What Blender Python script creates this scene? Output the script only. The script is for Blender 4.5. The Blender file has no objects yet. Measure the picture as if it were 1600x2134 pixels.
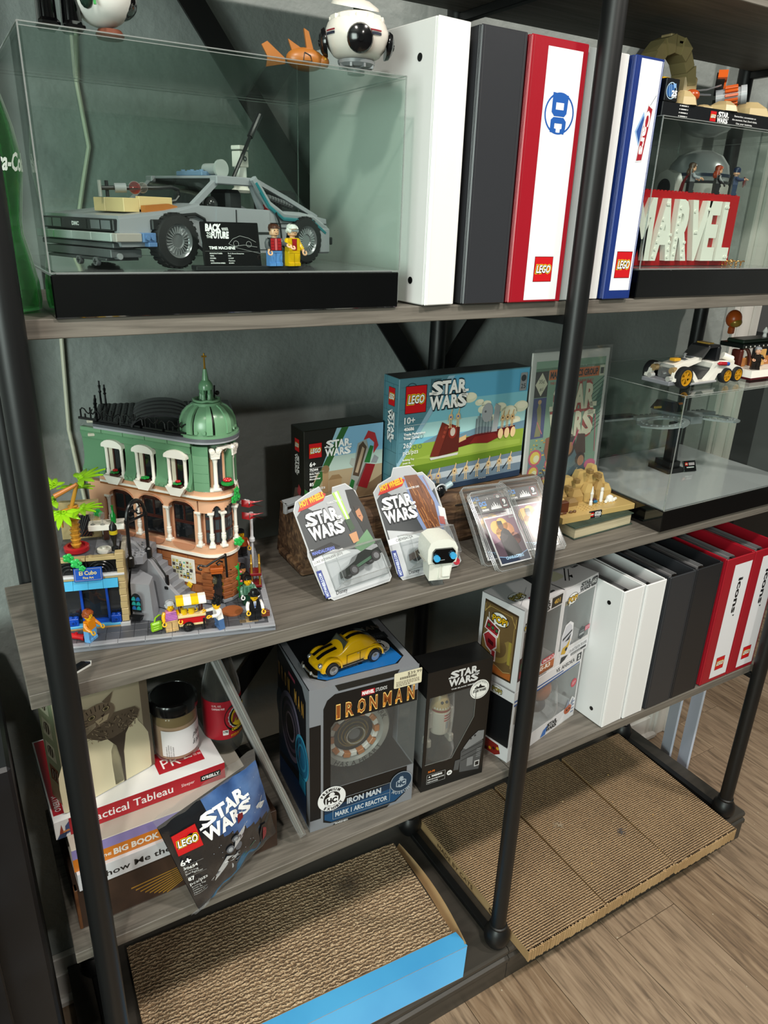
import bpy, math, random
from math import sin, cos, pi, radians
from mathutils import Vector, Matrix
SC = bpy.context.scene
COL = SC.collection
random.seed(7)

# ---------------------------------------------------------------- camera
cam = bpy.data.cameras.new('camera')
cam.sensor_fit = 'VERTICAL'; cam.sensor_height = 24.0
cam.lens = 1522.38 * 24.0 / 2134.0
cam.clip_start = 0.02; cam.clip_end = 50
camo = bpy.data.objects.new('camera', cam)
camo.location = (-0.0169, -0.7621, 1.3991)
camo.rotation_euler = (1.1861, -0.0323, -0.5325)
COL.objects.link(camo); SC.camera = camo

# ---------------------------------------------------------------- world, lamps, exposure
SC.view_settings.view_transform = 'Standard'
SC.view_settings.look = 'None'
SC.view_settings.gamma = 1.0
SC.view_settings.use_curve_mapping = False
SC.view_settings.exposure = 0.0
w = bpy.data.worlds.new('world'); SC.world = w; w.use_nodes = True
w.node_tree.nodes['Background'].inputs[0].default_value = (0.80, 0.85, 0.9, 1)
w.node_tree.nodes['Background'].inputs[1].default_value = 0.35
SC.cycles.max_bounces = 10; SC.cycles.transparent_max_bounces = 24
SC.cycles.diffuse_bounces = 3; SC.cycles.glossy_bounces = 4
SC.cycles.caustics_reflective = False; SC.cycles.caustics_refractive = False
SC.cycles.sample_clamp_indirect = 4.0

def lamp(name, loc, watt, size, colr=(1, .95, .87), target=None, shape='DISK', size_y=None, spread=pi):
    l = bpy.data.lights.new(name, 'AREA'); l.energy = watt; l.shape = shape; l.size = size
    if size_y: l.size_y = size_y
    l.color = colr; l.spread = spread
    o = bpy.data.objects.new(name, l); o.location = loc
    if target is not None:
        o.rotation_euler = (Vector(target) - Vector(loc)).to_track_quat('-Z', 'Y').to_euler()
    COL.objects.link(o); return o
CEIL = 2.55
LAMPS = [(-0.45, -0.95, 20), (0.75, -1.0, 23), (2.0, -0.95, 22), (0.3, -2.3, 24)]
for i, (x, y, e) in enumerate(LAMPS):
    lamp('ceiling_downlight', (x, y, CEIL - .012), e, 0.13)
lamp('window_daylight', (-2.0, -1.9, 1.5), 60, 1.1, (.86, 1.0, .93), (0.3, 0.2, 1.2), 'RECTANGLE', 1.3)

# ---------------------------------------------------------------- materials
_M = {}
def lin(h):
    h = h.lstrip('#'); out = []
    for i in (0, 2, 4):
        c = int(h[i:i+2], 16) / 255
        out.append(c / 12.92 if c <= .04045 else ((c + .055) / 1.055) ** 2.4)
    return (*out, 1)
def _new(name):
    m = bpy.data.materials.new(name); m.use_nodes = True
    return m, m.node_tree, m.node_tree.nodes['Principled BSDF']
def P(h, rough=.42, metal=0, coat=0, alpha=1, emit=0):
    """plain coloured plastic / print material with a faint procedural variation of gloss"""
    k = (h, rough, metal, coat, alpha, emit)
    if k in _M: return _M[k]
    m, t, b = _new('mat_' + h)
    b.inputs['Base Color'].default_value = lin(h)
    b.inputs['Metallic'].default_value = metal
    b.inputs['Coat Weight'].default_value = coat
    b.inputs['Alpha'].default_value = alpha
    if emit:
        b.inputs['Emission Color'].default_value = lin(h); b.inputs['Emission Strength'].default_value = emit
    n = t.nodes.new('ShaderNodeTexNoise'); n.inputs['Scale'].default_value = 60
    r = t.nodes.new('ShaderNodeMapRange')
    r.inputs['To Min'].default_value = max(0, rough - .05); r.inputs['To Max'].default_value = min(1, rough + .05)
    t.links.new(n.outputs['Fac'], r.inputs['Value']); t.links.new(r.outputs[0], b.inputs['Roughness'])
    _M[k] = m; return m
def NM(key, cols, scale=(1, 1, 1), nscale=6, detail=6, rough=.5, bump=0, bscale=None, metal=0, dist=0.0, stops=None, coat=0, rnd=0, bdist=.002):
    """noise driven material: colour ramp over stretched noise + bump; rnd = brightness jitter per object"""
    k = ('nm', key)
    if k in _M: return _M[k]
    m, t, b = _new('mat_' + key); N = t.nodes; L = t.links
    tc = N.new('ShaderNodeTexCoord'); mp = N.new('ShaderNodeMapping'); mp.inputs['Scale'].default_value = scale
    L.new(tc.outputs['Object'], mp.inputs[0])
    n = N.new('ShaderNodeTexNoise'); n.inputs['Scale'].default_value = nscale; n.inputs['Detail'].default_value = detail
    n.inputs['Distortion'].default_value = dist
    src = mp.outputs[0]
    oi = N.new('ShaderNodeObjectInfo')
    if rnd:
        ad = N.new('ShaderNodeVectorMath'); ad.operation = 'ADD'
        sc = N.new('ShaderNodeVectorMath'); sc.operation = 'SCALE'; sc.inputs[0].default_value = (13, 7, 5)
        L.new(oi.outputs['Random'], sc.inputs['Scale']); L.new(mp.outputs[0], ad.inputs[0]); L.new(sc.outputs[0], ad.inputs[1]); src = ad.outputs[0]
    L.new(src, n.inputs['Vector'])
    cr = N.new('ShaderNodeValToRGB'); e = cr.color_ramp.elements
    st = stops or [.3 + .4 * i / (len(cols) - 1) for i in range(len(cols))]
    e[0].position = st[0]; e[0].color = lin(cols[0]); e[1].position = st[-1]; e[1].color = lin(cols[-1])
    for s, c in list(zip(st, cols))[1:-1]:
        x = e.new(s); x.color = lin(c)
    L.new(n.outputs['Fac'], cr.inputs[0]); out = cr.outputs[0]
    if rnd:
        hs = N.new('ShaderNodeHueSaturation'); mr = N.new('ShaderNodeMapRange')
        mr.inputs['To Min'].default_value = 1 - rnd; mr.inputs['To Max'].default_value = 1 + rnd
        L.new(oi.outputs['Random'], mr.inputs['Value']); L.new(mr.outputs[0], hs.inputs['Value']); L.new(out, hs.inputs['Color']); out = hs.outputs[0]
    L.new(out, b.inputs['Base Color']); b.inputs['Roughness'].default_value = rough; b.inputs['Metallic'].default_value = metal
    b.inputs['Coat Weight'].default_value = coat
    if bump:
        n2 = N.new('ShaderNodeTexNoise'); n2.inputs['Scale'].default_value = bscale or nscale * 3; n2.inputs['Detail'].default_value = 5
        L.new(src, n2.inputs['Vector'])
        bp = N.new('ShaderNodeBump'); bp.inputs['Strength'].default_value = bump; bp.inputs['Distance'].default_value = bdist
        L.new(n2.outputs['Fac'], bp.inputs['Height']); L.new(bp.outputs[0], b.inputs['Normal'])
    _M[k] = m; return m
def CLEAR(key, tint='ffffff', spec=.04, gloss=1.0, rough=.02, haze=0):
    """thin clear plastic / glass: transparent body with a fresnel reflection"""
    k = ('cl', key)
    if k in _M: return _M[k]
    m = bpy.data.materials.new('mat_' + key); m.use_nodes = True; t = m.node_tree; N = t.nodes; L = t.links; N.clear()
    o = N.new('ShaderNodeOutputMaterial'); mx = N.new('ShaderNodeMixShader'); tr = N.new('ShaderNodeBsdfTransparent'); gl = N.new('ShaderNodeBsdfGlossy')
    tr.inputs[0].default_value = lin(tint); gl.inputs['Roughness'].default_value = rough
    fr = N.new('ShaderNodeLayerWeight'); fr.inputs[0].default_value = .5
    pw = N.new('ShaderNodeMath'); pw.operation = 'POWER'; pw.inputs[1].default_value = 4.2; L.new(fr.outputs['Facing'], pw.inputs[0])
    mt = N.new('ShaderNodeMath'); mt.operation = 'MULTIPLY_ADD'; mt.inputs[1].default_value = gloss * .75; mt.inputs[2].default_value = haze + spec * .8
    L.new(pw.outputs[0], mt.inputs[0]); L.new(mt.outputs[0], mx.inputs[0])
    L.new(tr.outputs[0], mx.inputs[1])
    if haze:
        df = N.new('ShaderNodeBsdfDiffuse'); df.inputs[0].default_value = (.8, .8, .8, 1)
        m2 = N.new('ShaderNodeMixShader'); m2.inputs[0].default_value = .5
        L.new(gl.outputs[0], m2.inputs[1]); L.new(df.outputs[0], m2.inputs[2]); L.new(m2.outputs[0], mx.inputs[2])
    else:
        L.new(gl.outputs[0], mx.inputs[2])
    L.new(mx.outputs[0], o.inputs[0]); _M[k] = m; return m

# ---------------------------------------------------------------- mesh builder
class B:
    def __init__(s, T=None):
        s.v = []; s.f = []; s.mi = []; s.mats = []; s.T = T or Matrix()
    def _m(s, m):
        if isinstance(m, str): m = P(m)
        if m not in s.mats: s.mats.append(m)
        return s.mats.index(m)
    def add(s, vs, fs, m):
        i0 = len(s.v); k = s._m(m)
        s.v += [tuple(s.T @ Vector(v)) for v in vs]
        s.f += [tuple(i0 + i for i in f) for f in fs]; s.mi += [k] * len(fs)
        return s
    def box(s, x0, x1, y0, y1, z0, z1, m, c=0):
        if c <= 0:
            v = [(x, y, z) for z in (z0, z1) for y in (y0, y1) for x in (x0, x1)]
            f = [(0, 2, 3, 1), (4, 5, 7, 6), (0, 1, 5, 4), (2, 6, 7, 3), (0, 4, 6, 2), (1, 3, 7, 5)]
            return s.add(v, f, m)
        # chamfered box : 24 verts
        v = []; idx = {}
        for sx in (0, 1):
            for sy in (0, 1):
                for sz in (0, 1):
                    X = (x0, x1)[sx]; Y = (y0, y1)[sy]; Z = (z0, z1)[sz]
                    cx = X + (c if sx == 0 else -c); cy = Y + (c if sy == 0 else -c); cz = Z + (c if sz == 0 else -c)
                    idx[sx, sy, sz, 0] = len(v); v.append((X, cy, cz))
                    idx[sx, sy, sz, 1] = len(v); v.append((cx, Y, cz))
                    idx[sx, sy, sz, 2] = len(v); v.append((cx, cy, Z))
        f = []
        q = ((0, 0), (1, 0), (1, 1), (0, 1))
        f.append([idx[0, a, b, 0] for a, b in reversed(q)]); f.append([idx[1, a, b, 0] for a, b in q])
        f.append([idx[a, 0, b, 1] for a, b in q]); f.append([idx[a, 1, b, 1] for a, b in reversed(q)])
        f.append([idx[a, b, 0, 2] for a, b in reversed(q)]); f.append([idx[a, b, 1, 2] for a, b in q])
        for a in (0, 1):
            for b in (0, 1):
                f.append([idx[a, b, 0, 0], idx[a, b, 1, 0], idx[a, b, 1, 1], idx[a, b, 0, 1]])
                f.append([idx[a, 0, b, 0], idx[a, 1, b, 0], idx[a, 1, b, 2], idx[a, 0, b, 2]])
                f.append([idx[0, a, b, 1], idx[1, a, b, 1], idx[1, a, b, 2], idx[0, a, b, 2]])
        for a in (0, 1):
            for b in (0, 1):
                for d in (0, 1): f.append([idx[a, b, d, 0], idx[a, b, d, 1], idx[a, b, d, 2]])
        return s.add(v, f, m)
    def cyl(s, p, q, r0, m, r1=None, n=14, caps=True):
        p = Vector(p); q = Vector(q); r1 = r0 if r1 is None else r1
        d = (q - p).normalized(); a = d.orthogonal().normalized(); b = d.cross(a)
        v = []; f = []
        for c, r in ((p, r0), (q, r1)):
            for i in range(n):
                t = 2 * pi * i / n; v.append(c + (a * cos(t) + b * sin(t)) * r)
        for i in range(n):
            j = (i + 1) % n; f.append((i, j, n + j, n + i))
        if caps: f.append(tuple(range(n - 1, -1, -1))); f.append(tuple(range(n, 2 * n)))
        return s.add(v, f, m)
    def lathe(s, prof, m, c=(0, 0, 0), n=24, caps=True, sx=1, sy=1, a0=0, a1=2 * pi):
        v = []; f = []; full = abs(a1 - a0 - 2 * pi) < 1e-6; k = n if full else n + 1
        for r, z in prof:
            for i in range(k):
                t = a0 + (a1 - a0) * i / n; v.append((c[0] + r * cos(t) * sx, c[1] + r * sin(t) * sy, c[2] + z))
        for j in range(len(prof) - 1):
            for i in range(n):
                i2 = (i + 1) % k if full else i + 1
                f.append((j * k + i, j * k + i2, (j + 1) * k + i2, (j + 1) * k + i))
        if caps and full:
            if prof[0][0] > 1e-6: f.append(tuple(range(k - 1, -1, -1)))
            if prof[-1][0] > 1e-6: f.append(tuple((len(prof) - 1) * k + i for i in range(k)))
        return s.add(v, f, m)
    def ball(s, c, r, m, n=16, k=8, sz=1, sx=1, sy=1):
        pr = [(r * sin(pi * i / k), -r * cos(pi * i / k) * sz) for i in range(k + 1)]
        pr[0] = (1e-7, pr[0][1]); pr[-1] = (1e-7, pr[-1][1])
        return s.lathe(pr, m, c, n, False, sx, sy)
    def prism(s, poly, z0, z1, m, top=None):
        n = len(poly); top = top or poly
        ar = sum(poly[i][0] * poly[(i + 1) % n][1] - poly[(i + 1) % n][0] * poly[i][1] for i in range(n))
        if ar < 0: poly = poly[::-1]; top = top[::-1]
        v = [(x, y, z0) for x, y in poly] + [(x, y, z1) for x, y in top]
        f = [tuple(range(n - 1, -1, -1)), tuple(range(n, 2 * n))] + [(i, (i + 1) % n, n + (i + 1) % n, n + i) for i in range(n)]
        return s.add(v, f, m)
    def xprism(s, poly, y0, y1, m):
        """polygon in XZ extruded along Y"""
        T = s.T; s.T = T @ Matrix(((1, 0, 0, 0), (0, 0, -1, 0), (0, 1, 0, 0), (0, 0, 0, 1)))
        s.prism(poly, -y1, -y0, m); s.T = T; return s
    def yprism(s, poly, x0, x1, m):
        """polygon in YZ extruded along X"""
        T = s.T; s.T = T @ Matrix(((0, 0, 1, 0), (1, 0, 0, 0), (0, 1, 0, 0), (0, 0, 0, 1)))
        s.prism(poly, x0, x1, m); s.T = T; return s
    def tube(s, path, r, m, n=8, closed=False):
        pts = [Vector(p) for p in path]; k = len(pts); v = []; f = []
        rr = r if isinstance(r, (list, tuple)) else [r] * k
        a = None
        for i, p in enumerate(pts):
            if closed: d = pts[(i + 1) % k] - pts[i - 1]
            else: d = pts[min(i + 1, k - 1)] - pts[max(i - 1, 0)]
            d.normalize()
            a = d.orthogonal().normalized() if a is None else (a - d * a.dot(d)).normalized()
            b = d.cross(a)
            for j in range(n):
                t = 2 * pi * j / n; v.append(p + (a * cos(t) + b * sin(t)) * rr[i])
        for i in range(k if closed else k - 1):
            i2 = (i + 1) % k
            for j in range(n):
                j2 = (j + 1) % n; f.append((i * n + j, i * n + j2, i2 * n + j2, i2 * n + j))
        if not closed: f.append(tuple(range(n - 1, -1, -1))); f.append(tuple((k - 1) * n + j for j in range(n)))
        return s.add(v, f, m)
    def at(s, T):
        c = B(); c.v = s.v; c.f = s.f; c.mi = s.mi; c.mats = s.mats; c.T = s.T @ T; return c
    def obj(s, name, parent=None, loc=None, **kw):
        me = bpy.data.meshes.new(name); me.from_pydata(s.v, [], s.f)
        for m in s.mats: me.materials.append(m)
        for i, p in enumerate(me.polygons): p.material_index = s.mi[i]; p.use_smooth = True
        me.update(); me.set_sharp_from_angle(angle=radians(32))
        o = bpy.data.objects.new(name, me); COL.objects.link(o)
        if parent is not None: o.parent = parent
        if loc: o.location = loc
        for k2, v2 in kw.items(): o[k2] = v2
        return o
def thing(name, label, cat, loc=(0, 0, 0), rz=0, group=None, rx=0, ry=0):
    o = bpy.data.objects.new(name, None); COL.objects.link(o); o.empty_display_size = .02
    o.location = loc; o.rotation_euler = (rx, ry, rz); o['label'] = label; o['category'] = cat
    if group: o['group'] = group
    return o
def TR(x=0, y=0, z=0): return Matrix.Translation((x, y, z))
def RO(a, ax='Z'): return Matrix.Rotation(a, 4, ax)
def copy_tree(o, parent=None, **kw):
    c = o.copy(); COL.objects.link(c)
    if parent is not None: c.parent = parent
    for ch in list(o.children): copy_tree(ch, c)
    for k, v in kw.items():
        if k == 'loc': c.location = v
        elif k == 'rz': c.rotation_euler.z = v
        else: c[k] = v
    return c

# ---------------------------------------------------------------- flat print on faces
_T = {}
def glyphs(txt, bold):
    k = (txt, bold)
    if k in _T: return _T[k]
    cu = bpy.data.curves.new('t', 'FONT'); cu.body = txt; cu.size = 1; cu.offset = bold; cu.resolution_u = 2; cu.fill_mode = 'FRONT'
    ob = bpy.data.objects.new('t', cu); me = bpy.data.meshes.new_from_object(ob)
    vs = [(v.co.x, v.co.y) for v in me.vertices]; fs = [tuple(p.vertices) for p in me.polygons]
    bpy.data.objects.remove(ob); bpy.data.meshes.remove(me); bpy.data.curves.remove(cu)
    _T[k] = (vs, fs); return _T[k]
class Face:
    """2D drawing on a plane given by an origin, a u axis and a v axis; layers are stacked .12 mm apart"""
    def __init__(s, o, u, v, b=None, step=.00012, base=1):
        u = Vector(u).normalized(); v = Vector(v).normalized(); n = u.cross(v)
        s.M = Matrix((( u.x, v.x, n.x, o[0]), (u.y, v.y, n.y, o[1]), (u.z, v.z, n.z, o[2]), (0, 0, 0, 1)))
        s.b = b or B(); s.step = step; s.base = base; s.X = Matrix()
    def _z(s, l): return (l + s.base) * s.step
    def raw(s, vs, fs, col, l):
        T = s.b.T; s.b.T = T @ s.M @ s.X; z = s._z(l)
        s.b.add([(x, y, z) for x, y in vs], fs, col if not isinstance(col, str) else P(col, .38)); s.b.T = T; return s
    def poly(s, pts, col, l=0): return s.raw(pts, [tuple(range(len(pts)))], col, l)
    def rect(s, x, y, w, h, col, l=0, r=0):
        if r <= 0: return s.poly([(x, y), (x + w, y), (x + w, y + h), (x, y + h)], col, l)
        p = []
        for cx, cy, a in ((x + w - r, y + r, -90), (x + w - r, y + h - r, 0), (x + r, y + h - r, 90), (x + r, y + r, 180)):
            for k in range(5): t = radians(a + 22.5 * k); p.append((cx + r * cos(t), cy + r * sin(t)))
        return s.poly(p, col, l)
    def disc(s, x, y, r, col, l=0, n=28, ry=None):
        return s.poly([(x + r * cos(2 * pi * i / n), y + (ry or r) * sin(2 * pi * i / n)) for i in range(n)], col, l)
    def ring(s, x, y, r, w, col, l=0, n=32, a0=0, a1=360, ry=None):
        k = max(3, int(n * (a1 - a0) / 360)); q = (ry or r) / r; vs = []; fs = []
        for i in range(k + 1):
            t = radians(a0 + (a1 - a0) * i / k)
            vs += [(x + r * cos(t), y + r * q * sin(t)), (x + (r - w) * cos(t), y + (r - w) * q * sin(t))]
        for i in range(k): fs.append((2 * i, 2 * i + 2, 2 * i + 3, 2 * i + 1))
        return s.raw(vs, fs, col, l)
    def line(s, pts, w, col, l=0):
        vs = []; fs = []
        for a, b in zip(pts[:-1], pts[1:]):
            a = Vector(a); b = Vector(b); d = (b - a).normalized() * w / 2; n = Vector((-d.y, d.x)); i = len(vs)
            a = a - d * .3; b = b + d * .3
            vs += [tuple(a + n), tuple(a - n), tuple(b - n), tuple(b + n)]; fs.append((i, i + 1, i + 2, i + 3))
        return s.raw(vs, fs, col, l)
    def text(s, t, x, y, h, col, l=0, w=None, bold=0, al='l', rot=0, sh=0, sx=1):
        """cap height h; w = fitted width; rot degrees; sh = shear"""
        vs, fs = glyphs(t, bold)
        if not vs: return s
        x0 = min(v[0] for v in vs); x1 = max(v[0] for v in vs); k = h / .70
        kx = (w / (x1 - x0)) if w else k * sx
        W = (x1 - x0) * kx; ox = {'l': 0, 'c': -W / 2, 'r': -W}[al]; ca = cos(radians(rot)); sa = sin(radians(rot)); out = []
        for a, b in vs:
            X = (a - x0) * kx + ox + b * k * sh; Y = b * k
            out.append((x + X * ca - Y * sa, y + X * sa + Y * ca))
        return s.raw(out, fs, col, l)
    def arc(s, t, cx, cy, r, h, col, l=0, a=90, bold=0, inside=False, sp=1.0, sx=1):
        """text on a circle, centred on the angle a (degrees)"""
        adv = []
        for ch in t:
            if ch == ' ': adv.append(.32 * h * sp * sx / .7 * 1.1); continue
            vs, _ = glyphs(ch, bold); adv.append((max(v[0] for v in vs) - min(v[0] for v in vs)) * h / .7 * sx + .17 * h * sp)
        tot = sum(adv); sgn = 1 if inside else -1; pos = -tot / 2
        for ch, ad in zip(t, adv):
            th = a + sgn * math.degrees((pos + ad / 2) / r); pos += ad
            if ch == ' ': continue
            rt = th - 90 if not inside else th + 90
            rr = r if not inside else r + h
            px = cx + rr * cos(radians(th)); py = cy + rr * sin(radians(th))
            s.text(ch, px, py, h, col, l, bold=bold, al='c', rot=rt, sx=sx)
        return s
    def scribble(s, x, y, w, h, n, col, l=0, seed=1):
        """rows of tiny unreadable print (far too small to read in the photograph)"""
        rd = random.Random(seed); rh = h / n
        for i in range(n):
            X = x; 
            while X < x + w * (1 if i < n - 1 else .6):
                ww = rd.uniform(.03, .1) * w
                s.rect(X, y + h - (i + .75) * rh, min(ww, x + w - X), rh * .5, col, l); X += ww + w * .025
        return s
    # --- recurring printed marks
    def sw(s, x, y, w, col, l=0, out=None, lean=0, h=None):
        h = h or w * .56; a = h * .46
        for o2, c2, ll in (((.12, out, l),) if out else ()) + ((.045, col, l + 1),):
            s.text('S', x + w * .03, y + h - a, a, c2, ll, w=w * .30, bold=o2); s.text('T', x + w * .30, y + h - a, a, c2, ll, w=w * .23, bold=o2)
            s.text('A', x + w * .49, y + h - a, a, c2, ll, w=w * .25, bold=o2); s.text('R', x + w * .74, y + h - a, a, c2, ll, w=w * .22, bold=o2)
            s.text('W', x - w * .01, y, a, c2, ll, w=w * .36, bold=o2); s.text('A', x + w * .31, y, a, c2, ll, w=w * .25, bold=o2)
            s.text('R', x + w * .56, y, a, c2, ll, w=w * .2, bold=o2); s.text('S', x + w * .73, y, a, c2, ll, w=w * .26, bold=o2)
        s.rect(x - w * .03, y + h - a, w * .2, a * .2, col, l + 1); s.rect(x + w * .86, y + h - a, w * .16, a * .2, col, l + 1)
        s.rect(x + w * .84, y + a * .82, w * .17, a * .2, col, l + 1)
        return s
    def brick_logo(s, x, y, w, l=0, h=None, rot=0):
        h = h or w
        s.rect(x - w * .02, y - h * .02, w * 1.04, h * 1.04, '3a0a0a', l); s.rect(x, y, w, h, 'c8161d', l + 1)
        for o2, c2, k in ((.13, 'f4d21f', 2), (.075, '111111', 3), (.025, 'ffffff', 4)):
            s.text('LEGO', x + w * .5, y + h * .36, h * .30, c2, l + k, w=w * (.78 if k == 4 else .84 if k == 3 else .89), bold=o2, al='c', sh=.12)
        return s
    def obj(s, name, parent, **kw): return s.b.obj(name, parent, **kw)
# ================================================================ the room
WY = 0.345          # face of the back wall
wallm = NM('wall_paint', ['8b918e', '979d9a'], (1, 1, 1), 3, 4, .55, .55, 42, bdist=.006)
whitep = P('d9d5cf', .5)
b = B(); b.box(-2.6, 1.66, WY, WY + .12, 0, CEIL, wallm)
b.obj('wall_back', kind='structure')
b = B(); b.box(-2.72, -2.6, -3.6, 1.6, 0, CEIL, wallm); b.obj('wall_left', kind='structure')
b = B(); b.box(4.0, 4.12, -3.6, 1.6, 0, CEIL, NM('wall_far', ['8d8e8c', '97999a'], (1, 1, 1), 3, 3, .6)); b.obj('wall_right', kind='structure')
b = B(); b.box(-2.72, 4.12, -3.72, -3.6, 0, CEIL, NM('wall_front', ['565b59', '606664'], (1, 1, 1), 3, 3, .6)); b.obj('wall_front', kind='structure')
b = B(); b.box(1.66, 4.12, 1.5, 1.62, 0, CEIL, P('8f9092', .6)); b.obj('wall_hall', kind='structure')
b = B(); b.box(-2.72, 4.12, -3.72, 1.62, CEIL, CEIL + .05, P('cfcfca', .7)); b.obj('ceiling', kind='structure')
# baseboard and door casing at the end of the wall
b = B()
b.box(-2.6, 1.575, WY - .014, WY, 0, .11, whitep, .002); b.box(-2.6, 1.575, WY - .02, WY, .0, .075, whitep, .002); b.box(-2.6, 1.60, WY - .032, WY - .01, 0, .022, whitep, .006)
b.obj('baseboard_back', kind='structure')
b = B()
b.box(1.575, 1.675, WY - .022, WY + .14, 0, 2.1, whitep, .003); b.box(1.59, 1.61, WY - .028, WY, .0, 2.1, whitep, .004); b.box(1.64, 1.66, WY - .028, WY, 0, 2.1, whitep, .004)
b.obj('trim_1', kind='structure')
# floor: planks running towards the viewer, each one an object of its own
fl = B().box(-2.72, 4.12, -3.72, 1.62, -.06, -.006, P('3a322b', .8)).obj('floor', kind='structure')
plankm = [NM('plank%d' % i, c, (9, .8, 1), 9, 8, .42, .35, 30, dist=1.2, rnd=.07, bdist=.0006) for i, c in enumerate((
    ['5e4e40', '86705a', '9c866e'], ['6a5a4a', '947e68', 'a8927a'], ['4e4640', '6c625a', '80746a'], ['625040', '8c745c', 'a08a72']))]
rd = random.Random(5); PW = .18; PL = 1.22
pm = {}
for i in range(-1, 17):
    x = .19 + i * PW; off = rd.uniform(0, PL); k = 0
    y = -1.05 - off
    while y < 1.5:
        y0 = max(y, -1.3); y1 = min(y + PL, 1.5)
        if y1 - y0 > .05 and not (x > 2.6 and y1 < -.3):
            kk = rd.choice((0, 1, 1, 3, 2, 0)) 
            bb = B(); bb.box(x - PW / 2 + .0006, x + PW / 2 - .0006, y0 + .0006, y1 - .0006, -.006, 0, plankm[kk], .0008)
            bb.obj('plank', fl)
        y += PL
# recessed ceiling lights
for i, (x, y, e) in enumerate(LAMPS):
    t = thing('ceiling_light', ['round recessed ceiling light nearest the left wall', 'round recessed ceiling light in front of the middle post',
              'round recessed ceiling light towards the doorway', 'round recessed ceiling light at the far side of the room'][i], 'ceiling light', (x, y, CEIL), group=None)
    B().lathe([(.075, -.006), (.095, -.006), (.098, 0)], whitep, n=24, caps=False).obj('trim_ring', t)
    B().lathe([(.0001, -.004), (.072, -.004)], P('fff4e0', .5, emit=6), n=24, caps=False).obj('lens', t)
# window in the left part of the room (source of the daylight)
t = B(); t.box(-2.61, -2.59, -2.6, -1.2, .85, 2.1, whitep); t.obj('window_1', kind='structure')
t = B(); t.box(-2.588, -2.585, -2.54, -1.26, .91, 2.04, P('e8fff4', .5, emit=1.6)); t.obj('window_2', kind='structure')
# white cord on the wall
o = B(); pth = [(.185, WY - .004, 1.72), (.18, WY - .004, 1.55), (.187, WY - .004, 1.47), (.176, WY - .004, 1.43), (.158, WY - .004, 1.36), (.125, WY - .004, 1.25), (.118, WY - .004, 1.1), (.128, WY - .004, .98), (.15, WY - .004, .80), (.15, WY - .004, .60)]
o.tube(pth, .0028, P('cfcdb8', .5), 8)
o = o.obj('wall_cord'); o['label'] = 'thin white cord hanging down the grey wall behind the shelves'; o['category'] = 'cord'
# ================================================================ the bookcase
Z1, Z2, Z3, ZP = 1.30, .90, .4961, .082
woodm = NM('grey_oak', ['57524b', '6c665e', '7b756c'], (1.2, 26, 26), 6, 8, .52, .3, 16, dist=.6, bdist=.0006)
blackm = P('0e0f10', .42)
case = thing('bookcase', 'long black metal and grey wood open shelf unit against the wall', 'bookcase', (0, 0, 0))
SD = .284; XM = .7257; XR = 1.455; XL = 0.0
for z, th in ((2.1, .022), (1.70, .0185), (Z1, .0187), (Z2, .0191), (Z3, .0182)):
    for a, c in ((XL, XM - .0006), (XM + .0006, XR)):
        B().box(a, c, 0, SD, z - th, z - .0003, woodm, .0008).obj('shelf_board', case)
# plinth: top slab with a moulded edge over a lower fascia
def plinth(x0, x1, step):
    b = B(); y0 = -.046
    prof = [(.33, .0), (.33, ZP), (y0 + .004, ZP), (y0, ZP - .004), (y0, ZP - .011), (y0 + .004, ZP - .0125), (y0 + .004, ZP - .017), (y0 - .003, ZP - .021), (y0 - .003, ZP - .030), (y0 + .001, ZP - .032), (y0 + .001, .0)]
    b.yprism(prof, x0, x1, NM('plinth_paint', ['37342f', '443f39'], (1, 12, 12), 5, 6, .45, .15, 18, bdist=.0005))
    return b.obj('plinth', case)
plinth(-.01, .737, 0); plinth(.7385, 1.478, 0)
def post(x, y, top=2.12):
    b = B(); b.lathe([(.0153, ZP + .046), (.0148, ZP + .06), (.0148, top)], blackm, (x, y, 0), 24)
    p = b.obj('post', case)
    b = B(); b.lathe([(.018, ZP), (.0195, ZP + .003), (.0247, ZP + .013), (.0258, ZP + .022), (.0243, ZP + .033), (.0195, ZP + .042), (.0165, ZP + .046), (.0165, ZP + .0475), (.0175, ZP + .0485), (.0175, ZP + .051), (.0152, ZP + .0525)], blackm, (x, y, 0), 28)
    b.obj('ball_foot', p)
for x in (.0346, .7257, 1.4217):
    post(x, -.02); post(x, .3006)
    B().box(x - .008, x + .008, 0.0, .282, ZP, ZP + .012, blackm, .001).obj('base_bar', case)
    for z, th in ((1.70, .0185), (Z1, .0187), (Z2, .0191), (Z3, .0182)):
        B().box(x - .006, x + .006, -.01, .292, z - th - .0125, z - th - .0002, blackm, .001).obj('shelf_bracket', case)
def brace(p, q):
    p = Vector(p); q = Vector(q); d = (q - p); L = d.length; a = math.atan2(d.z, d.x)
    b = B(TR(p.x, p.y, p.z) @ RO(-a, 'Y')); b.box(0, L, -.0025, .0025, -.0155, .0155, blackm)
    b.obj('brace', case)
brace((.7257, .3185, 1.105), (.0346, .3185, 2.04)); brace((.7257, .3185, 1.105), (.0346, .3185, .19))
brace((.7257, .3185, 1.105), (1.4217, .3185, 2.04)); brace((.7257, .3185, 1.105), (1.4217, .3185, .19))
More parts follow.
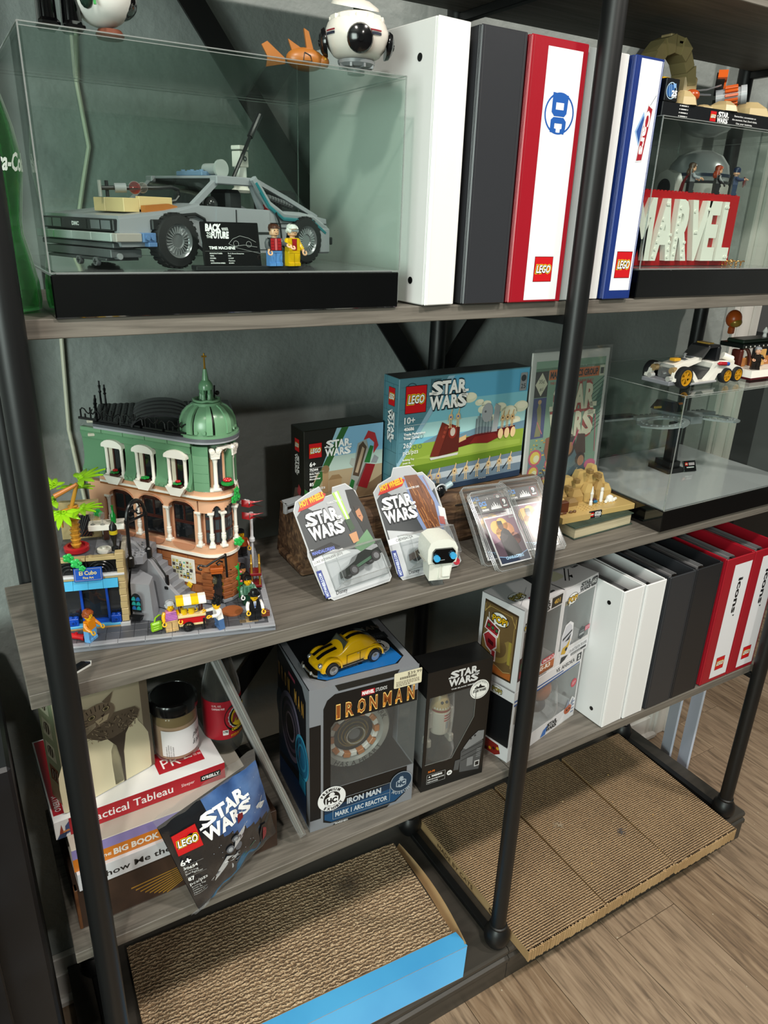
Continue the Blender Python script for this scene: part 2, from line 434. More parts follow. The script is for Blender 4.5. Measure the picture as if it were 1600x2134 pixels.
# side brace of the left end
# black cabinet left of the bookcase
t = thing('cabinet', 'tall black scuffed cabinet standing left of the bookcase', 'cabinet', (0, 0, 0))
cbm = NM('black_scuffed', ['08080a', '0d0d10', '15161a'], (1, 1, 1), 7, 6, .38, .1, 30)
B().box(-.62, -.030, -.02, .30, .03, .83, cbm, .004).obj('body', t)
B().box(-.60, -.08, -.0, .28, 0, .03, cbm).obj('plinth', t)
B().box(-.60, -.08, -.03, -.019, .06, .40, cbm, .002).obj('door', t)
B().box(-.60, -.08, -.03, -.019, .42, .77, cbm, .002).obj('door', t)
# ================================================================ shared object builders
acr = CLEAR('acrylic', 'f7fbf9', gloss=.8)
edgem = CLEAR('acrylic_edge', 'dfe8e4', gloss=.5, haze=.35, rough=.15)
clearp = CLEAR('blister_plastic', 'f4f6f6', gloss=1.5, rough=.06, haze=.02)
glossb = P('050506', .08, coat=1)
white = P('e9e8e4', .35); brickw = P('efece2', .3)
def wrap(b, txt, c, r, z, h, m, a=-90, w=None, bold=.02, sh=0, vert=False, off=.0003):
    """printed text wrapped round an upright cylinder, centred on the compass angle a (degrees)"""
    vs, fs = glyphs(txt, bold); x0 = min(v[0] for v in vs); x1 = max(v[0] for v in vs); k = h / .7
    kx = w / (x1 - x0) if w else k; W = (x1 - x0) * kx; out = []
    for X, Y in vs:
        u = (X - x0) * kx - W / 2 + Y * k * sh; q = Y * k
        if vert: u, q = -Y * k, (X - x0) * kx - W / 2
        t = radians(a) + u / r; out.append((c[0] + (r + off) * cos(t), c[1] + (r + off) * sin(t), c[2] + z + q))
    b.add(out, fs, m if not isinstance(m, str) else P(m))
def patch(b, c, r, z0, z1, a0, a1, m, n=20, off=.0002, r1=None):
    vs = []; fs = []
    for i in range(n + 1):
        t = radians(a0 + (a1 - a0) * i / n)
        for z, rr in ((z0, r), (z1, r1 or r)): vs.append((c[0] + (rr + off) * cos(t), c[1] + (rr + off) * sin(t), c[2] + z))
    for i in range(n): fs.append((2 * i, 2 * i + 2, 2 * i + 3, 2 * i + 1))
    b.add(vs, fs, m if not isinstance(m, str) else P(m))
def binder(label, x, y, z, w, cov, h=.297, rz=0, rivets=False, group=None, spine_col=None, dark='1a1a1c', inner='8d8d8f'):
    t = thing('ring_binder', label, 'binder', (x, y, z), rz, group); m = P(cov, .33); D = .272
    b = B(); b.box(0, w, 0, .0035, .001, h, m, .0012)
    for X in (.004, w - .004): b.box(X - .0006, X + .0006, -.0004, .001, .002, h - .001, P(cov, .5))
    b.obj('spine', t)
    for X in (0, w - .0032):
        b = B(); b.box(X, X + .0032, .0042, D, .001, h, m, .0012)
        b.box(X + .0004, X + .0028, .003, .0075, .002, h - .001, m, .0006); b.obj('cover', t)
    if rivets:
        for zz in (.028, h - .035):
            b = B(); b.cyl((-.0006, .030, zz), (.0008, .030, zz), .0042, P('0a0a0a', .25), n=16); b.obj('rivet', t, label='small black rivet')
    b = B(); b.box(w * .3, w * .7, .0045, .0075, .02, h - .02, P('b9b9bb', .2, 1), .001)
    for zz in (.035, h / 2, h - .035):
        pts = [(w * .5 + w * .34 * cos(t2), .026 + .02 * sin(t2), zz) for t2 in [2 * pi * i / 16 for i in range(16)]]
        b.tube(pts, .0014, P('c9c9cb', .18, 1), 6, True)
    for zz in (h - .018,): b.box(w * .42, w * .58, .0045, .024, zz, zz + .008, P('c9c9cb', .18, 1), .002)
    b.obj('ring_mechanism', t)
    b = B()
    for k in range(5):
        X = w * .25 + w * .5 * k / 4; b.box(X - .0004, X + .0004, .03, .25, .006, h - .016 - .003 * (k % 2), P('a9a9ab' if k % 2 else inner, .25))
    b.obj('page_sleeves', t, kind='stuff')
    return t
def display_case(label, x0, x1, y0, y1, z, zb, zt, floor_m, rz=0):
    t = thing('display_case', label, 'display case', (x0, y0, z), rz); X = x1 - x0; Y = y1 - y0; hb = zb - z; ht = zt - z; e = .003
    b = B(); b.box(0, X, 0, Y, 0, hb - .0015, glossb, .0012); b.obj('base', t)
    b = B(); b.box(.006, X - .006, .006, Y - .006, hb - .0015, hb, floor_m); b.obj('base_top', t)
    for q, (a0, a1, c0, c1, d0, d1) in enumerate(((0, X, 0, e, hb, ht - e), (0, X, Y - e, Y, hb, ht - e), (0, e, e, Y - e, hb, ht - e), (X - e, X, e, Y - e, hb, ht - e), (0, X, 0, Y, ht - e, ht))):
        b = B(); b.box(a0, a1, c0, c1, d0, d1, acr)
        if q == 4:
            for p, r in (((0, 0, ht), (X, 0, ht)), ((0, 0, ht), (0, Y, ht)), ((X, 0, ht), (X, Y, ht)), ((0, Y, ht), (X, Y, ht))): b.tube([p, r], .0007, edgem, 4)
        elif q < 2:
            yy = 0 if q == 0 else Y
            for xx in (0, X): b.tube([(xx, yy, hb), (xx, yy, ht)], .0009, edgem, 4)
            b.tube([(0, yy, ht - e), (X, yy, ht - e)], .0005, edgem, 4); b.tube([(0, yy, hb), (X, yy, hb)], .0006, edgem, 4)
        b.obj('clear_panel', t)
    return t
def studs(b, pts, m, r=.0024, h=.0017, n=10):
    for x, y, z in pts: b.lathe([(r, 0), (r, h * .8), (r * .88, h)], m, (x, y, z), n)
def fig(label, x, y, z, rz=0, skin='f2c21b', hair='3a2417', torso='a01820', legs='2c5fa8', arm=None, hs='short', face=True, dress=None, group=None, deco=None, hand=None, s=1.0, name='toy_figure', armup=(0, 0), feet=None, extra=None, lean=0):
    """brick-style toy figure, 40 mm tall, facing -Y"""
    t = thing(name, label, 'toy figure', (x, y, z), rz, group, rx=lean); t.scale = (s, s, s); mm = .001; arm = arm or torso; hand = hand or skin
    for sx in (-1, 1):
        b = B(TR(sx * .0040)); m = P(legs, .3)
        b.yprism([(-.0042, 0), (.0036, 0), (.0036, .013), (-.0030, .0135), (-.0036, .011), (-.0030, .0035), (-.0042, .003)], -.0037, .0037, m)
        if feet: b.box(-.0037, .0037, -.0045, .0038, 0, .0028, P(feet))
        b.obj('leg', t)
    if dress:
        B(Matrix()).prism([(-.0085, -.0055), (.0085, -.0055), (.0085, .005), (-.0085, .005)], 0, .0135, P(dress), [(-.0078, -.004), (.0078, -.004), (.0078, .004), (-.0078, .004)]).obj('skirt', t)
    b = B(); b.box(-.0078, .0078, -.0036, .0038, .0125, .0152, P(legs if not dress else dress, .3), .0004)
    b.prism([(-.0078, -.0038), (.0078, -.0038), (.0078, .0038), (-.0078, .0038)], .0152, .0278, P(torso, .3), [(-.0060, -.0034), (.0060, -.0034), (.0060, .0034), (-.0060, .0034)])
    b.cyl((0, 0, .0278), (0, 0, .030), .0028, P(skin)); 
    if deco: deco(Face((-.0078, -.0040, .0152), (1, 0, 0), (0, .04, 1), b))
    b.obj('torso', t)
    for k, sx in enumerate((-1, 1)):
        up = armup[k]; b = B(TR(sx * .0072, 0, .0262) @ RO(-up, 'X')); m = P(arm, .3)
        b.tube([(0, 0, 0), (sx * .0016, .0003, -.0035), (sx * .0026, -.002, -.0068), (sx * .0026, -.0055, -.0100)], [.0024, .0024, .0022, .0020], m, 8)
        a = b.obj('arm', t)
        b = B(TR(sx * .0072, 0, .0262) @ RO(-up, 'X'))
        b.cyl((sx * .0026, -.0050, -.0096), (sx * .0026, -.0068, -.0113), .0014, P(hand), n=8)
        b.tube([(sx * .0026 + .0023 * cos(q), -.0085 + .0008 * sin(q), -.0128 + .0022 * sin(q)) for q in [radians(110 + 300 * i / 9) for i in range(10)]], .0009, P(hand), 6)
        b.obj('hand', a)
    b = B(); b.lathe([(.0030, 0), (.0047, .0008), (.0050, .0020), (.0050, .0068), (.0046, .0082), (.003, .0087)], P(skin, .25), (0, 0, .0298), 18)
    if face:
        for sx in (-1, 1): b.ball((sx * .0018, -.0047, .0351), .0006, P('141414'), 8, 4, sy=.5)
        b.tube([(-.0013, -.0048, .0326), (0, -.0051, .0321), (.0013, -.0048, .0326)], .00025, P('30120c'), 4)
    hd = b.obj('head', t)
    m = P(hair, .3); b = B()
    if hs in ('short', 'long', 'wavy', 'spiky'):
        b.lathe([(.0054, .0), (.0059, .0035), (.0052, .0062), (.0030, .0076), (.0001, .0080)], m, (0, .0007, .0333 + .0008), 14, a0=radians(-25), a1=radians(205))
        b.lathe([(.0057, .0035), (.0052, .0058), (.0030, .0074), (.0001, .0078)], m, (0, .0, .0336), 16, False)
        b.prism([(-.0048, -.0048), (.0048, -.0048), (.0052, .0), (-.0052, .0)], .0368, .0395, m, [(-.0038, -.0040), (.0038, -.0040), (.004, 0), (-.004, 0)])
    if hs == 'long':
        b.lathe([(.0050, -.010), (.0062, -.006), (.0058, .0)], m, (0, .0012, .0335), 12, False, a0=radians(-5), a1=radians(185)); b.ball((0, .0045, .028), .0040, m, 10, 6, 1.4)
    if hs == 'wavy':
        for q in range(9): t2 = radians(-30 + q * 30); b.ball((.0048 * cos(t2), .0048 * sin(t2) + .0005, .0345 + .001 * (q % 2)), .0022, m, 8, 5)
        for q in range(6): t2 = radians(q * 60); b.ball((.0028 * cos(t2), .0028 * sin(t2), .0385), .0022, m, 8, 5)
    if hs == 'spiky':
        rr = random.Random(3)
        for q in range(26):
            a2 = rr.uniform(0, 2 * pi); e2 = rr.uniform(.2, 1.4); d = Vector((cos(a2) * cos(e2), sin(a2) * cos(e2), sin(e2)))
            b.cyl(Vector((0, .0, .0365)) + d * .004, Vector((0, 0, .0365)) + d * .0085, .0012, m, .0002, 5)
    if hs == 'bowler':
        b.lathe([(.0078, .0), (.0080, .0006), (.0052, .0012), (.0053, .004), (.0042, .0066), (.0001, .0076)], m, (0, 0, .0362), 18)
    if hs == 'cowl':
        b.lathe([(.0054, .0), (.0058, .004), (.0050, .0066), (.0026, .0080), (.0001, .0084)], m, (0, 0, .0335), 16)
    if b.v: b.obj('hair' if hs not in ('bowler', 'cowl') else 'hat', hd)
    if extra: extra(t)
    return t
# ================================================================ objects on the top visible shelf
# --- green glass bottle
gl = CLEAR('green_glass', 'a5dcb0', gloss=1.4, rough=.03, haze=.015)
t = thing('glass_bottle', 'pale green fluted glass soda bottle with white script, left end of the shelf', 'bottle', (.046, .062, Z1))
prof = [(.022, .001), (.0275, .003), (.029, .012), (.0285, .028), (.0245, .052), (.0205, .072), (.0205, .084), (.024, .105), (.0275, .125), (.0275, .142), (.024, .165), (.0175, .190), (.0135, .212), (.0125, .228), (.0142, .230), (.0142, .236), (.0125, .238)]
b = B(); n = 40; vs = []; fs = []
for r, z in prof:
    for i in range(n):
        a = 2 * pi * i / n; fl2 = .0007 * cos(10 * a) * (1 if z < .11 or .15 < z < .2 else 0); vs.append(((r + fl2) * cos(a), (r + fl2) * sin(a), z))
for j in range(len(prof) - 1):
    for i in range(n): fs.append((j * n + i, j * n + (i + 1) % n, (j + 1) * n + (i + 1) % n, (j + 1) * n + i))
fs.append(tuple(range(n - 1, -1, -1))); b.add(vs, fs, gl)
b.lathe([(.0255, .005), (.026, .014), (.0255, .028), (.0215, .052), (.0178, .072), (.0178, .084), (.021, .105), (.0245, .13), (.0205, .165), (.0145, .190), (.0105, .212), (.0105, .238)], gl, n=24, caps=False)
b.obj('glass', t)
b = B(); wrap(b, 'Coca-Cola', (0, 0, 0), .0276, .127, .015, 'f2f5f0', a=-62, w=.05, bold=.03, sh=.25); b.obj('lettering', t, label='white script lettering')
# --- display case with the toy car
cfloor = P('77777a', .12, coat=.5)
display_case('clear display case on glossy black base holding the grey toy car', .0775, .4525, -.004, .276, Z1, 1.341, 1.5375, cfloor)
CF = 1.3413
# --- the brick-built sports car
lg = P('9c9ea4', .3); dg = P('55585b', .35); dk = P('1c1e20', .4); lgm = P('a9b3b0', .28)
car = thing('toy_car', 'light grey brick-built sports car with tan block on its bonnet inside the case', 'toy car', (.1435, .012, CF), radians(21.4))
W = .138
b = B()
side = [(.0, .030), (.012, .046), (.055, .052), (.102, .061), (.25, .058), (.292, .052), (.296, .030), (.285, .016), (.282, .016)]
def arch(cx, r, a0=180, a1=0, n=8): return [(cx + r * cos(radians(a0 + (a1 - a0) * i / n)), .024 + r * sin(radians(a0 + (a1 - a0) * i / n))) for i in range(n + 1)]
body = [(.002, .030), (.004, .047), (.060, .053), (.102, .062), (.25, .059), (.296, .052), (.299, .028), (.288, .018)] + arch(.255, .030, 0, 180) + [(.2, .014), (.11, .014)] + arch(.066, .030, 0, 180) + [(.03, .022), (.004, .022)]
inner = [(.02, .028), (.02, .050), (.102, .060), (.25, .057), (.29, .050), (.29, .03), (.2, .024), (.1, .024)]
b.xprism(body, .0, .008, lg); b.xprism(body, W - .008, W, lg); b.xprism([(.02, .020), (.02, .046), (.1, .054), (.29, .048), (.285, .02)], .008, W - .008, dk)
b.obj('body', car)
b = B(); b.xprism([(.004, .046), (.06, .052), (.102, .061), (.102, .064), (.06, .056), (.004, .050)], .002, W - .002, lg); b.obj('bonnet', car)
b = B()  # fender seams and doors
b.xprism([(.118, .018), (.122, .060), (.198, .059), (.202, .018)], -.0015, .002, lg)
b.box(.118, .20, -.002, .002, .034, .0365, dk); b.obj('door', car)
b = B(); b.box(.148, .149, -.0022, -.001, .037, .059, dk); b.box(.2, .296, -.0012, .002, .046, .0466, dk); b.box(.2, .29, -.0012, .002, .041, .0416, dk); b.obj('panel_seam', car)
b = B()  # front: grille band, bumper, lower valance
b.box(-.001, .006, .004, W - .004, .036, .047, dk, .001); b.obj('grille', car)
f = Face((-.0012, W - .004, .036), (0, -1, 0), (0, 0, 1)); Wg = W - .008
for u in (.004, .022, Wg - .038, Wg - .02): f.rect(u, .0015, .016, .008, '6f7478')
f.rect(.045, .001, .04, .009, '0b0c0d'); f.text('DMC', Wg * .5, .0038, .0034, 'e8e8e8', 1, w=.013, bold=.06, al='c'); f.obj('grille_print', car)
b = B()
for k in range(4):
    y0 = .002 + k * .0342; b.box(-.006, .004, y0, y0 + .0338, .0265, .0345, lgm, .0007)
b.box(-.004, .025, -.004, .004, .0265, .0345, P('aba49e', .35), .0007); b.obj('bumper', car)
b = B(); b.box(.025, .040, -.006, .002, .0262, .0350, P('5d7fae'), .0006); b.box(.030, .040, -.007, .001, .022, .0262, P('5d7fae'), .0005)
for X in (.0295, .0355): b.cyl((X, -.006, .0305), (X, -.0077, .0305), .0024, P('5d7fae'), n=10)
b.obj('corner_brick', car, label='sand blue brick with two studs')
b = B(); b.box(-.003, .02, .004, W - .004, .0205, .0255, dg, .0008); b.box(-.005, .03, .006, W - .012, .0115, .0195, dg, .0008); b.box(-.007, .03, .012, W - .02, .0085, .0112, P('3b3e40'), .0006)
for y in (.03, .06): b.cyl((-.008, y, .0075), (-.004, y, .0075), .0042, P('6d6f72'), n=12); b.box(-.0084, -.0078, y - .0025, y + .0025, .007, .008, dk); b.box(-.0084, -.0078, y - .0005, y + .0005, .005, .010, dk)
b.cyl((.004, .004, .013), (.004, .016, .013), .003, P('8d8f92')); b.obj('front_valance', car)
# cabin
b = B()
for y in (.012, W - .012):
    b.tube([(.100, y, .061), (.135, y, .088)], .0040, lg, 4); b.tube([(.198, y, .060), (.183, y, .090)], .0042, lg, 4)
b.box(.130, .186, .006, .018, .084, .0925, lg, .001); b.box(.130, .186, W - .018, W - .006, .084, .0925, lg, .001)
b.box(.134, .186, .018, W - .018, .088, .0925, lg, .001); b.obj('cabin_frame', car)
b = B(); b.add([(.101, .012, .062), (.101, W - .012, .062), (.134, W - .014, .090), (.134, .014, .090)], [(0, 1, 2, 3)], CLEAR('smoke', '6f7573', gloss=1.6)); b.obj('windscreen', car)
b = B()
for y in (.035, W - .035): b.box(.155, .178, y - .016, y + .016, .045, .080, dk, .004)
b.tube([(.122 + .0, .045 + .012 * cos(a), .066 + .010 * sin(a)) for a in [2 * pi * i / 14 for i in range(14)]], .0018, dk, 6, True); b.ball((.13, .018, .062), .011, P('2a2b2c', .15), 14, 8, .9, .8, .6); b.obj('interior', car)
b = B()  # sloping rear buttress, rails, vents
for y in (.010, W - .014): b.tube([(.186, y, .091), (.235, y, .074), (.288, y, .054)], .0032, lg, 4); b.tube([(.178, y - .008, .092), (.2, y - .008, .066), (.222, y - .008, .055), (.27, y - .009, .053), (.296, y - .009, .040)], .0042, P('a4a7ac', .25), 6)
b.obj('rear_buttress', car)
b = B(); b.tube([(.180, .000, .088), (.199, -.0005, .064), (.220, -.0015, .051), (.268, -.003, .049), (.291, -.003, .036)], .0022, P('2f7f88', .2), 6); b.obj('teal_tube', car, label='translucent teal tube')
b = B(); b.box(.262, .290, .045, .095, .050, .082, dk, .002); b.box(.265, .287, .05, .09, .082, .0835, P('2e3032')); b.obj('rear_vent', car)
b = B()
for q in range(9): b.cyl((.228 + q * .0045, .032, .074 - q * .001), (.2312 + q * .0045, .032, .0735 - q * .001), .0036, P('6b6d70'), n=10)
b.obj('ribbed_hose', car)
for y in (.020, .029): B().cyl((.214, y, .052), (.214, y, .066), .0036, P('9c1c22', .2)).cyl((.214, y, .066), (.214, y, .0715), .0036, P('8a8c8f')).obj('red_canister', car)
b = B(); b.lathe([(.010, 0), (.012, .003), (.0085, .006), (.0085, .008)], brickw, (.214, .062, .078), 18); b.lathe([(.0072, .008), (.0072, .028)], P('d8dcd6', .15), (.214, .062, .078), 14); b.box(.207, .221, .0550, .069, .106, .123, brickw, .0007)
b.box(.2065, .2215, .0545, .0695, .1245, .129, brickw, .0007); b.cyl((.214, .054, .092), (.224, .048, .092), .0028, brickw); f = Face((.2085, .0548, .108), (1, 0, 0), (0, 0, 1), b); f.disc(.0065, .007, .0028, '2a3034'); f.disc(.0065, .007, .0014, 'c9cdd0', 1); b.obj('white_reactor', car, label='white tower on the rear deck')
b = B(); b.tube([(.192, .05, .094), (.222, .052, .139)], .0022, dk, 8); b.tube([(.2215, .052, .1385), (.2385, .053, .163)], .0036, dk, 10); b.obj('rod', car, label='black pole')
b = B(); b.cyl((.150, .02, .100), (.150, .023, .100), .0095, P('aeb3b0', .2), n=20); b.cyl((.150, .021, .1), (.152, .05, .1), .0058, P('a2a6a6', .3)); b.box(.138, .175, .040, .085, .0925, .0975, P('6d8aa8', .3), .0008); studs(b, [(.142 + .008 * i, .045 + .016 * j, .0975) for i in range(4) for j in range(3)], P('6d8aa8', .3))
b.cyl((.160, .05, .1), (.178, .052, .1), .0036, P('8c9092')); b.obj('roof_lamp', car, label='grey drum lamp and blue plates on the roof')
# bonnet load
b = B(); tan = P('d9c08a', .35)
b.box(.022, .040, .018, .050, .0535, .0665, tan, .0005); b.box(.022, .040, .0505, .070, .0535, .0665, tan, .0005); b.box(.040, .080, .018, .024, .056, .0685, tan, .0005); b.box(.0395, .080, .024, .070, .0555, .062, tan, .0005); b.obj('tan_block', car, label='tan bricks tied on the bonnet')
for y in (.022, .046): B().xprism([(.040, .053), (.080, .056), (.078, .0605), (.068, .0625), (.040, .0600)], y - .014, y - .006, P('b06a2c')).obj('orange_slope', car)
b = B(); b.tube([(.02, .050, .075), (.03, .046, .0755), (.045, .040, .0760), (.075, .034, .0775), (.090, .032, .0790), (.099, .033, .0770), (.101, .034, .0710), (.096, .034, .0660), (.085, .036, .064)], .0020, dk, 8); b.cyl((.032, .046, .0755), (.042, .041, .076), .0045, P('8e9194')); b.cyl((.018, .05, .067), (.018, .05, .082), .0018, P('9a9c98'), n=8); b.cyl((.026, .05, .067), (.026, .05, .082), .0018, dk, n=8); b.obj('hose', car, label='black looped hose')
B().ball((.050, .038, .0765), .0062, CLEAR('trans_orange', 'ff5a1c', gloss=1.6, haze=.05), 12, 8).obj('orange_lamp', car); B().ball((.058, .036, .0768), .0052, CLEAR('trans_clear', 'f0e6e0', gloss=2, haze=.06), 12, 8).obj('clear_lamp', car)
b = B(); b.tube([(.046, -.001, .043), (.056, -.003, .048), (.075, -.0035, .052), (.092, -.003, .0535), (.104, -.002, .049), (.108, -.0015, .040)], .0016, dk, 7); b.box(.038, .048, -.004, .002, .0375, .0475, dk, .001); b.obj('fender_hose', car)
b = B(); b.tube([(.208, -.002, .058), (.213, -.0035, .045), (.215, -.0035, .03), (.211, -.003, .018)], .0013, dk, 6); b.obj('side_cable', car)
def wheel(x, y0, sgn):
    b = B(); cx = .0275
    T = TR(x, y0, cx) @ RO(pi / 2 * sgn, 'X'); b.T = T
    b.lathe([(.0165, .0), (.0245, .001), (.0262, .004), (.0262, .016), (.0245, .019), (.0165, .020)], P('17181a', .6), n=32, caps=False); b.lathe([(.0001, .010), (.0165, .010)], P('101113', .6), n=24, caps=False)
    vs_ = []
    for i in range(26):
        a = 2 * pi * i / 26; B.box
        b.T = T @ RO(a); b.box(.0255, .0272, -.0018, .0018, .003, .017, P('17181a', .6))
    wo = b.obj('wheel', car)
    b = B(T); b.lathe([(.0001, .0165), (.006, .0165), (.0075, .0178), (.0075, .0172), (.0135, .0165), (.0150, .0185), (.0168, .0195), (.0168, .017), (.0150, .0168)], P('8f9194', .25, .6), n=32)
    for i in range(24):
        b.T = T @ RO(2 * pi * i / 24); b.box(.0072, .0140, -.00045, .00045, .0165, .0182, P('b5b7ba', .25, .6))
    b.obj('hubcap', wo)
wheel(.066, .012, 1); wheel(.255, .012, 1); wheel(.066, W - .014, -1); wheel(.255, W - .014, -1)
b = B(); b.box(.28, .300, -.004, .006, .012, .042, lg, .002); b.box(.299, .309, .0, .008, .022, .031, dk, .001); b.box(.298, .304, .01, W - .01, .018, .045, dg, .001); b.obj('rear_bumper', car)
# --- plaque with two figures
t = thing('name_plaque', 'black name plaque in front of the grey toy car', 'plaque', (.2275, .020, CF), 0)
B().box(-.010, .104, -.012, .006, 0, .0045, dk, .0006).obj('stand', t)
b = B(TR(0, -.008, .0045) @ RO(radians(-12), 'X')); b.box(0, .0625, 0, .003, 0, .0435, P('101012', .12, coat=.6), .0006); b.obj('plate', t)
f = Face((0, -.0082, .0045), (1, 0, 0), (0, sin(radians(12)), cos(radians(12))))
f.text('BACK', .0045, .0345, .0065, 'f1f1f1', w=.017, bold=.06, sh=.1); f.text('TO', .0055, .0305, .0024, 'f1f1f1', bold=.04); f.text('THE', .0050, .0275, .0024, 'f1f1f1', bold=.03); f.text('FUTURE', .0102, .0275, .0062, 'f1f1f1', w=.0185, bold=.06, sh=.1)
for k in range(5): f.poly([(.022 + k * .0014, .0375 + k * .0002), (.0228 + k * .0014, .0378), (.0234 + k * .0014, .0350), (.0228 + k * .0014, .0348)], 'f1f1f1')
f.text('TIME MACHINE', .0065, .0165, .0028, 'ffffff', w=.028, bold=.03); f.rect(.002, .0143, .058, .0002, '777777')
for k, (a, c) in enumerate((('MANUFACTURER:', 'Dr. E. Brown Enterprises'), ('YEAR:', '1985'), ('POWER:', '1.21GW'), ('FUEL:', 'Plutonium'), ('ACTIVATION SPEED:', '88 MPH'))):
    f.text(a, .0065, .0118 - k * .0024, .0012, 'e5e5e5', bold=.03); f.text(c, .026, .0118 - k * .0024, .0012, 'e5e5e5', bold=.02)
f.line([(.028, .022), (.033, .027), (.041, .030), (.05, .028), (.058, .024)], .0004, '9a9a9a'); f.line([(.028, .022), (.034, .0195), (.045, .021), (.059, .019)], .0004, '9a9a9a'); f.ring(.036, .0222, .003, .0004, '9a9a9a'); f.ring(.05, .0218, .003, .0004, '9a9a9a'); f.line([(.03, .0195), (.062, .0125)], .0003, '9a9a9a')
f.obj('print', t)
def vest(f):
    f.rect(.0015, .0005, .0045, .0115, 'b01a22'); f.rect(.0096, .0005, .0045, .0115, 'b01a22'); f.rect(.0065, .0005, .0026, .0115, 'd8646a')
    for v in (.003, .006, .009): f.rect(.002, v, .0034, .0003, '3a0a0c', 1); f.rect(.0102, v, .0034, .0003, '3a0a0c', 1)
def redchest(f): f.poly([(.0052, .0005), (.0104, .0005), (.0112, .0118), (.0044, .0118)], 'a8131c'); f.rect(.0048, .0005, .0003, .0115, '5a4a08', 1); f.rect(.0105, .0005, .0003, .0115, '5a4a08', 1)
fig('brown-haired toy figure in red vest and blue trousers beside the plaque', .3035, .010, CF + .0046, radians(8), 'e8b48e', '4a2718', '2b2b2e', '5f94d8', '55585c', 'short', deco=vest, armup=(0, .6), s=1.02)
def specs(t): B().box(-.0044, .0044, -.0056, -.0050, .0342, .0362, P('c9d2d6', .15, .6)).obj('glasses', t)
fig('white-haired toy figure in a yellow suit beside the plaque', .3245, .010, CF + .0046, radians(14), 'e8b48e', 'e6e6e2', 'e5b70a', 'e5b70a', None, 'wavy', deco=redchest, armup=(.5, 0), extra=specs, s=1.02)
# --- binders
bw = binder('thick white binder beside the display case, leftmost of the upper row', .4872, -.0085, Z1, .0455, 'e9e8e6', rz=radians(5.0), rivets=True)
binder('black binder between the white and the red one on the upper shelf', .5445, -.0078, Z1, .0655, '303135')
t = binder('red binder with a blue round emblem on its white spine label', .6158, -.0078, Z1, .0895, '9c1524')
f = Face((0, 0, 0), (1, 0, 0), (0, 0, 1)); f.rect(.0255, .004, .055, .284, 'eeeef2', 1)
f.ring(.0525, .2205, .0235, .0022, '1f57a8', 2, 40, ry=.0225)
for pts in ([(.040, .2425), (.0650, .2405), (.0640, .2210), (.0605, .2175), (.0445, .2175), (.0400, .2215)],): f.poly(pts, '1f57a8', 3)
f.rect(.0460, .2245, .0125, .0075, 'eeeef2', 4)
f.poly([(.0400, .2135), (.0440, .2165), (.0600, .2165), (.0645, .2125), (.0645, .2055), (.0625, .1985), (.0560, .1995), (.0560, .2040), (.0585, .2045), (.0585, .2100), (.0465, .2100), (.0465, .2045), (.0495, .2040), (.0495, .1995), (.0400, .2000)], '1f57a8', 3)
f.brick_logo(.0385, .027, .030, 2)
f.obj('spine_label', t, label='white paper label with a round blue emblem')
t = binder('white binder standing half hidden behind the middle post', .7085, .0, Z1, .0745, 'e6e6e6', rivets=True)
t = binder('blue binder with a red and blue emblem on its white spine label', .7872, -.006, Z1, .0535, '1b3276')
f = Face((0, 0, 0), (1, 0, 0), (0, 0, 1)); f.rect(.0105, .013, .0405, .281, 'eceef4', 1)
f.poly([(.016, .212), (.028, .236), (.036, .216), (.028, .192)], '8fb0d8', 2); f.poly([(.019, .212), (.028, .231), (.034, .215), (.028, .196)], '2a4f96', 3)
f.poly([(.0245, .176), (.0365, .1775), (.044, .241), (.0335, .2455), (.028, .216)], 'd8d8dc', 4); f.poly([(.026, .178), (.0355, .1792), (.0425, .2395), (.0345, .2430), (.0295, .216)], 'a01f2c', 5)
vs, fs = glyphs('Cars', .04); x0 = min(v[0] for v in vs); x1 = max(v[0] for v in vs)
f.raw([(.0300 + v * .0125 + (0.5 - (u - x0) / (x1 - x0)) * .0035, .2375 - (u - x0) / (x1 - x0) * .052) for u, v in vs], fs, 'f1e6e6', 6)
f.line([(.038, .244), (.0465, .256)], .0006, '444a55', 4); f.brick_logo(.0165, .030, .029, 2, h=.034); f.obj('spine_label', t, label='white paper label with a red and blue emblem')
# --- white ball droid on the case
t = thing('toy_droid', 'round white brick-built droid with black discs standing on the display case', 'toy robot', (.410, .030, 1.5379))
b = B(); b.lathe([(.009, 0), (.009, .006), (.013, .0065), (.016, .0065), (.0195, .0095), (.020, .0125), (.017, .0135), (.008, .0135)], P('86898b', .35), n=16)
for i in range(8): b.T = RO(pi / 4 * i); b.box(.008, .019, -.0012, .0012, .0055, .0095, P('86898b', .35))
b.T = TR(0, 0, .0); b.obj('turntable', t)
b = B(); R_ = .034; pr = [(.018, .0135), (.0245, .0165), (.0305, .024), (.0335, .0325), (.0335, .038), (.0305, .0455), (.025, .0525), (.019, .0550), (.004, .055)]
b.lathe(pr, P('e6e0d6', .3), n=20); b.obj('body', t)
b = B()
for i in range(12):
    a = radians(i * 30 + 8); 
    if i % 3 == 1: continue
    patch(b, (0, 0, 0), .0336, .0325, .0349, i * 30 - 4, i * 30 + 20, '232a3c', 4, .0004); patch(b, (0, 0, 0), .0336, .0358, .0372, i * 30 - 4, i * 30 + 20, '8c1f2c', 4, .0004)
b.obj('stripes', t, kind='stuff')
for i, a in enumerate((-112, -20, -205, -290)):
    a = radians(a); c = Vector((cos(a) * .033, sin(a) * .033, .028)); b = B(TR(*c) @ Vector((cos(a), sin(a), -.15)).to_track_quat('Z', 'Y').to_matrix().to_4x4())
    b.lathe([(.0135, -.001), (.0135, .0), (.012, .0032), (.008, .0055), (.003, .0064), (.003, .0072), (.0001, .0072)], P('101012', .15), n=24); b.obj('black_disc', t)
b = B(); 
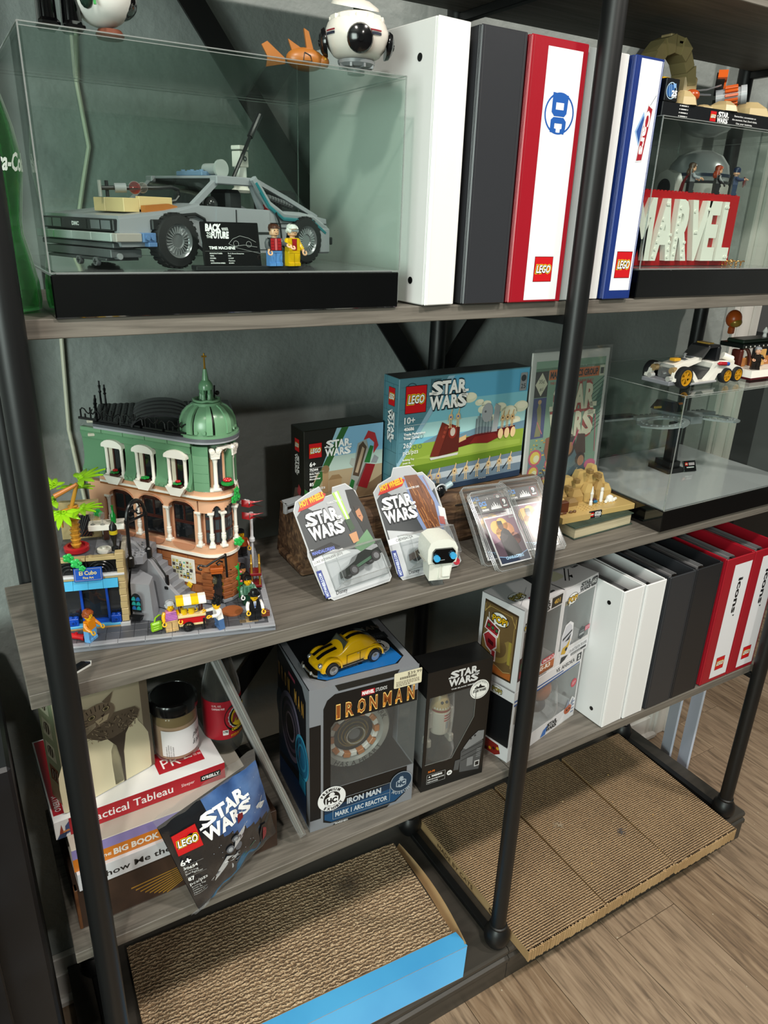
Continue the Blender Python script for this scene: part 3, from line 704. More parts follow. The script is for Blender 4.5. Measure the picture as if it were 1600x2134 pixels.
for i in range(10): b.T = RO(2 * pi * i / 10); b.box(.021, .0285, -.006, .006, .0470, .0515, P('e9e3d8', .3), .0006)
b.T = Matrix(); b.cyl((0, 0, .055), (0, 0, .066), .004, P('26402f')); b.cyl((.0, -.006, .058), (.012, -.010, .060), .0016, dk, n=8); b.cyl((-.002, -.008, .05), (-.002, -.008, .062), .0012, dk, n=8); b.obj('collar', t)
b = B(TR(0, .004, .0635) @ RO(radians(14), 'X')); b.lathe([(.0001, .0045), (.014, .003), (.024, -.002), (.0255, -.002), (.0245, .0005), (.014, .0055), (.0001, .007)], P('e9e3d8', .3), n=24); b.obj('dish', t)
# --- orange toy fish, further back on the case
t = thing('toy_fish', 'orange plastic fish toy with black marking lying on the display case', 'toy', (.360, .050, 1.5379), radians(-8)); t.scale = (.85, .85, .85)
om = P('a8672a', .35)
b = B(); b.ball((0, 0, .013), .013, om, 20, 12, 1.0, 1.9, .9); b.ball((.022, -.001, .012), .0085, om, 14, 8, .9, 1.0, .9); b.obj('body', t)
B().xprism([(-.016, .018), (-.022, .033), (-.012, .028), (-.004, .024)], -.0015, .0015, om).obj('dorsal_fin', t); B().xprism([(.002, .022), (-.002, .046), (.004, .043), (.010, .024)], -.002, .002, om).obj('dorsal_fin', t)
B().xprism([(-.026, .012), (-.048, .028), (-.055, .024), (-.048, .012), (-.05, .001), (-.026, .006)], -.0015, .0015, om).obj('tail_fin', t)
b = B(); b.tube([(-.004, -.0105, .019), (.003, -.0118, .016), (.005, -.0116, .010), (-.006, -.0118, .010), (-.004, -.0105, .019)], .0007, dk, 5); b.ball((.0235, -.0078, .0145), .0016, P('e0b040', .2, .5), 8, 5); b.obj('marking', t, label='black outlined marking and gold eye')
# --- black boots figure and white helmeted toy, cut by the top of the picture
t = thing('toy_figurine', 'black glossy figurine legs standing on the left of the display case', 'toy figure', (.115, .022, 1.5379))
for sx in (-1, 1): b = B(); b.box(-.009 + sx * .010, .009 + sx * .010, -.014, .010, 0, .008, glossb, .003); b.cyl((sx * .010, 0, .006), (sx * .010, 0, .05), .0085, glossb, .0075); b.obj('boot', t)
B().lathe([(.02, .045), (.021, .07), (.016, .09), (.008, .105)], glossb, n=20).obj('body', t)
t = thing('toy_helmet', 'white rounded toy with black visor on a brown foot, top of the display case', 'toy', (.152, .026, 1.5379), radians(20))
b = B(); b.lathe([(.011, 0), (.0125, .003), (.010, .007), (.0001, .008)], P('6b3a28', .4), (.004, -.003, 0), 18); b.obj('foot', t)
b = B(); b.ball((0, 0, .033), .0265, P('e6e6e0', .25), 24, 14, .95); b.obj('shell', t)
b = B(RO(radians(-22), 'X')); b.ball((.010, -.017, .026), .0195, P('0c0c0e', .1, coat=1), 22, 12, .85, 1.05, .72); b.obj('visor', t)
b = B(); b.ball((-.020, -.010, .030), .011, P('1d3328', .2), 14, 8, 1.1, .55, .8); b.tube([(-.020, -.020, .05), (-.019, -.021, .02)], .0012, P('3b9a4c'), 6); b.obj('side_patch', t)
# --- second display case
display_case('clear display case on glossy black base with the red and white lettered sign', .8575, 1.235, -.002, .278, Z1, 1.341, 1.5355, P('8a8486', .15, coat=.4))
# lettered brick sign
t = thing('brick_sign', 'red brick sign with raised white letters inside the right display case', 'sign', (.8720, .052, CF + .0002))
rm = P('b3141b', .3)
b = B(); b.box(0, .256, 0, .012, 0, .106, rm, .0006)
studs(b, [(.004 + .008 * i, .006, .106) for i in range(32)], rm); b.obj('backboard', t)
vs0 = None
def letter3d(ch, x, wd, h, z0, d, parent, m, top=None):
    cu = bpy.data.curves.new('t', 'FONT'); cu.body = ch; cu.size = 1; cu.offset = .045; cu.extrude = .5; cu.resolution_u = 3
    ob = bpy.data.objects.new('t', cu); me = bpy.data.meshes.new_from_object(ob)
    xs = [v.co.x for v in me.vertices]; ys = [v.co.y for v in me.vertices]; x0, x1, y0, y1 = min(xs), max(xs), min(ys), max(ys)
    b = B(); b.add([(x + (v.co.x - x0) / (x1 - x0) * wd, -(v.co.z + .5) * d, z0 + (v.co.y - y0) / (y1 - y0) * h) for v in me.vertices], [tuple(p.vertices) for p in me.polygons], m)
    bpy.data.objects.remove(ob); bpy.data.meshes.remove(me); bpy.data.curves.remove(cu)
    return b.obj('letter', parent)
for ch, x, wd in (('M', .010, .042), ('A', .056, .044), ('R', .101, .036), ('V', .132, .046), ('E', .172, .030), ('L', .208, .030)): letter3d(ch, x, wd, .088, .008, .010, t, brickw)
b = B()
for x, zz in [(.060 + .0022 * k, .014 + .0105 * k) for k in range(6)] + [(.0925, .014 + .0105 * k) for k in range(4)] + [(.1065, .018 + .011 * k) for k in range(7)] + [(.1265, .015 + .010 * k) for k in range(3)] + [(.140, .080), (.172, .084), (.148, .05), (.152, .05), (.212, .088), (.2165, .088), (.230, .014), (.235, .014), (.079, .088), (.0745, .088)]:
    b.cyl((x, -.0098, zz), (x, -.0115, zz), .0024, brickw, n=8)
b.obj('studs', t, kind='stuff')
def cape(t):
    b = B(); b.add([(-.006, .004, .0285), (.006, .004, .0285), (.009, .011, .014), (.011, .013, .001), (-.011, .013, .001), (-.009, .011, .014)], [(0, 1, 2, 5), (5, 2, 3, 4)], P('a01a24', .6)); b.obj('cape', t)
def shield(t):
    b = B(TR(.006, -.0135, .020) @ RO(pi / 2, 'X')); b.lathe([(.0078, 0), (.0078, .0006), (.0001, .0022)], P('a01a24', .25), n=24); f = Face((.006, -.0165, .020), (1, 0, 0), (0, 0, 1), b)
    f.b.T = Matrix(); f.disc(0, 0, .0062, 'e8e8e8', 2); f.disc(0, 0, .0046, 'a01a24', 4); f.disc(0, 0, .003, '24468c', 6)
    f.poly([(.0024 * sin(2 * pi * k / 10) * (1 if k % 2 == 0 else .42), .0024 * cos(2 * pi * k / 10) * (1 if k % 2 == 0 else .42)) for k in range(10)], 'f0f0f0', 8); b.obj('round_shield', t)
fig('brown-haired toy figure with a red cape on top of the lettered sign', 1.012, .060, CF + .107, radians(55), 'd9a585', '4a3728', '55585e', '2a2a2c', '8c8f94', 'long', extra=cape, armup=(.5, .5))
fig('red-haired toy figure in black on top of the lettered sign', 1.0745, .060, CF + .107, radians(55), 'd9a585', '9c3a1c', '1c1c20', '1c1c20', None, 'long', hand='1a1a1c')
fig('toy figure in dark blue with a round shield on top of the sign', 1.1185, .060, CF + .107, radians(45), 'd9a585', '1b2a4a', '2a3a5c', '1f3050', None, 'cowl', extra=shield, armup=(.8, .8))
# white barrel shaped brick robot
t = thing('toy_robot', 'large white brick-built barrel robot at the right of the case', 'toy robot', (1.168, .172, CF), radians(-10))
wm = P('dcd8cf', .3)
b = B(); b.lathe([(.038, .030), (.050, .036), (.053, .040), (.053, .125), (.050, .130)], wm, n=32); b.obj('body', t)
b = B(); b.lathe([(.051, .1315), (.052, .140), (.048, .157), (.036, .172), (.018, .180), (.0001, .182)], P('b8babb', .25, .3), n=32); b.obj('dome', t)
b = B(); b.lathe([(.0525, .138), (.0525, .143)], P('22324a', .3), n=32, caps=False); b.lathe([(.0515, .126), (.0528, .1315)], P('3a3d40', .3), n=32, caps=False); b.obj('dome_band', t)
for sx in (-1,):
    b = B(); pts = [(-.026, .09), (-.026, .128), (-.018, .142), (0, .148), (.018, .142), (.026, .128), (.026, .09), (.012, .08), (.012, .02), (-.012, .02), (-.012, .08)]
    b.yprism(pts, sx * .060 - .008, sx * .060 + .008, wm); b.box(sx * .060 - .012, sx * .06 + .012, -.034, .034, .004, .026, wm, .002)
    l = b.obj('leg', t)
    b = B(TR(sx * .0685, 0, .118) @ RO(-pi / 2, 'Y')); b.lathe([(.0155, 0), (.0155, .0015), (.012, .0015), (.012, .0003), (.004, .0003)], P('2a2c30', .35), n=24); b.obj('shoulder_joint', l)
    b = B(); b.tube([(sx * .070, -.01, .075), (sx * .070, -.012, .03)], .0035, P('6d7074', .3), 8); b.box(sx * .069, sx * .0715, .004, .018, .04, .07, P('55585c', .3)); b.cyl((sx * .06, -.036, .012), (sx * .075, -.036, .012), .005, P('6d7074')); b.obj('leg_detail', l)
b = B(); f = Face((.0, -.0535, .045), (1, 0, 0), (0, 0, 1), b)
f.rect(-.02, .0, .014, .03, '44484c'); f.rect(-.004, .05, .020, .012, '22324a')
for k in range(5): f.rect(-.0185 + k * .0026, .002, .0012, .026, 'b8babb', 1)
b.obj('panel_print', t)
t = thing('gold_coil', 'coil of golden cord lying on the floor of the right display case', 'cord', (1.150, .052, CF), 0)
b = B(); pts = []
for k in range(160): a = k * .45; pts.append((.035 * cos(k / 159 * pi * 1.1 + 1.2) + .0038 * cos(a) * cos(k / 159 * 3.4), .016 * sin(k / 159 * pi * 1.1 + 1.2) + .0038 * cos(a) * sin(k / 159 * 3.4), .0046 + .0038 * sin(a)))
b.tube(pts, .0009, P('b07a3c', .3, .5), 5); b.obj('coil', t)
# --- desert diorama on the second case
DZ = 1.5358
t = thing('brick_diorama', 'black framed desert diorama with an orange racing craft on the right case', 'toy set', (.8665, .010, DZ))
b = B(); b.box(0, .290, 0, .135, 0, .019, P('131518', .3), .0008); b.box(0.0, .026, -.001, .045, .019, .046, P('131518', .3), .0008); b.obj('base', t)
f = Face((0, 0, 0), (1, 0, 0), (0, 0, 1))
for X in (.034, .255):
    for k in range(4): f.rect(X, .003 + k * .0042, .018, .0014, 'c9c9c9'); 
    f.rect(X + .002, .002, .0012, .016, '131518', 1); f.rect(X + .015, .002, .0012, .016, '131518', 1)
f.rect(.098, .0008, .118, .0165, '0c0d10', 0); f.brick_logo(.100, .003, .0125, 1); f.sw(.1155, .0025, .0245, 'f1f1f1', 1, h=.0135)
for k, s_ in enumerate(('Remember, concentrate on', 'the moment. Feel. Don\'t think.', 'Use your instincts.')): f.text(s_, .178, .0125 - k * .0045, .0022, 'dddddd', 1, bold=.02, al='c', w=(.050, .058, .038)[k])
f.obj('print', t)
f = Face((0, -.001, .019), (1, 0, 0), (0, 0, 1)); f.ring(.0115, .0125, .0100, .0009, 'b9d4ea', 1); f.disc(.0105, .0125, .0075, '2f5f9c', 0); f.line([(.006, .02), (.010, .005)], .0006, '9fc4e8', 1); f.line([(.009, .021), (.014, .006)], .0006, '9fc4e8', 1); f.poly([(.013, .021), (.019, .0215), (.020, .017), (.016, .0155)], '7fa8d8', 2); f.text('25', .0125, .0068, .0062, 'ffffff', 3, bold=.05, w=.0105); f.text('YEARS OF', .0125, .0045, .0016, 'ffffff', 3, bold=.02); f.obj('badge', t)
tanm = P('b8a276', .4); tand = P('a08a60', .45)
b = B()
def rock(x, y, r, h, m): 
    n = 7; rr = random.Random(int(x * 1e4)); pb = [(x + r * cos(2 * pi * i / n + .3) * rr.uniform(.8, 1.1), y + r * sin(2 * pi * i / n + .3) * rr.uniform(.8, 1.1)) for i in range(n)]
    b.prism(pb, .019, .019 + h * .55, m, [(x + (p[0] - x) * .85, y + (p[1] - y) * .85) for p in pb]); pt = [(x + (p[0] - x) * .85, y + (p[1] - y) * .85) for p in pb]
    b.prism(pt, .019 + h * .55, .019 + h, m, [(x + (p[0] - x) * .4, y + (p[1] - y) * .4) for p in pb])
for x, y, r, h in ((.060, .018, .022, .018), (.075, .032, .016, .022), (.150, .018, .026, .014), (.12, .03, .02, .008), (.235, .04, .035, .022), (.20, .07, .03, .012), (.05, .06, .03, .02), (.265, .02, .022, .012)): rock(x, y, r, h, tanm)
b.obj('sand_rocks', t)
b = B()  # rock arch at the back
import itertools
b.T = TR(.115, .105, 0)
for i in range(9):
    a = radians(-6 + i * 22.5); 
    for q, (r0, r1) in enumerate(((.034, .052), )):
        p = [(r0 * cos(a), r0 * sin(a) * 1.3), (r1 * cos(a), r1 * sin(a) * 1.3), (r1 * cos(a + .38), r1 * sin(a + .38) * 1.3), (r0 * cos(a + .38), r0 * sin(a + .38) * 1.3)]
        b.xprism([(-x_, z_ + .056) for x_, z_ in p], -.014 - .003 * (i % 2), .014, P('93865c', .45))
b.box(-.056, -.032, -.014, .016, .019, .06, tanm, .002); b.box(.030, .058, -.016, .016, .019, .075, tanm, .003); b.box(.045, .066, -.010, .02, .019, .052, P('93865c', .45), .003); b.box(-.012, .002, -.012, .008, .118, .124, tanm, .001); b.box(.004, .018, -.014, .006, .112, .117, tanm, .001)
b.obj('rock_arch', t)
b = B(); b.box(.028, .044, .03, .044, .046, .054, P('c99a10', .25), .002); b.box(.03, .042, .025, .04, .034, .038, P('c99a10', .25), .001); b.obj('gold_pieces', t)
orm = P('c8561a', .3)
t2 = t
b = B(TR(.182, .040, .044) @ RO(radians(38)) @ RO(radians(-8), 'X')); b.cyl((0, -.022, 0), (0, .016, 0), .0115, P('8d9094', .3), n=18); b.cyl((0, -.026, 0), (0, -.018, 0), .0128, P('a9acb0', .3), n=18); b.cyl((0, -.0262, 0), (0, -.0255, 0), .006, dk, n=12)
for i in range(14): b.T = TR(.182, .040, .044) @ RO(radians(38)) @ RO(radians(-8), 'X') @ RO(2 * pi * i / 14, 'Y'); b.box(.011, .0152, -.014, .004, -.0018, .0018, orm, .0006)
b.obj('engine', t2, label='grey and orange ribbed engine')
for i, a in enumerate((50, 135, 235, 312)):
    b = B(TR(.190, .056, .046) @ RO(radians(38)) @ RO(radians(-a), 'Y')); b.xprism([(.010, -.006), (.030, -.010), (.036, -.006), (.036, .006), (.030, .008), (.010, .006)], 0, .012, P('17181a', .35)); b.xprism([(.020, -.0085), (.034, -.0105), (.041, -.005), (.038, .007), (.033, .006), (.033, -.003), (.022, -.004)], -.003, .010, orm); b.obj('air_brake', t2)
b = B(TR(.110, .045, .040)); b.ball((0, 0, 0), .010, P('b0471a', .3), 12, 8, .8, 1.2); b.tube([(-.025, .0, .0), (.0, .005, .006), (.03, 0, .010), (.055, -.004, .018)], .0012, P('9fa2a6', .2, .7), 6); b.tube([(-.03, .006, -.002), (.0, .008, .002), (.04, 0, .004)], .0016, P('55585c', .3), 6); b.xprism([(-.045, -.012), (-.035, .0), (-.02, .004), (-.018, -.002), (-.035, -.010)], -.006, .006, orm); b.obj('cockpit', t2)
# ================================================================ brick-built corner hotel (all sizes in mm inside its own frame)
MMS = Matrix.Scale(.001, 4)
def H(T=None): return B(MMS @ (T or Matrix()))
hz = radians(-15); hux = Vector((cos(hz), sin(hz))); HO = Vector((.2961, .015)) - hux * .256
hotel = thing('brick_hotel', 'brick-built corner hotel with green dome, peach first floor and grey stairs', 'brick building', (HO.x, HO.y, Z2), hz)
def hw(u, v, z): return (HO.x + hux.x * u * .001 - hux.y * v * .001, HO.y + hux.y * u * .001 + hux.x * v * .001, Z2 + z * .001)
sg = P('5f8a68', .25); sg2 = P('6d9674', .25); pch = P('dca785', .35); wht = P('ece6dc', .3); ngt = P('a8663a', .35); drk = P('6c3418', .35); rbr = P('43201a', .3)
lbg = P('9a9ba1', .35); dbg = P('57595f', .35); blk = P('101113', .3); dtan = P('8f7c58', .4); htan = P('b59f72', .4)
C_ = Vector((188, 88)); FD = Vector((.8, -.6)); FN = Vector((-.6, -.8)); OF = Vector((68, 178))
def fp(o, xl=46, yb=244, full=True, cut=None):
    """building outline at wall offset o from the corner tower's axis"""
    pts = []; t = (xl - OF.x + .6 * o) / .8; a = OF + FN * o + FD * t; pts.append((a.x, a.y))
    a0 = 233.13; a1 = 360
    for k in range(13):
        g = radians(a0 + (a1 - a0) * k / 12); pts.append((C_.x + o * cos(g), C_.y + o * sin(g)))
    pts += [(C_.x + o, yb), (xl, yb)]
    return pts
def ringp(b, o, z0, z1, m, o2=None, xl=46):
    b.prism(fp(o, xl), z0, z1, m, fp(o2, xl) if o2 else None)
# base plate with pavement tiles
b = H(); b.box(-2, 254, -12, 244, 0, 6.4, P('7d8088', .4), .3)
b.obj('baseplate', hotel)
for i in range(8):
    H().box(-2 + i * 32 + .15, 30 + i * 32 - .15, -12, -4, 3.4, 8, lbg, .3).obj('kerb_tile', hotel)
    H().box(246, 254, -4 + i * 31 + .15, 27 + i * 31 - .15, 3.4, 8, lbg, .3).obj('kerb_tile', hotel)
rdh = random.Random(11)
for i in range(15):
    for j in range(3 if i < 12 else 8):
        x0 = -2 + i * 16.5; y0 = -3.8 + j * 16
        m = P(rdh.choice(('4d4f55', '55575d', '4a4c52')), .4)
        if i == 13 and j in (0, 2): m = P('7c7e85', .4)
        H().box(x0 + .15, x0 + 16.35, y0 + .15, y0 + 15.85, 6.4, 8, m, .25).obj('pavement_tile', hotel)
for k, (x0, y0, c) in enumerate(((210, 1, '6b5a44'), (218, 1, 'a48a62'), (226, 1, '7a6a50'), (234, 1, '6b6a70'), (218, 9, '8a744f'), (226, 9, 'b29a6e'), (210, 9, '5b5c62'), (234, 9, '7c6b4e'))):
    H().box(x0 + .15, x0 + 7.85, y0 + .15, y0 + 7.85, 8, 8.6, P(c, .4), .2).obj('mosaic_tile', hotel)
H().lathe([(14, 8), (14, 9.6), (13.4, 10)], P('9a5a34', .35), (203, 34, 0), 28).obj('doormat', hotel, label='round brown tile in front of the door')
# ground floor
b = H(); ringp(b, 27, 8, 74, P('8b5230', .4)); b.obj('ground_floor_wall', hotel)
TF = Matrix(((FD.x, -FN.x, 0, OF.x), (FD.y, -FN.y, 0, OF.y), (0, 0, 1, 0), (0, 0, 0, 1)))   # facade frame: x along, y inwards, z up
def FB(): return B(MMS @ TF)
for r, (z0, z1) in enumerate(((8, 20), (21, 33), (37, 49), (52.5, 63), (63.6, 73.5))):
    n = 0; u = 26 + (r % 2) * 7
    while u < 150:
        w = (17, 25, 33)[(n + r) % 3]; u1 = min(u + w, 152)
        if not (98 < u < 138 and r > 1 and 0): FB().box(u + .2, u1 - .2, -29, -26, z0, z1, ngt, .3).obj('brick', hotel)
        u = u1; n += 1
for z0, z1 in ((33.4, 36.6), (49.4, 52.2)): FB().box(22, 152, -28.6, -26, z0, z1, drk, .2).obj('dark_course', hotel)
# tower ground floor: pillars of thin bricks either side of the door
for k, a in enumerate((243, 296, 318, 342)):
    for q in range(9):
        g = radians(a + (1.2 if q % 2 else -1.2)); 
        if k == 0 and q < 0: continue
        b = H(TR(C_.x + 28 * cos(g), C_.y + 28 * sin(g), 0) @ RO(g)); b.box(-5, 3.2 - (q % 2) * .8, -7.5, 7.5, 9 + q * 5.1, 13.7 + q * 5.1, P('9a5a34' if q else '8d9096', .35), .4); b.obj('pillar_brick', hotel)
b = H(); 
for a0, a1 in ((234, 262), (288, 357)): 
    pts = [(C_.x + r * cos(radians(g)), C_.y + r * sin(radians(g))) for r, gs in ((29.5, range(a0, a1 + 1, 4)), (24, range(a1, a0 - 1, -4))) for g in gs]; b.prism(pts, 55, 74, ngt)
pts = [(C_.x + r * cos(radians(g)), C_.y + r * sin(radians(g))) for r, gs in ((30, range(258, 294, 4)), (24, range(292, 257, -4))) for g in gs]; b.prism(pts, 62, 74, ngt); b.obj('door_lintel', hotel)
b = H(TR(C_.x, C_.y, 0) @ RO(radians(275))); b.box(20, 27.4, -11, 11, 8, 62, blk); b.box(27, 27.8, -9, 9, 10, 58, P('1b1d20', .1)); b.box(27.8, 28.6, -.5, .5, 10, 58, P('2b2d30')); b.obj('door', hotel, label='black glass hotel door')
b = H(TR(C_.x, C_.y, 0) @ RO(radians(275))); b.cyl((29, 4, 22), (29, 4, 46), 1.0, P('b08a2c', .2, .6)); b.obj('door_pull', hotel)
b = H(TR(C_.x, C_.y, 0) @ RO(radians(262))); b.lathe([(2.2, 40), (3.0, 44), (2.6, 48), (1, 50)], CLEAR('trans_yellow', 'e6e24a', gloss=1.6, haze=.08), (31.5, 0, 0), 10); b.obj('wall_lantern', hotel)
b = H(TR(C_.x, C_.y, 0) @ RO(radians(268))); b.box(28, 40, -8.5, 8.5, 60.5, 66, P('a5501c', .3), .8); b.prism([(28, -10), (40, -7), (40, 7), (28, 10)], 58, 60.5, P('a5501c', .3)); b.obj('porch_roof', hotel, label='dark orange porch block')
b = H(TR(C_.x, C_.y, 0) @ RO(radians(268)))
sc_ = [(42 , -20 + 3.2 * cos(g) , 70 + 3.2 * sin(g)) for g in [radians(300 - 33 * i) for i in range(9)]]
b.tube(sc_ + [(41, -12, 71), (40, -4, 76), (38, 5, 80), (35, 12, 82)], 1.5, blk, 7); b.tube([(38, 8, 74), (40, 4, 77), (41, 0, 74), (40, 2, 71), (40, 5, 72)], 1.2, blk, 6); b.cyl((35, 12, 84), (35, 13, 50), 1.6, blk, n=8); b.obj('scroll_bracket', hotel, label='black scrolled iron bracket')
# ledges and balustrade band
b = H(); ringp(b, 29, 73.6, 78, drk); b.obj('dark_course', hotel)
b = H(); ringp(b, 33, 78, 82, wht); b.obj('white_ledge', hotel)
b = H(); ringp(b, 31.5, 82, 92, pch); b.obj('peach_band', hotel)
def arc_pts(cx, cz, rx, rz, a0, a1, n=10): return [(cx + rx * cos(radians(a0 + (a1 - a0) * i / n)), cz + rz * sin(radians(a0 + (a1 - a0) * i / n))) for i in range(n + 1)]
UC = (5, 52.5, 100, 148)
for k in range(3):
    um = (UC[k] + UC[k + 1]) / 2
    b = FB(); b.xprism([(um - 17, 92.1), (um + 17, 92.1)] + arc_pts(um, 92, 17, 8.4, 0, -180)[1:-1], -33.2, -31, P('c98a68', .35)); b.obj('curved_panel', hotel)
# first floor walls, recessed
b = H(); ringp(b, 21, 92, 150, pch); b.obj('first_floor_wall', hotel)
glassd = P('15181b', .06, coat=.6)
for k in range(3):
    u0 = UC[k] + 5; u1 = UC[k + 1] - 8
    fr = FB(); fr.box(u0, u1, -23.5, -21, 93, 146, rbr, .3); um = (u0 + u1) / 2
    w = fr.obj('window', hotel)
    for a0, a1, c0, c1 in ((u0 + 2.5, u1 - 2.5, 95.5, 118), (u0 + 2.5, um - 1.2, 122, 143), (um + 1.2, u1 - 2.5, 122, 143)):
        g = FB(); g.box(a0, a1, -24.0, -23.4, c0, c1, glassd); g.obj('pane', w)
        for (p, q) in (((a0 - .8, c0 - .8), (a1 + .8, c0)), ((a0 - .8, c1), (a1 + .8, c1 + .8)), ((a0 - .8, c0), (a0, c1)), ((a1, c0), (a1 + .8, c1))):
            g2 = FB(); g2.box(p[0], q[0], -24.8, -23.5, p[1], q[1], rbr)
            g2.obj('window_bar', w)
    FB().box(u1 + .5, u1 + 8, -30, -21, 92, 140, pch, .4).obj('pier', hotel)
def column(b, x, y, z0, z1, m, s=1):
    h = z1 - z0
    b.box(x - 4.2 * s, x + 4.2 * s, y - 4.2 * s, y + 4.2 * s, z0, z0 + 3, m, .4)
    b.lathe([(3.3 * s, 3), (3.5 * s, 5), (2.4 * s, 8), (2.2 * s, 9), (3.2 * s, 12), (3.2 * s, 15.5), (2.7 * s, 16), (2.7 * s, 16.6), (3.1 * s, 17), (3.0 * s, 19), (2.3 * s, 19.5), (2.2 * s, h - 8), (2.9 * s, h - 5), (3.6 * s, h - 3)], m, (x, y, z0), 14)
    b.box(x - 4.2 * s, x + 4.2 * s, y - 4.2 * s, y + 4.2 * s, z1 - 3, z1, m, .4)
for u in UC:
    b = FB(); column(b, u, -29, 91.5, 141, wht); b.obj('column', hotel)
for g in (262, 292, 345):
    b = H(TR(C_.x, C_.y, 0) @ RO(radians(g + 90))); column(b, 0, -29, 91.5, 141, wht); b.obj('column', hotel)
# arches over the first-floor windows
for k in range(3):
    a, c = UC[k], UC[k + 1]; m_ = (a + c) / 2
    b = FB(); b.xprism([(a, 139.5), (a, 158), (c, 158), (c, 139.5), (c - 4, 141)] + arc_pts(m_, 141, (c - a) / 2 - 4, 11.5, 0, 180)[1:-1] + [(a + 4, 141)], -31.5, -25, pch); b.obj('arch', hotel)
    b = FB(); b.xprism(arc_pts(m_, 141, (c - a) / 2 - 3.5, 13.2, 12, 168) + arc_pts(m_, 141, (c - a) / 2 - 4.5, 11.4, 168, 12), -32.8, -31, P('c98a68', .35)); b.obj('arch_moulding', hotel)
FB().xprism([(-26, 92), (-26, 158), (5, 158), (5, 139), (0, 139), (-4, 92)], -31, -22, pch).obj('end_pier', hotel)
b = H()
def arcring(b, r0, r1, a0, a1, z0, z1, m, st=6):
    A = [a0 + (a1 - a0) * i / max(2, int((a1 - a0) / st)) for i in range(max(2, int((a1 - a0) / st)) + 1)]
    b.prism([(C_.x + r1 * cos(radians(g)), C_.y + r1 * sin(radians(g))) for g in A] + [(C_.x + r0 * cos(radians(g)), C_.y + r0 * sin(radians(g))) for g in reversed(A)], z0, z1, m)
arcring(b, 25, 31.5, 233, 360, 150, 158, pch); arcring(b, 25, 31.5, 233, 264, 140, 150, pch)
for g0, g1, up in ((264, 276, -1), (276, 290, 1), (290, 318, -1), (318, 343, 1)):
    for i in range(5):
        t0 = g0 + (g1 - g0) * i / 5; q = (i + .5) / 5; q = q if up < 0 else 1 - q
        arcring(b, 27, 31.5, t0, g0 + (g1 - g0) * (i + 1) / 5, 150 - 9 * (1 - q) ** 2, 150.2, pch)
b.obj('tower_arch', hotel)
# tower windows of first floor
for g in (250, 264, 278, 292, 306, 320, 334, 350):
    b = H(TR(C_.x, C_.y, 0) @ RO(radians(g + 90))); b.box(-3.6, 3.6, -24, -20.5, 93, 149, rbr, .3); w = b.obj('window', hotel)
    for z0 in (96, 114, 132):
        b = H(TR(C_.x, C_.y, 0) @ RO(radians(g + 90))); b.box(-2.5, 2.5, -24.5, -23.8, z0, z0 + 14, P('3c4347', .08, coat=.5)); b.obj('pane', w)
# cornice between the floors
b = H(); ringp(b, 34, 157, 160, P('8f5424', .35)); b.obj('brown_cornice', hotel)
b = H(); ringp(b, 35, 160, 163, wht); b.obj('white_cornice', hotel)
b = H(); ringp(b, 33, 163, 170, pch); b.obj('peach_band', hotel)
b = H(); arcring(b, 20, 33.5, 250, 360, 170, 173.5, wht); b.obj('tower_sill', hotel)
# second floor: flared green mansard with joints
b = H(); ringp(b, 24, 170, 228, P('7d9a80', .3)); b.obj('second_floor_core', hotel)
prof = [(-39, 170), (-39, 176), (-35, 182), (-33, 192), (-32.5, 205), (-33.5, 218), (-36, 228), (-27, 228), (-27, 170)]
GW = (28, 76, 125)
segs = [(-24, 12.5), (43.5, 60.5), (91.5, 109.5), (140.5, 146)]
for s0, s1 in segs:
    b = FB(); b.yprism(prof, s0, s1, sg); b.obj('mansard_panel', hotel)
    b = FB()
    b.xprism([(s0 + .8, 171), (s1 - .8, 171), (s1 - .8, 176.5), (s0 + .8, 176.5)], -39.4, -38, sg2)
    for q in (.3, .7): 
        xx = s0 + (s1 - s0) * q; b.cyl((xx, -39, 174), (xx, -41, 174), 2.3, sg2, n=10)
    b.obj('stud_row', hotel, kind='stuff')
b = FB(); b.box(-22, 146, -35.5, -27, 218.5, 228, sg, .4); b.obj('mansard_top', hotel)
for i in range(5): FB().box(-22 + i * 34, 11.4 + i * 34, -37, -30, 228.2, 233.5, sg2, .5).obj('green_tile', hotel)
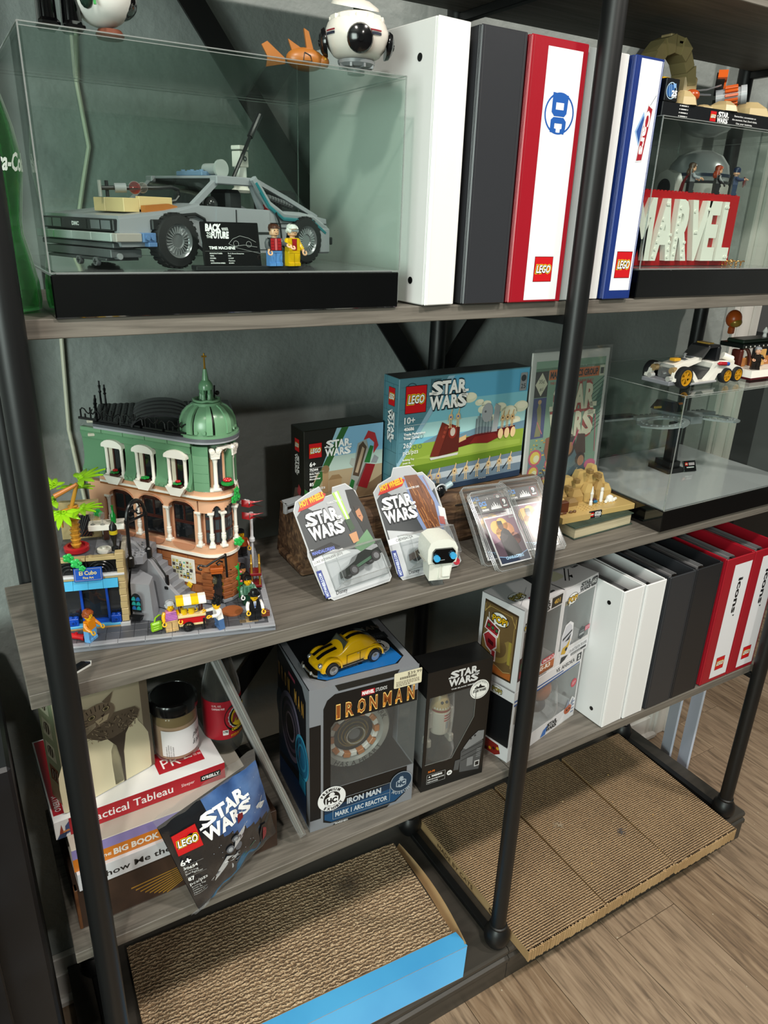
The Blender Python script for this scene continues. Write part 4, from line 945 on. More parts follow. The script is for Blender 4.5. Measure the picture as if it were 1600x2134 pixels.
for gu in GW:
    b = FB(); b.box(gu - 12, gu + 12, -33, -27, 172, 216, P('2a1512', .3)); w = b.obj('window', hotel)
    FB().box(gu - 1, gu + 7.5, -33.6, -32.8, 177, 212, glassd).obj('pane', w)
    for xx in (gu - 2.6, gu + 8): FB().box(xx, xx + 1.4, -34.4, -32.8, 176, 213, rbr).obj('window_bar', w)
    FB().box(gu - 9, gu - 3.2, -35, -32, 176, 213, P('c9c1ae', .35), .3).obj('shutter', w)
    b = FB()
    for sx in (-12, 12): b.lathe([(2.8, 0), (2.8, 4), (2.2, 5), (2.2, 33), (3, 36), (3.2, 38)], wht, (gu + sx, -35.5, 175), 12); b.box(gu + sx - 3.2, gu + sx + 3.2, -39, -32, 171.5, 175, wht, .4)
    b.obj('window_columns', hotel)
    b = FB(); b.xprism([(gu - 16.5, 211.5), (gu - 16.5, 214.5), (gu - 15, 217)] + arc_pts(gu, 216, 14, 6, 160, 20, 6) + [(gu + 15, 217), (gu + 16.5, 214.5), (gu + 16.5, 211.5)], -40, -31, wht); b.obj('window_hood', hotel)
    b = FB(); b.xprism([(gu - 14.5, 174), (gu + 14.5, 174), (gu + 7.5, 163.2), (gu - 7.5, 163.2)], -44, -36.5, wht); b.obj('flower_shelf', hotel)
    fbx = FB(); fbx.box(gu - 4, gu + 9, -43.5, -38, 174, 177.5, P('3f1c12', .35), .3); o_ = fbx.obj('flower_box', hotel)
    b = FB()
    for q in range(6): g = q * pi / 3; b.ball((gu + 2.5 + 3.6 * cos(g), -41 + 3 * sin(g), 179.5), 2.6, P('1f8a3a', .3), 8, 5, .45)
    b.obj('leaves', o_)
    if gu != 76:
        b = FB()
        for q in range(5): g = q * pi * .4; b.ball((gu + 4 + 2 * cos(g), -41 + 1.6 * sin(g), 182.5), 1.7, P('c01822', .3), 8, 5, .8)
        b.obj('flowers', o_)
# tower second floor
b = H()
A0 = 233
arcring(b, 24, 33.5, 228, 264, 170, 229, sg, 12); b.obj('tower_green_pier', hotel)
for z in (182, 194, 206, 217):
    b = H(); arcring(b, 24, 33.9, 229, 263.4, z - 11.7, z - .4, sg2, 12); b.obj('green_brick', hotel)
b = H(); arcring(b, 24, 33.5, 318, 325, 170, 228, sg, 3); arcring(b, 24, 33, 350, 360, 170, 228, sg, 5); b.obj('tower_green_pier', hotel)
b = H(); arcring(b, 22, 26, 266, 274, 172, 222, pch, 4); arcring(b, 22, 26, 302, 310, 172, 222, pch, 4); b.obj('tower_peach_pier', hotel)
for g in (281, 295, 333):
    b = H(TR(C_.x, C_.y, 0) @ RO(radians(g + 90))); b.box(-6, 6, -25, -20, 173, 222, rbr, .3); w = b.obj('window', hotel)
    b = H(TR(C_.x, C_.y, 0) @ RO(radians(g + 90))); b.box(-4.4, 4.4, -25.6, -24.8, 176, 220, P('3c4347', .08, coat=.5)); b.obj('pane', w)
for g in (279, 331):
    b = H(TR(C_.x, C_.y, 0) @ RO(radians(g + 90))); b.lathe([(3.8, 0), (3.9, 4), (2.7, 6), (2.6, 34), (3.4, 37), (3.6, 40)], wht, (0, -30, 173), 14); b.box(-4.6, 4.6, -34.5, -25.5, 171, 174, wht, .5); b.box(-5.5, 5.5, -35, -24, 213, 216, wht, .5)
    b.prism([(-5.5, -35), (5.5, -35), (5.5, -24), (-5.5, -24)], 216, 222, wht, [(-6.5, -36), (6.5, -36), (6.5, -24), (-6.5, -24)])
    for sx in (-4, 4):
        b.cyl((sx, -36.5, 224), (sx, -32, 224), 3.4, wht, n=12); b.cyl((sx, -37.2, 224), (sx, -36.4, 224), 1.4, wht, n=8)
    b.obj('tower_column', hotel)
b = H(); 
for i in range(8):
    t0 = 285 + 5.2 * i; q = (i + .5) / 8; zz = 214 + 11 * math.sqrt(max(0, 1 - (2 * q - 1) ** 2)); arcring(b, 29, 33.5, t0, t0 + 5.2, zz, 228, wht, 6)
b.obj('tower_arch', hotel, label='white arch between the tower columns')
b = H(TR(C_.x, C_.y, 0) @ RO(radians(305 + 90))); b.box(-9, 9, -36.5, -29, 171, 176.5, P('3f1c12', .35), .4); fb_ = b.obj('flower_box', hotel)
b = H(TR(C_.x, C_.y, 0) @ RO(radians(305 + 90)))
b.lathe([(7.5, 0), (8.4, 1), (8.4, 3), (6, 4)], P('1f8a3a', .3), (0, -33, 177), 12)
for q in range(7): g = q * pi * 2 / 7; b.ball((3.6 * cos(g), -33 + 3.6 * sin(g), 183), 2.4, P('c01822', .3), 8, 5, .8)
b.obj('flowers', fb_)
def leaf(b, x, y, z, s, m, T=None):
    for q in range(5): g = q * 2 * pi / 5; b.ball((x + 3 * s * cos(g), y, z + 3 * s * sin(g)), 2.6 * s, m, 8, 5, .9, 1, .35)
    b.cyl((x, y - .9 * s, z), (x, y - 2.2 * s, z), 1.7 * s, m, n=10)
gm = P('2aa548', .3)
for g, z in ((322, 166), (314, 156), (326, 157)):
    b = H(TR(C_.x, C_.y, 0) @ RO(radians(g + 90))); leaf(b, 0, -38, z, 1.15, gm); b.obj('leaf_sprig', hotel)
b = H(TR(C_.x + 30, C_.y - 22, 94)); leaf(b, 0, 0, 0, 1.3, gm); b.obj('leaf_sprig', hotel)
# eaves, roof deck, parapet
b = H(); ringp(b, 38, 233.5, 236.5, P('9fa0a6', .35)); b.obj('light_eave', hotel)
b = H(); ringp(b, 39, 236.5, 240, P('5a5c62', .35)); b.obj('dark_eave', hotel)
b = H(); ringp(b, 36, 240, 242, blk); b.obj('roof_deck', hotel)
b = H()
for i in range(20):
    for j in range(24):
        x = 52 + i * 8; y = 62 + j * 8
        q = (Vector((x, y)) - C_).dot(FN)
        if q < 30 and x < 218 and y < 240 and (Vector((x, y)) - C_).length > 36 and not (92 < x < 166 and 100 < y < 215): b.lathe([(2.4, 0), (2.4, 1.7)], blk, (x, y, 242), 8)
b.obj('roof_studs', hotel, kind='stuff')
b = H(); bw_ = []
n = 14
vs = []; fs = []
for j, y in enumerate((112, 206)):
    for i in range(n + 1):
        t = pi * i / n; vs += [(130 - 36 * cos(t), y, 243 + 15 * sin(t)), (130 - 34 * cos(t), y, 242 + 13 * sin(t))]
k = 2 * (n + 1)
for i in range(n): fs += [(2 * i, 2 * i + 2, k + 2 * i + 2, k + 2 * i), (2 * i + 1, k + 2 * i + 1, k + 2 * i + 3, 2 * i + 3), (2 * i, 2 * i + 1, 2 * i + 3, 2 * i + 2), (k + 2 * i, k + 2 * i + 2, k + 2 * i + 3, k + 2 * i + 1)]
b.add(vs, fs, P('2c2d30', .35))
for y in (125, 145, 165, 185): b.tube([(130 - 36.2 * cos(pi * i / n), y, 243.2 + 15.2 * sin(pi * i / n)) for i in range(n + 1)], .5, P('1c1d20'), 4)
b.obj('skylight_vault', hotel)
for k in range(5):
    u = -18 + k * 34
    b = FB(); b.box(u - 8, u + 22, -34, -31, 242, 245, blk, .3)
    for q, (x, h) in enumerate(((-4, 11), (3, 6), (12, 15))): b.cyl((u + x, -32.5, 244), (u + x, -32.5, 244 + h), 1.1, blk, n=7)
    b.tube([(u - 4, -32.5, 254), (u - 1, -32.5, 257), (u + 3, -32.5, 256), (u + 6, -32.5, 252), (u + 9, -32.5, 250.5), (u + 12, -32.5, 253)], .9, blk, 6)
    b.tube([(u + 12, -32.5, 253), (u + 16, -32.5, 250.5), (u + 19, -32.5, 254), (u + 22, -32.5, 255.5), (u + 25, -32.5, 253), (u + 25.5, -32.5, 246)], .9, blk, 6)
    b.cyl((u + 12, -32.5, 251), (u + 15.5, -32.5, 257), .8, blk, n=6); b.obj('iron_cresting', hotel)
for x, y, h in ((48, 176, 22), (48, 186, 26), (50, 238, 34), (56, 240, 28)):
    b = H(); b.lathe([(1.6, 0), (1.3, h * .5), (2.4, h * .55), (1.2, h * .62), (2, h * .8), (1.2, h * .84), (1.2, h)], blk, (x, y, 242), 8); b.obj('finial', hotel)
b = H(); b.box(38, 47, 150, 157, 222, 226, P('cfcab8', .35), .8); b.box(36, 46, 172, 180, 234, 238, P('cfcab8', .35), .8); b.obj('gargoyle', hotel)
# dome
domeT = TR(C_.x, C_.y, 0)
b = H(domeT); b.lathe([(38, 240), (38, 243), (36, 243)], sg2, n=32, caps=False); b.lathe([(36, 240), (36, 243)], sg2, n=32); b.obj('dome_ring', hotel)
b = H(domeT); b.lathe([(30, 243), (31, 250), (30, 259), (25, 268), (18, 274), (12, 276)], P('20241f', .4), n=24); b.obj('dome_core', hotel)
dp = [(33.2, 243), (33.6, 250), (32.6, 258), (29, 266), (23, 272.5), (16.5, 276)]
for k in range(8):
    g0 = 233 + k * 45
    b = H(domeT); n_ = 5; vs = []
    for r, z in dp:
        for q in range(n_): a = radians(g0 + 4 + 28 * q / (n_ - 1)); vs.append((r * cos(a), r * sin(a), z))
    fs = [(j * n_ + q, j * n_ + q + 1, (j + 1) * n_ + q + 1, (j + 1) * n_ + q) for j in range(len(dp) - 1) for q in range(n_ - 1)]
    b.add(vs, fs, sg2); b.obj('dome_segment', hotel)
    a = radians(g0 + 37.5); vs = []
    for r, z in dp:
        for q in (-1, 1):
            for rr in (r + 1.6, r - 2): vs.append((rr * cos(a) - q * 3.0 * (r / 34 + .25) * sin(a), rr * sin(a) + q * 3.0 * (r / 34 + .25) * cos(a), z + (.8 if rr > r else 0)))
    fs = []
    for j in range(len(dp) - 1):
        o0 = j * 4; o1 = o0 + 4; fs += [(o0, o0 + 2, o1 + 2, o1), (o0 + 1, o0, o1, o1 + 1), (o0 + 2, o0 + 3, o1 + 3, o1 + 2)]
    b = H(domeT); b.add(vs, fs, P('74a07c', .22)); b.obj('dome_rib', hotel)
    if k % 2 == 0:
        b = H(domeT @ RO(radians(g0 + 18)))
        for s_ in (-5, 5): b.cyl((32.5, s_, 247), (35.2, s_, 247), 2.4, sg2, n=10)
        b.obj('dome_studs', hotel, kind='stuff')
b = H(domeT); b.lathe([(18, 275.5), (18, 279), (16, 279.2)], sg2, n=28); b.tube([(16 * cos(2 * pi * i / 16), 16 * sin(2 * pi * i / 16), 281 + (1.2 if i % 4 == 0 else 0)) for i in range(16)], 1.6, sg2, 8, True); b.obj('lantern_gallery', hotel)
for k in range(5):
    a = 2 * pi * k / 5 + .3; b = H(domeT); b.lathe([(3.2, 0), (3.2, 3), (2.6, 4), (2.6, 9), (2.0, 9.5), (2.0, 15.5)], sg, (6.2 * cos(a), 6.2 * sin(a), 280), 12); b.obj('lantern_column', hotel)
b = H(domeT); b.lathe([(9, 294), (9, 297), (8.4, 300), (6, 304), (3.6, 305.5)], sg, n=22); b.obj('lantern_cap', hotel)
b = H(domeT); b.lathe([(4.2, 305), (2.4, 318), (2.2, 319)], sg, n=16); b.obj('spire_cone', hotel)
b = H(domeT); b.lathe([(1.8, 318), (1.2, 321), (.9, 334)], P('b98a2e', .2, .7), n=10); b.box(-3, 3, -.8, .8, 333, 335, P('b98a2e', .2, .7), .3); b.lathe([(1, 335), (1, 338)], P('b98a2e', .2, .7), n=8); b.obj('gold_spire', hotel)
b = H(domeT); b.cyl((10, 10, 280), (11, 11, 296), 1, blk, n=6); b.ball((14, 12, 286), 3, blk, 8, 6); b.obj('chimney_spike', hotel)
# poster on the facade
b = FB(); b.box(100, 137, -31, -29, 34, 70, P('e8e2d8', .35), .8); po = b.obj('notice_board', hotel)
b = FB(); f = Face((102, -31.1, 40), (1, 0, 0), (0, 0, 1), b, step=.12)
cols = ['d9a426', '5fae9c', '3a3a3c', 'd8c83c', '6b2a20', '8a8a70', '3d3a44', 'c8b03a']
rr = random.Random(2)
for i in range(6):
    for j in range(5): f.rect(i * 5.4, j * 5.4, 4.8, 4.8, rr.choice(('d8d8c8', 'e3ddcc', '4a4238', 'c8c4a0'))); f.rect(i * 5.4 + rr.uniform(.3, 1.4), j * 5.4 + rr.uniform(.3, 1.4), rr.uniform(1.5, 3.2), rr.uniform(1.2, 3.0), rr.choice(cols), 1)
f.obj('notices', po)
for x, z in ((101, 33), (128, 32)):
    b = B(MMS @ TF @ TR(x, -31.6, z) @ RO(radians(28), 'Y')); b.box(-3.6, 3.6, -1.2, .6, -3.6, 3.6, P('e0b60c', .3), .4); b.obj('yellow_tile', po)
# --- stairs
sd = FD; STP = 10
for k in range(STP):
    u0 = 60 + k * 8.3; zt = 84 - k * 7.8
    b = FB(); b.box(u0, u0 + 9.2, -58, -29.5, 8, zt, P('8d8f96', .38), .5); b.obj('stair_step', hotel)
b = FB(); pts = [(58, 8), (58, 96), (70, 94), (92, 74), (116, 44), (132, 30), (136, 22), (136, 8)]
b.xprism(pts, -64, -58, P('94969c', .38)); b.obj('stair_side_wall', hotel)
b = H(); b.prism([(78, 42), (104, 30), (110, 58), (86, 92), (78, 92)], 8, 58, P('94969c', .38), [(79, 44), (102, 34), (106, 58), (84, 90), (79, 90)]); b.obj('stair_block', hotel)
# fountain niche
b = H(TR(86, 36, 0) @ RO(radians(-24))); 
b.xprism([(-6, 22), (6, 22), (6, 42)] + arc_pts(0, 42, 6, 6.5, 0, 180, 8)[1:-1] + [(-6, 42)], -3.5, -2.6, P('0e1518', .3)); nic = b.obj('fountain_niche', hotel)
for i in range(2):
    for j in range(3):
        b = H(TR(86, 36, 0) @ RO(radians(-24))); x = -3 + i * 6; z = 26 + j * 6.5
        b.xprism([(x - 2.7, z)] + arc_pts(x, z, 2.7, 5, 0, 180, 6)[::-1][0:7], -4.6, -3.4, P('1d8f8f' if (i + j) % 3 else '1c5a9c', .3)); b.obj('scale_tile', nic)
b = H(TR(86, 35, 0) @ RO(radians(-24))); b.prism([(-6, -3), (6, -3), (5, -8), (-5, -8)], 12, 19, blk, [(-9, -3), (9, -3), (8, -11), (-8, -11)]); b.obj('basin', hotel)
b = FB(); b.tube([(93, -61, 78), (98, -61, 76), (112, -61, 58), (115, -61, 50)], 1.2, blk, 6); b.cyl((115, -61, 40), (115, -61, 56), 2.6, blk, n=12); b.lathe([(4.4, 0), (4.4, 3), (3, 4)], blk, (115, -61, 38), 14); b.obj('handrail', hotel)
# terrace block with iron arch
H().prism([(74, 60), (96, 60), (112, 104), (90, 140), (60, 170), (46, 170), (46, 110)], 76, 86, P('8d8f96', .38)).obj('terrace_floor', hotel)
b = H(); studs(b, [(80 + 8 * i, 66 + 8 * j, 86) for i in range(3) for j in range(6)], P('8d8f96', .38), 2.4, 1.7, 8); b.obj('terrace_studs', hotel, kind='stuff')
b = H()
for x, y in ((82, 52), (103, 76)):
    b.lathe([(4.2, 0), (4.2, 12), (2.6, 14), (2.2, 14), (2.2, 58), (3.2, 59), (3.2, 63)], blk, (x, y, 78), 12)
pa = Vector((82, 52, 0)); pb_ = Vector((103, 76, 0)); m1 = (pa + pb_) / 2; hv = (pb_ - pa) / 2
b.tube([m1 + hv * cos(radians(t)) * 1.0 + Vector((0, 0, 140 + 22 * sin(radians(t)))) for t in range(0, 181, 12)], 2.2, blk, 8)
b.tube([pa + Vector((0, 0, 138)), pb_ + Vector((0, 0, 138))], 1.8, blk, 6)
for s_, r in ((-.45, 6), (.45, 6), (0, 7.5)): b.tube([m1 + hv * s_ + hv.normalized() * r * cos(radians(t)) + Vector((0, 0, (147 if s_ else 153) + r * .8 * sin(radians(t)))) for t in range(0, 301, 25)], 1.1, blk, 5)
b.obj('iron_arch', hotel, label='black wrought iron arch over the stairs')
# --- the art shop on the left corner
b = H(); b.box(-2, 64, 42, 112, 8, 96, P('3a3530', .5)); b.obj('shop_body', hotel)
for q in range(10):
    H().box(66.5 + (q % 2) * .5, 75 + (q % 2) * .4, 27.5 - (q % 2) * .5, 36, 14 + q * 9.3, 22.9 + q * 9.3, htan, .5).obj('brick', hotel)
for q in range(9):
    for j in range(3): H().box(70 + (q % 2) * .3, 75.6, 36.5 + j * 24, 60 + j * 24, 14 + q * 9.3, 22.9 + q * 9.3, P('b8b0a0' if j else 'a89468', .4), .4).obj('brick', hotel)
H().box(64, 76, 26, 38, 6, 13, P('b0b0b2', .4), .4).obj('plinth_block', hotel)
H().box(-2, 66, 26.5, 34, 6, 10, P('9a7a4e', .4), .4).obj('doorstep', hotel)
H().box(-2, 66, 27, 36, 10, 13, P('4fa3cf', .35), .4).obj('azure_step', hotel)
b = H(); b.box(-2, 66, 36, 37.5, 13, 66, P('1d2126', .07, coat=.6)); b.obj('shop_glass', hotel)
b = H()
for x0 in (20, 50): b.box(x0, x0 + 3, 31, 36, 13, 66, P('1244a8', .3), .3)
b.box(20, 53, 31, 36, 13, 18, P('1244a8', .3), .3); b.obj('door_frame', hotel)
for x0 in (3, 53.5):
    b = H(); b.box(x0, x0 + 12, 28.5, 36, 13, 23, P('1244a8', .28), .4); b.cyl((x0 + 6, 28.5, 18), (x0 + 6, 26.6, 18), 2.8, P('1244a8', .28), n=12); b.cyl((x0 + 6, 26.7, 18), (x0 + 6, 26.4, 18), 1.6, P('0b2c70', .3), n=10); studs(b, [(x0 + 3, 32, 23), (x0 + 9, 32, 23)], P('1244a8', .28), 2.4, 1.7); b.obj('blue_brick', hotel)
for x0 in (4, 54): H().box(x0, x0 + 9, 36.2, 38, 26, 62, CLEAR('trans_light', 'cfd8dd', gloss=1.4, haze=.05)).obj('window_panel', hotel)
for q in range(4): 
    b = H(); b.yprism([(24, 65), (22.5, 65.5), (27, 76), (34, 76), (34, 72)], -2 + q * 17.2, 14.9 + q * 17.2, P('3f9fca', .3)); b.obj('awning_tile', hotel)
H().box(-2, 75, 27, 38, 76.5, 79.5, htan, .4).obj('shop_ledge', hotel)
H().box(-2, 75, 26, 38, 79.5, 82.5, P('c9c9cb', .35), .4).obj('shop_ledge', hotel)
b = H(); b.box(-2, 67, 32, 36, 82.5, 101, P('0c0d0e', .35)); b.obj('grille_panel', hotel)
b = H()
for cx in (12, 48): 
    for r in (7, 11, 15): b.tube([(cx + r * cos(radians(t)), 30.5, 84 + r * sin(radians(t))) for t in range(0, 181, 20)], .9, P('1d1e20', .2), 5)
for x0 in (28, 32): b.cyl((x0, 30.5, 83), (x0, 30.5, 101), .9, P('1d1e20', .2), n=6)
b.obj('iron_grille', hotel)
for q in range(2): H().box(-2 + q * 34.6, 32 + q * 35, 27, 36, 101, 105.5, htan, .5).obj('shop_ledge', hotel)
H().box(66, 76, 26.5, 38, 101, 109, htan, .5).obj('shop_ledge', hotel)
H().box(40, 68, 37, 112, 96, 99, P('7d7f86', .4)).obj('roof_terrace', hotel); H().box(-2, 40, 37, 112, 96, 99, P('5d5f66', .4)).obj('roof_terrace', hotel)
H().cyl((38, 31, 105.4), (38, 31, 107), 2.4, htan).obj('stud', hotel)
b = H(TR(17.5, 22.5, 77) @ RO(radians(-14), 'X')); b.box(0, 32.5, 0, 2, 0, 16.8, P('174ba8', .25), .5); sgn = b.obj('shop_sign', hotel, label='blue shop sign with gold lettering')
T0 = MMS @ TR(17.5, 22.5, 77) @ RO(radians(-14), 'X'); b = B(T0); f = Face((0, 0, 0), (1, 0, 0), (0, 0, 1), b, step=.12)
f.rect(1.4, 1.2, 29.7, .25, 'd0b868'); f.rect(1.4, 15.3, 29.7, .25, 'd0b868'); f.rect(1.4, 1.2, .25, 14.3, 'd0b868'); f.rect(30.9, 1.2, .25, 14.3, 'd0b868')
f.text('El Cubo', 16.2, 8.0, 4.8, 'e0c878', 1, w=20, bold=.02, al='c'); f.text('Fine Art', 16.2, 3.2, 2.6, 'e0c878', 1, w=12, bold=.02, al='c'); f.obj('lettering', sgn)
b = H()
leaf(b, 14, 26, 108, 1.2, gm); leaf(b, 22, 24, 101, 1.25, P('35b85a', .3)); leaf(b, 28, 24, 94, .8, P('35b85a', .3)); b.obj('leaf_sprig', hotel)
# tan back wall of the terrace behind the palm
b = H(); b.box(-2, 46, 104, 112, 99, 150, htan, .5); b.obj('terrace_wall', hotel); H().box(14, 34, 102.5, 104.5, 102, 132, P('15171a', .3), .3).obj('lattice_window', hotel)
b = H(); 
for k in range(6): b.cyl((14 + k * 4, 101.8, 102), (14 + (k + 2) * 4 if k < 4 else 34, 101.8, 112 if k < 4 else 108), .5, P('5a2c1c'), n=5); b.cyl((18 + k * 3, 101.6, 132), (14 + k * 1.5, 101.6, 104), .5, P('2a2c30'), n=5)
b.obj('lattice', hotel)
b = H(); leaf(b, 44, 100, 135, 1.1, gm); leaf(b, 45, 100, 118, 1.0, gm); b.obj('leaf_sprig', hotel)
# palm tree
pt_ = H(TR(19, 66, 99)); pt_.lathe([(13, 0), (15, 2), (15, 7), (13.5, 8), (10.5, 8), (10, 5)], P('a01a22', .25), n=26); pot = pt_.obj('palm_pot', hotel, label='round red planter')
trunk = H(); pth = []
for k in range(9):
    c = Vector((19 + .25 * k, 66, 104 + k * 6.3)); trunk.lathe([(4.3, 0), (6.6, 5.2), (5.4, 6.2), (4.3, 6.3)], P('b9822c', .3), tuple(c), 8)
trunk.obj('palm_trunk', hotel)
lime = P('8cc21c', .25)
def frond(cx, cy, cz, az, tilt, s=1.0, n=7, fan=190):
    T = TR(cx, cy, cz) @ RO(radians(az)) @ RO(radians(tilt), 'Y')
    for q in range(n):
        a = radians(-fan / 2 + fan * q / (n - 1)); L_ = (25 - 4 * abs(q - (n - 1) / 2) / 3) * s
        vs = []; prof_ = [(0, 1.2, 0), (.18, 2.4, .6), (.45, 3.7, 1.2), (.75, 2.6, .6), (1.0, .2, -.8)]
        for t, w_, zz in prof_: vs += [(3 + L_ * t, -w_ * s, zz), (3 + L_ * t, 0, zz + .9), (3 + L_ * t, w_ * s, zz)]
        fs = []
        for j in range(4): fs += [(3 * j, 3 * j + 3, 3 * j + 4, 3 * j + 1), (3 * j + 1, 3 * j + 4, 3 * j + 5, 3 * j + 2)]
        b = H(T @ RO(a)); b.add(vs, fs, lime)
        b.add([(x, y, z - .7) for x, y, z in vs], [f_[::-1] for f_ in fs], lime); b.obj('palm_leaf', hotel)
    b = H(T); b.box(-3, 6, -4, 4, -.8, .8, lime, .4)
    for s_ in (-3.2, 3.2): b.tube([(1.5 + 2.2 * cos(2 * pi * i / 10), s_ + 2.2 * sin(2 * pi * i / 10), 2.0) for i in range(10)], .8, lime, 5, True); b.lathe([(2.2, .8), (2.4, 2.4)], lime, (1.5, s_, 0), 10, False)
    b.obj('frond_hub', hotel)
frond(34, 60, 196, 15, -16, 1.12); frond(31, 56, 158, -10, -8, .95); frond(10, 50, 158, -95, 25, 1.0); frond(2, 58, 170, 190, 10, 1.0); frond(24, 84, 176, 80, 5, .9); frond(4, 54, 190, 150, -25, .8)
b = H(); b.cyl((20, 62, 160), (30, 60, 190), 2.4, P('b9822c', .3)); b.cyl((30, 60, 189), (4, 52, 178), 2.2, P('b5713a', .3), 3.2); b.cyl((20, 62, 158), (10, 52, 158), 2.2, P('b9822c', .3)); b.cyl((21, 64, 150), (28, 60, 158), 2.2, P('b9822c', .3)); b.cyl((10, 50, 158), (9, 46, 140), 1.6, P('c58a30', .3)); b.obj('palm_branch', hotel)
# terrace table, cups and small column
b = H(TR(52, 96, 99)); b.box(-3, 3, -3, 3, 0, 16, P('3f2014', .35)); b.box(-20, 24, -10, 10, 16, 24, wht, .8); b.obj('bar_counter', hotel)
cg = CLEAR('trans_cup', 'eef0f0', gloss=2, haze=.08)
for x, y in ((38, 90), (50, 88)): b = H(); b.lathe([(3.2, 0), (1.2, 1.5), (1.0, 7), (3, 9), (3.4, 16)], cg, (x, y, 123), 12); b.obj('goblet', hotel)
b = H(); b.lathe([(3.2, 0), (3.4, 1), (3.4, 11), (1.5, 15), (1.3, 22), (1.7, 22.5), (1.7, 24)], P('0f7a2e', .15), (63, 92, 123), 14); b.obj('green_bottle', hotel)
b = H(); b.lathe([(6.5, 0), (8.5, 1), (8.5, 5), (7.6, 5)], wht, (52, 56, 99), 20); b.lathe([(2.4, 5), (2.4, 7)], wht, (52, 56, 99), 10); b.obj('round_table', hotel)
b = H(); b.lathe([(4.6, 0), (4.6, 4), (2, 6), (2.2, 10), (4.4, 20), (4.8, 22)], blk, (66, 44, 106), 14); b.lathe([(4.9, 22), (4.9, 27)], P('b7a21c', .3), (66, 44, 106), 14); b.lathe([(4.6, 27), (4.4, 32), (1, 38)], blk, (66, 44, 106), 14); b.obj('terrace_lamp', hotel, label='black urn lamp with a yellow ring')
# street lamp and red pennants at the right side
b = H(); b.lathe([(4, 0), (4, 4), (2.6, 6), (2.2, 8), (2.0, 40), (3, 41), (3, 43)], P('c9c9cd', .3), (240, 118, 70), 12); b.lathe([(1.5, 0), (1.5, 70)], P('c9c9cd', .3), (240, 118, 8), 10); b.lathe([(2, 0), (8, 3), (6.5, 5), (2, 6.5), (.1, 8)], P('cfcfd2', .3), (232, 112, 128), 16); b.obj('street_lamp', hotel)
for z in (136, 118):
    b = H(TR(226, 100, z) @ RO(radians(-12))); b.add([(0, 0, -6), (10, -1.5, -7), (10, -1.5, 3), (0, 0, 4), (20, 1.5, -3.5), (30, -1, -6), (20, 1.5, 1), (30, -1, 3.5), (12, -1.2, -1.5)], [(0, 1, 2, 3), (1, 4, 5, 8), (8, 7, 6, 2)], P('a81820', .3)); b.obj('pennant', hotel)
# red hydrant
t = thing('toy_hydrant', 'small red hydrant lying on the pavement by the blue shop', 'toy accessory', hw(13, 6, 8), hz)
b = H(); b.cyl((-5, 3, 4), (8, -3, 4), 3.6, P('b8141a', .3)); b.cyl((8, -3, 4), (11, -4.4, 4), 4.3, P('b8141a', .3)); b.cyl((11, -4.4, 4), (11.3, -4.55, 4), 2.6, P('5a0a0c'), n=12); b.lathe([(2, 4), (2, 9)], P('b8141a', .3), (1, 0, 0), 10); b.obj('body', t); H().cyl((-9, 4.8, 4), (-5, 3, 4), 3.2, P('c9c9cb', .3)).obj('grey_end', t)
# --- figures round the hotel
def stripes(c):
    def f(fc):
        for k in range(5): fc.rect(.0012, .001 + k * .0022, .0132, .0008, c)
    return f
def suit(fc):
    fc.poly([(.0060, .0125), (.0096, .0125), (.0084, .003), (.0072, .003)], 'e6e6e6'); fc.poly([(.0074, .0118), (.0083, .0118), (.0086, .0045), (.0078, .003), (.007, .0045)], '24468c', 1)
def bolero(fc):
    for x in (.0035, .0085): 
        for k in range(4): fc.rect(x, .002 + k * .0024, .0036, .0012, '1e4a30')
Z8 = Z2 + .0082
def figp(u, v): q = hw(u, v, 8); return q[0], q[1]
x, y = figp(31, 1)
t = fig('orange-haired toy figure leaning over on the pavement by the shop', x, y, Z8, hz + radians(60), 'e8b010', '9c4a1c', 'e08a10', '6aa8e0', 'e08a10', 'wavy', lean=radians(0), armup=(.3, .2))
x, y = figp(126, 3)
t = fig('grey-haired toy figure in a pink striped top with tan trousers', x, y, Z8, hz + radians(10), 'e8b010', 'a9abae', 'd888b8', 'c9a873', 'e8b010', 'wavy', deco=stripes('7a3ab0'), armup=(.2, .1))
t = thing('toy_suitcase', 'lime green toy suitcase held beside the grey-haired figure', 'toy accessory', hw(108, 1, 11), hz + radians(25))
b = H(); b.box(-7, 7, -2.6, 2.6, 0, 12, lime, 1.2)
for k in range(3): b.box(-5.5, 5.5, -3.1, 3.1, 2.5 + k * 3.1, 4 + k * 3.1, lime, .3)
b.obj('body', t); b = H(); b.tube([(-2.5, 0, 11), (0, 1.5, 17), (6, 4, 18), (9, 5, 16)], 1, lime, 6); b.obj('handle', t)
t = thing('toy_food_cart', 'red toy food cart with yellow and white striped canopy', 'toy vehicle', hw(150, 4, 8), hz + radians(4))
b = H(); b.box(-15, 17, -7, 7, 7, 10, P('d8c08c', .35), .4); b.obj('chassis', t); b = H(); b.box(-15, 17, -7, 7, 10, 19, P('b8141a', .3), .5); b.obj('body', t); b = H(); b.box(-16, 18, -8, 8, 19, 22.2, P('d8c08c', .35), .5); studs(b, [(-12, -4, 22.2), (13, -4, 22.2), (13, 4, 22.2)], P('d8c08c', .35), 2.4, 1.7); b.obj('counter', t)
for y_ in (-8.5, 8.5):
    b = H(TR(-4, y_, 6.4) @ RO(pi / 2, 'X')); b.tube([(6 * cos(2 * pi * i / 20), 6 * sin(2 * pi * i / 20), 0) for i in range(20)], 1.3, blk, 6, True); b.cyl((0, 0, -1), (0, 0, 1), 1.6, blk, n=10)
    for i in range(8): b.cyl((0, 0, 0), (5.5 * cos(i * pi / 4), 5.5 * sin(i * pi / 4), 0), .4, blk, n=5)
    b.obj('wheel', t)
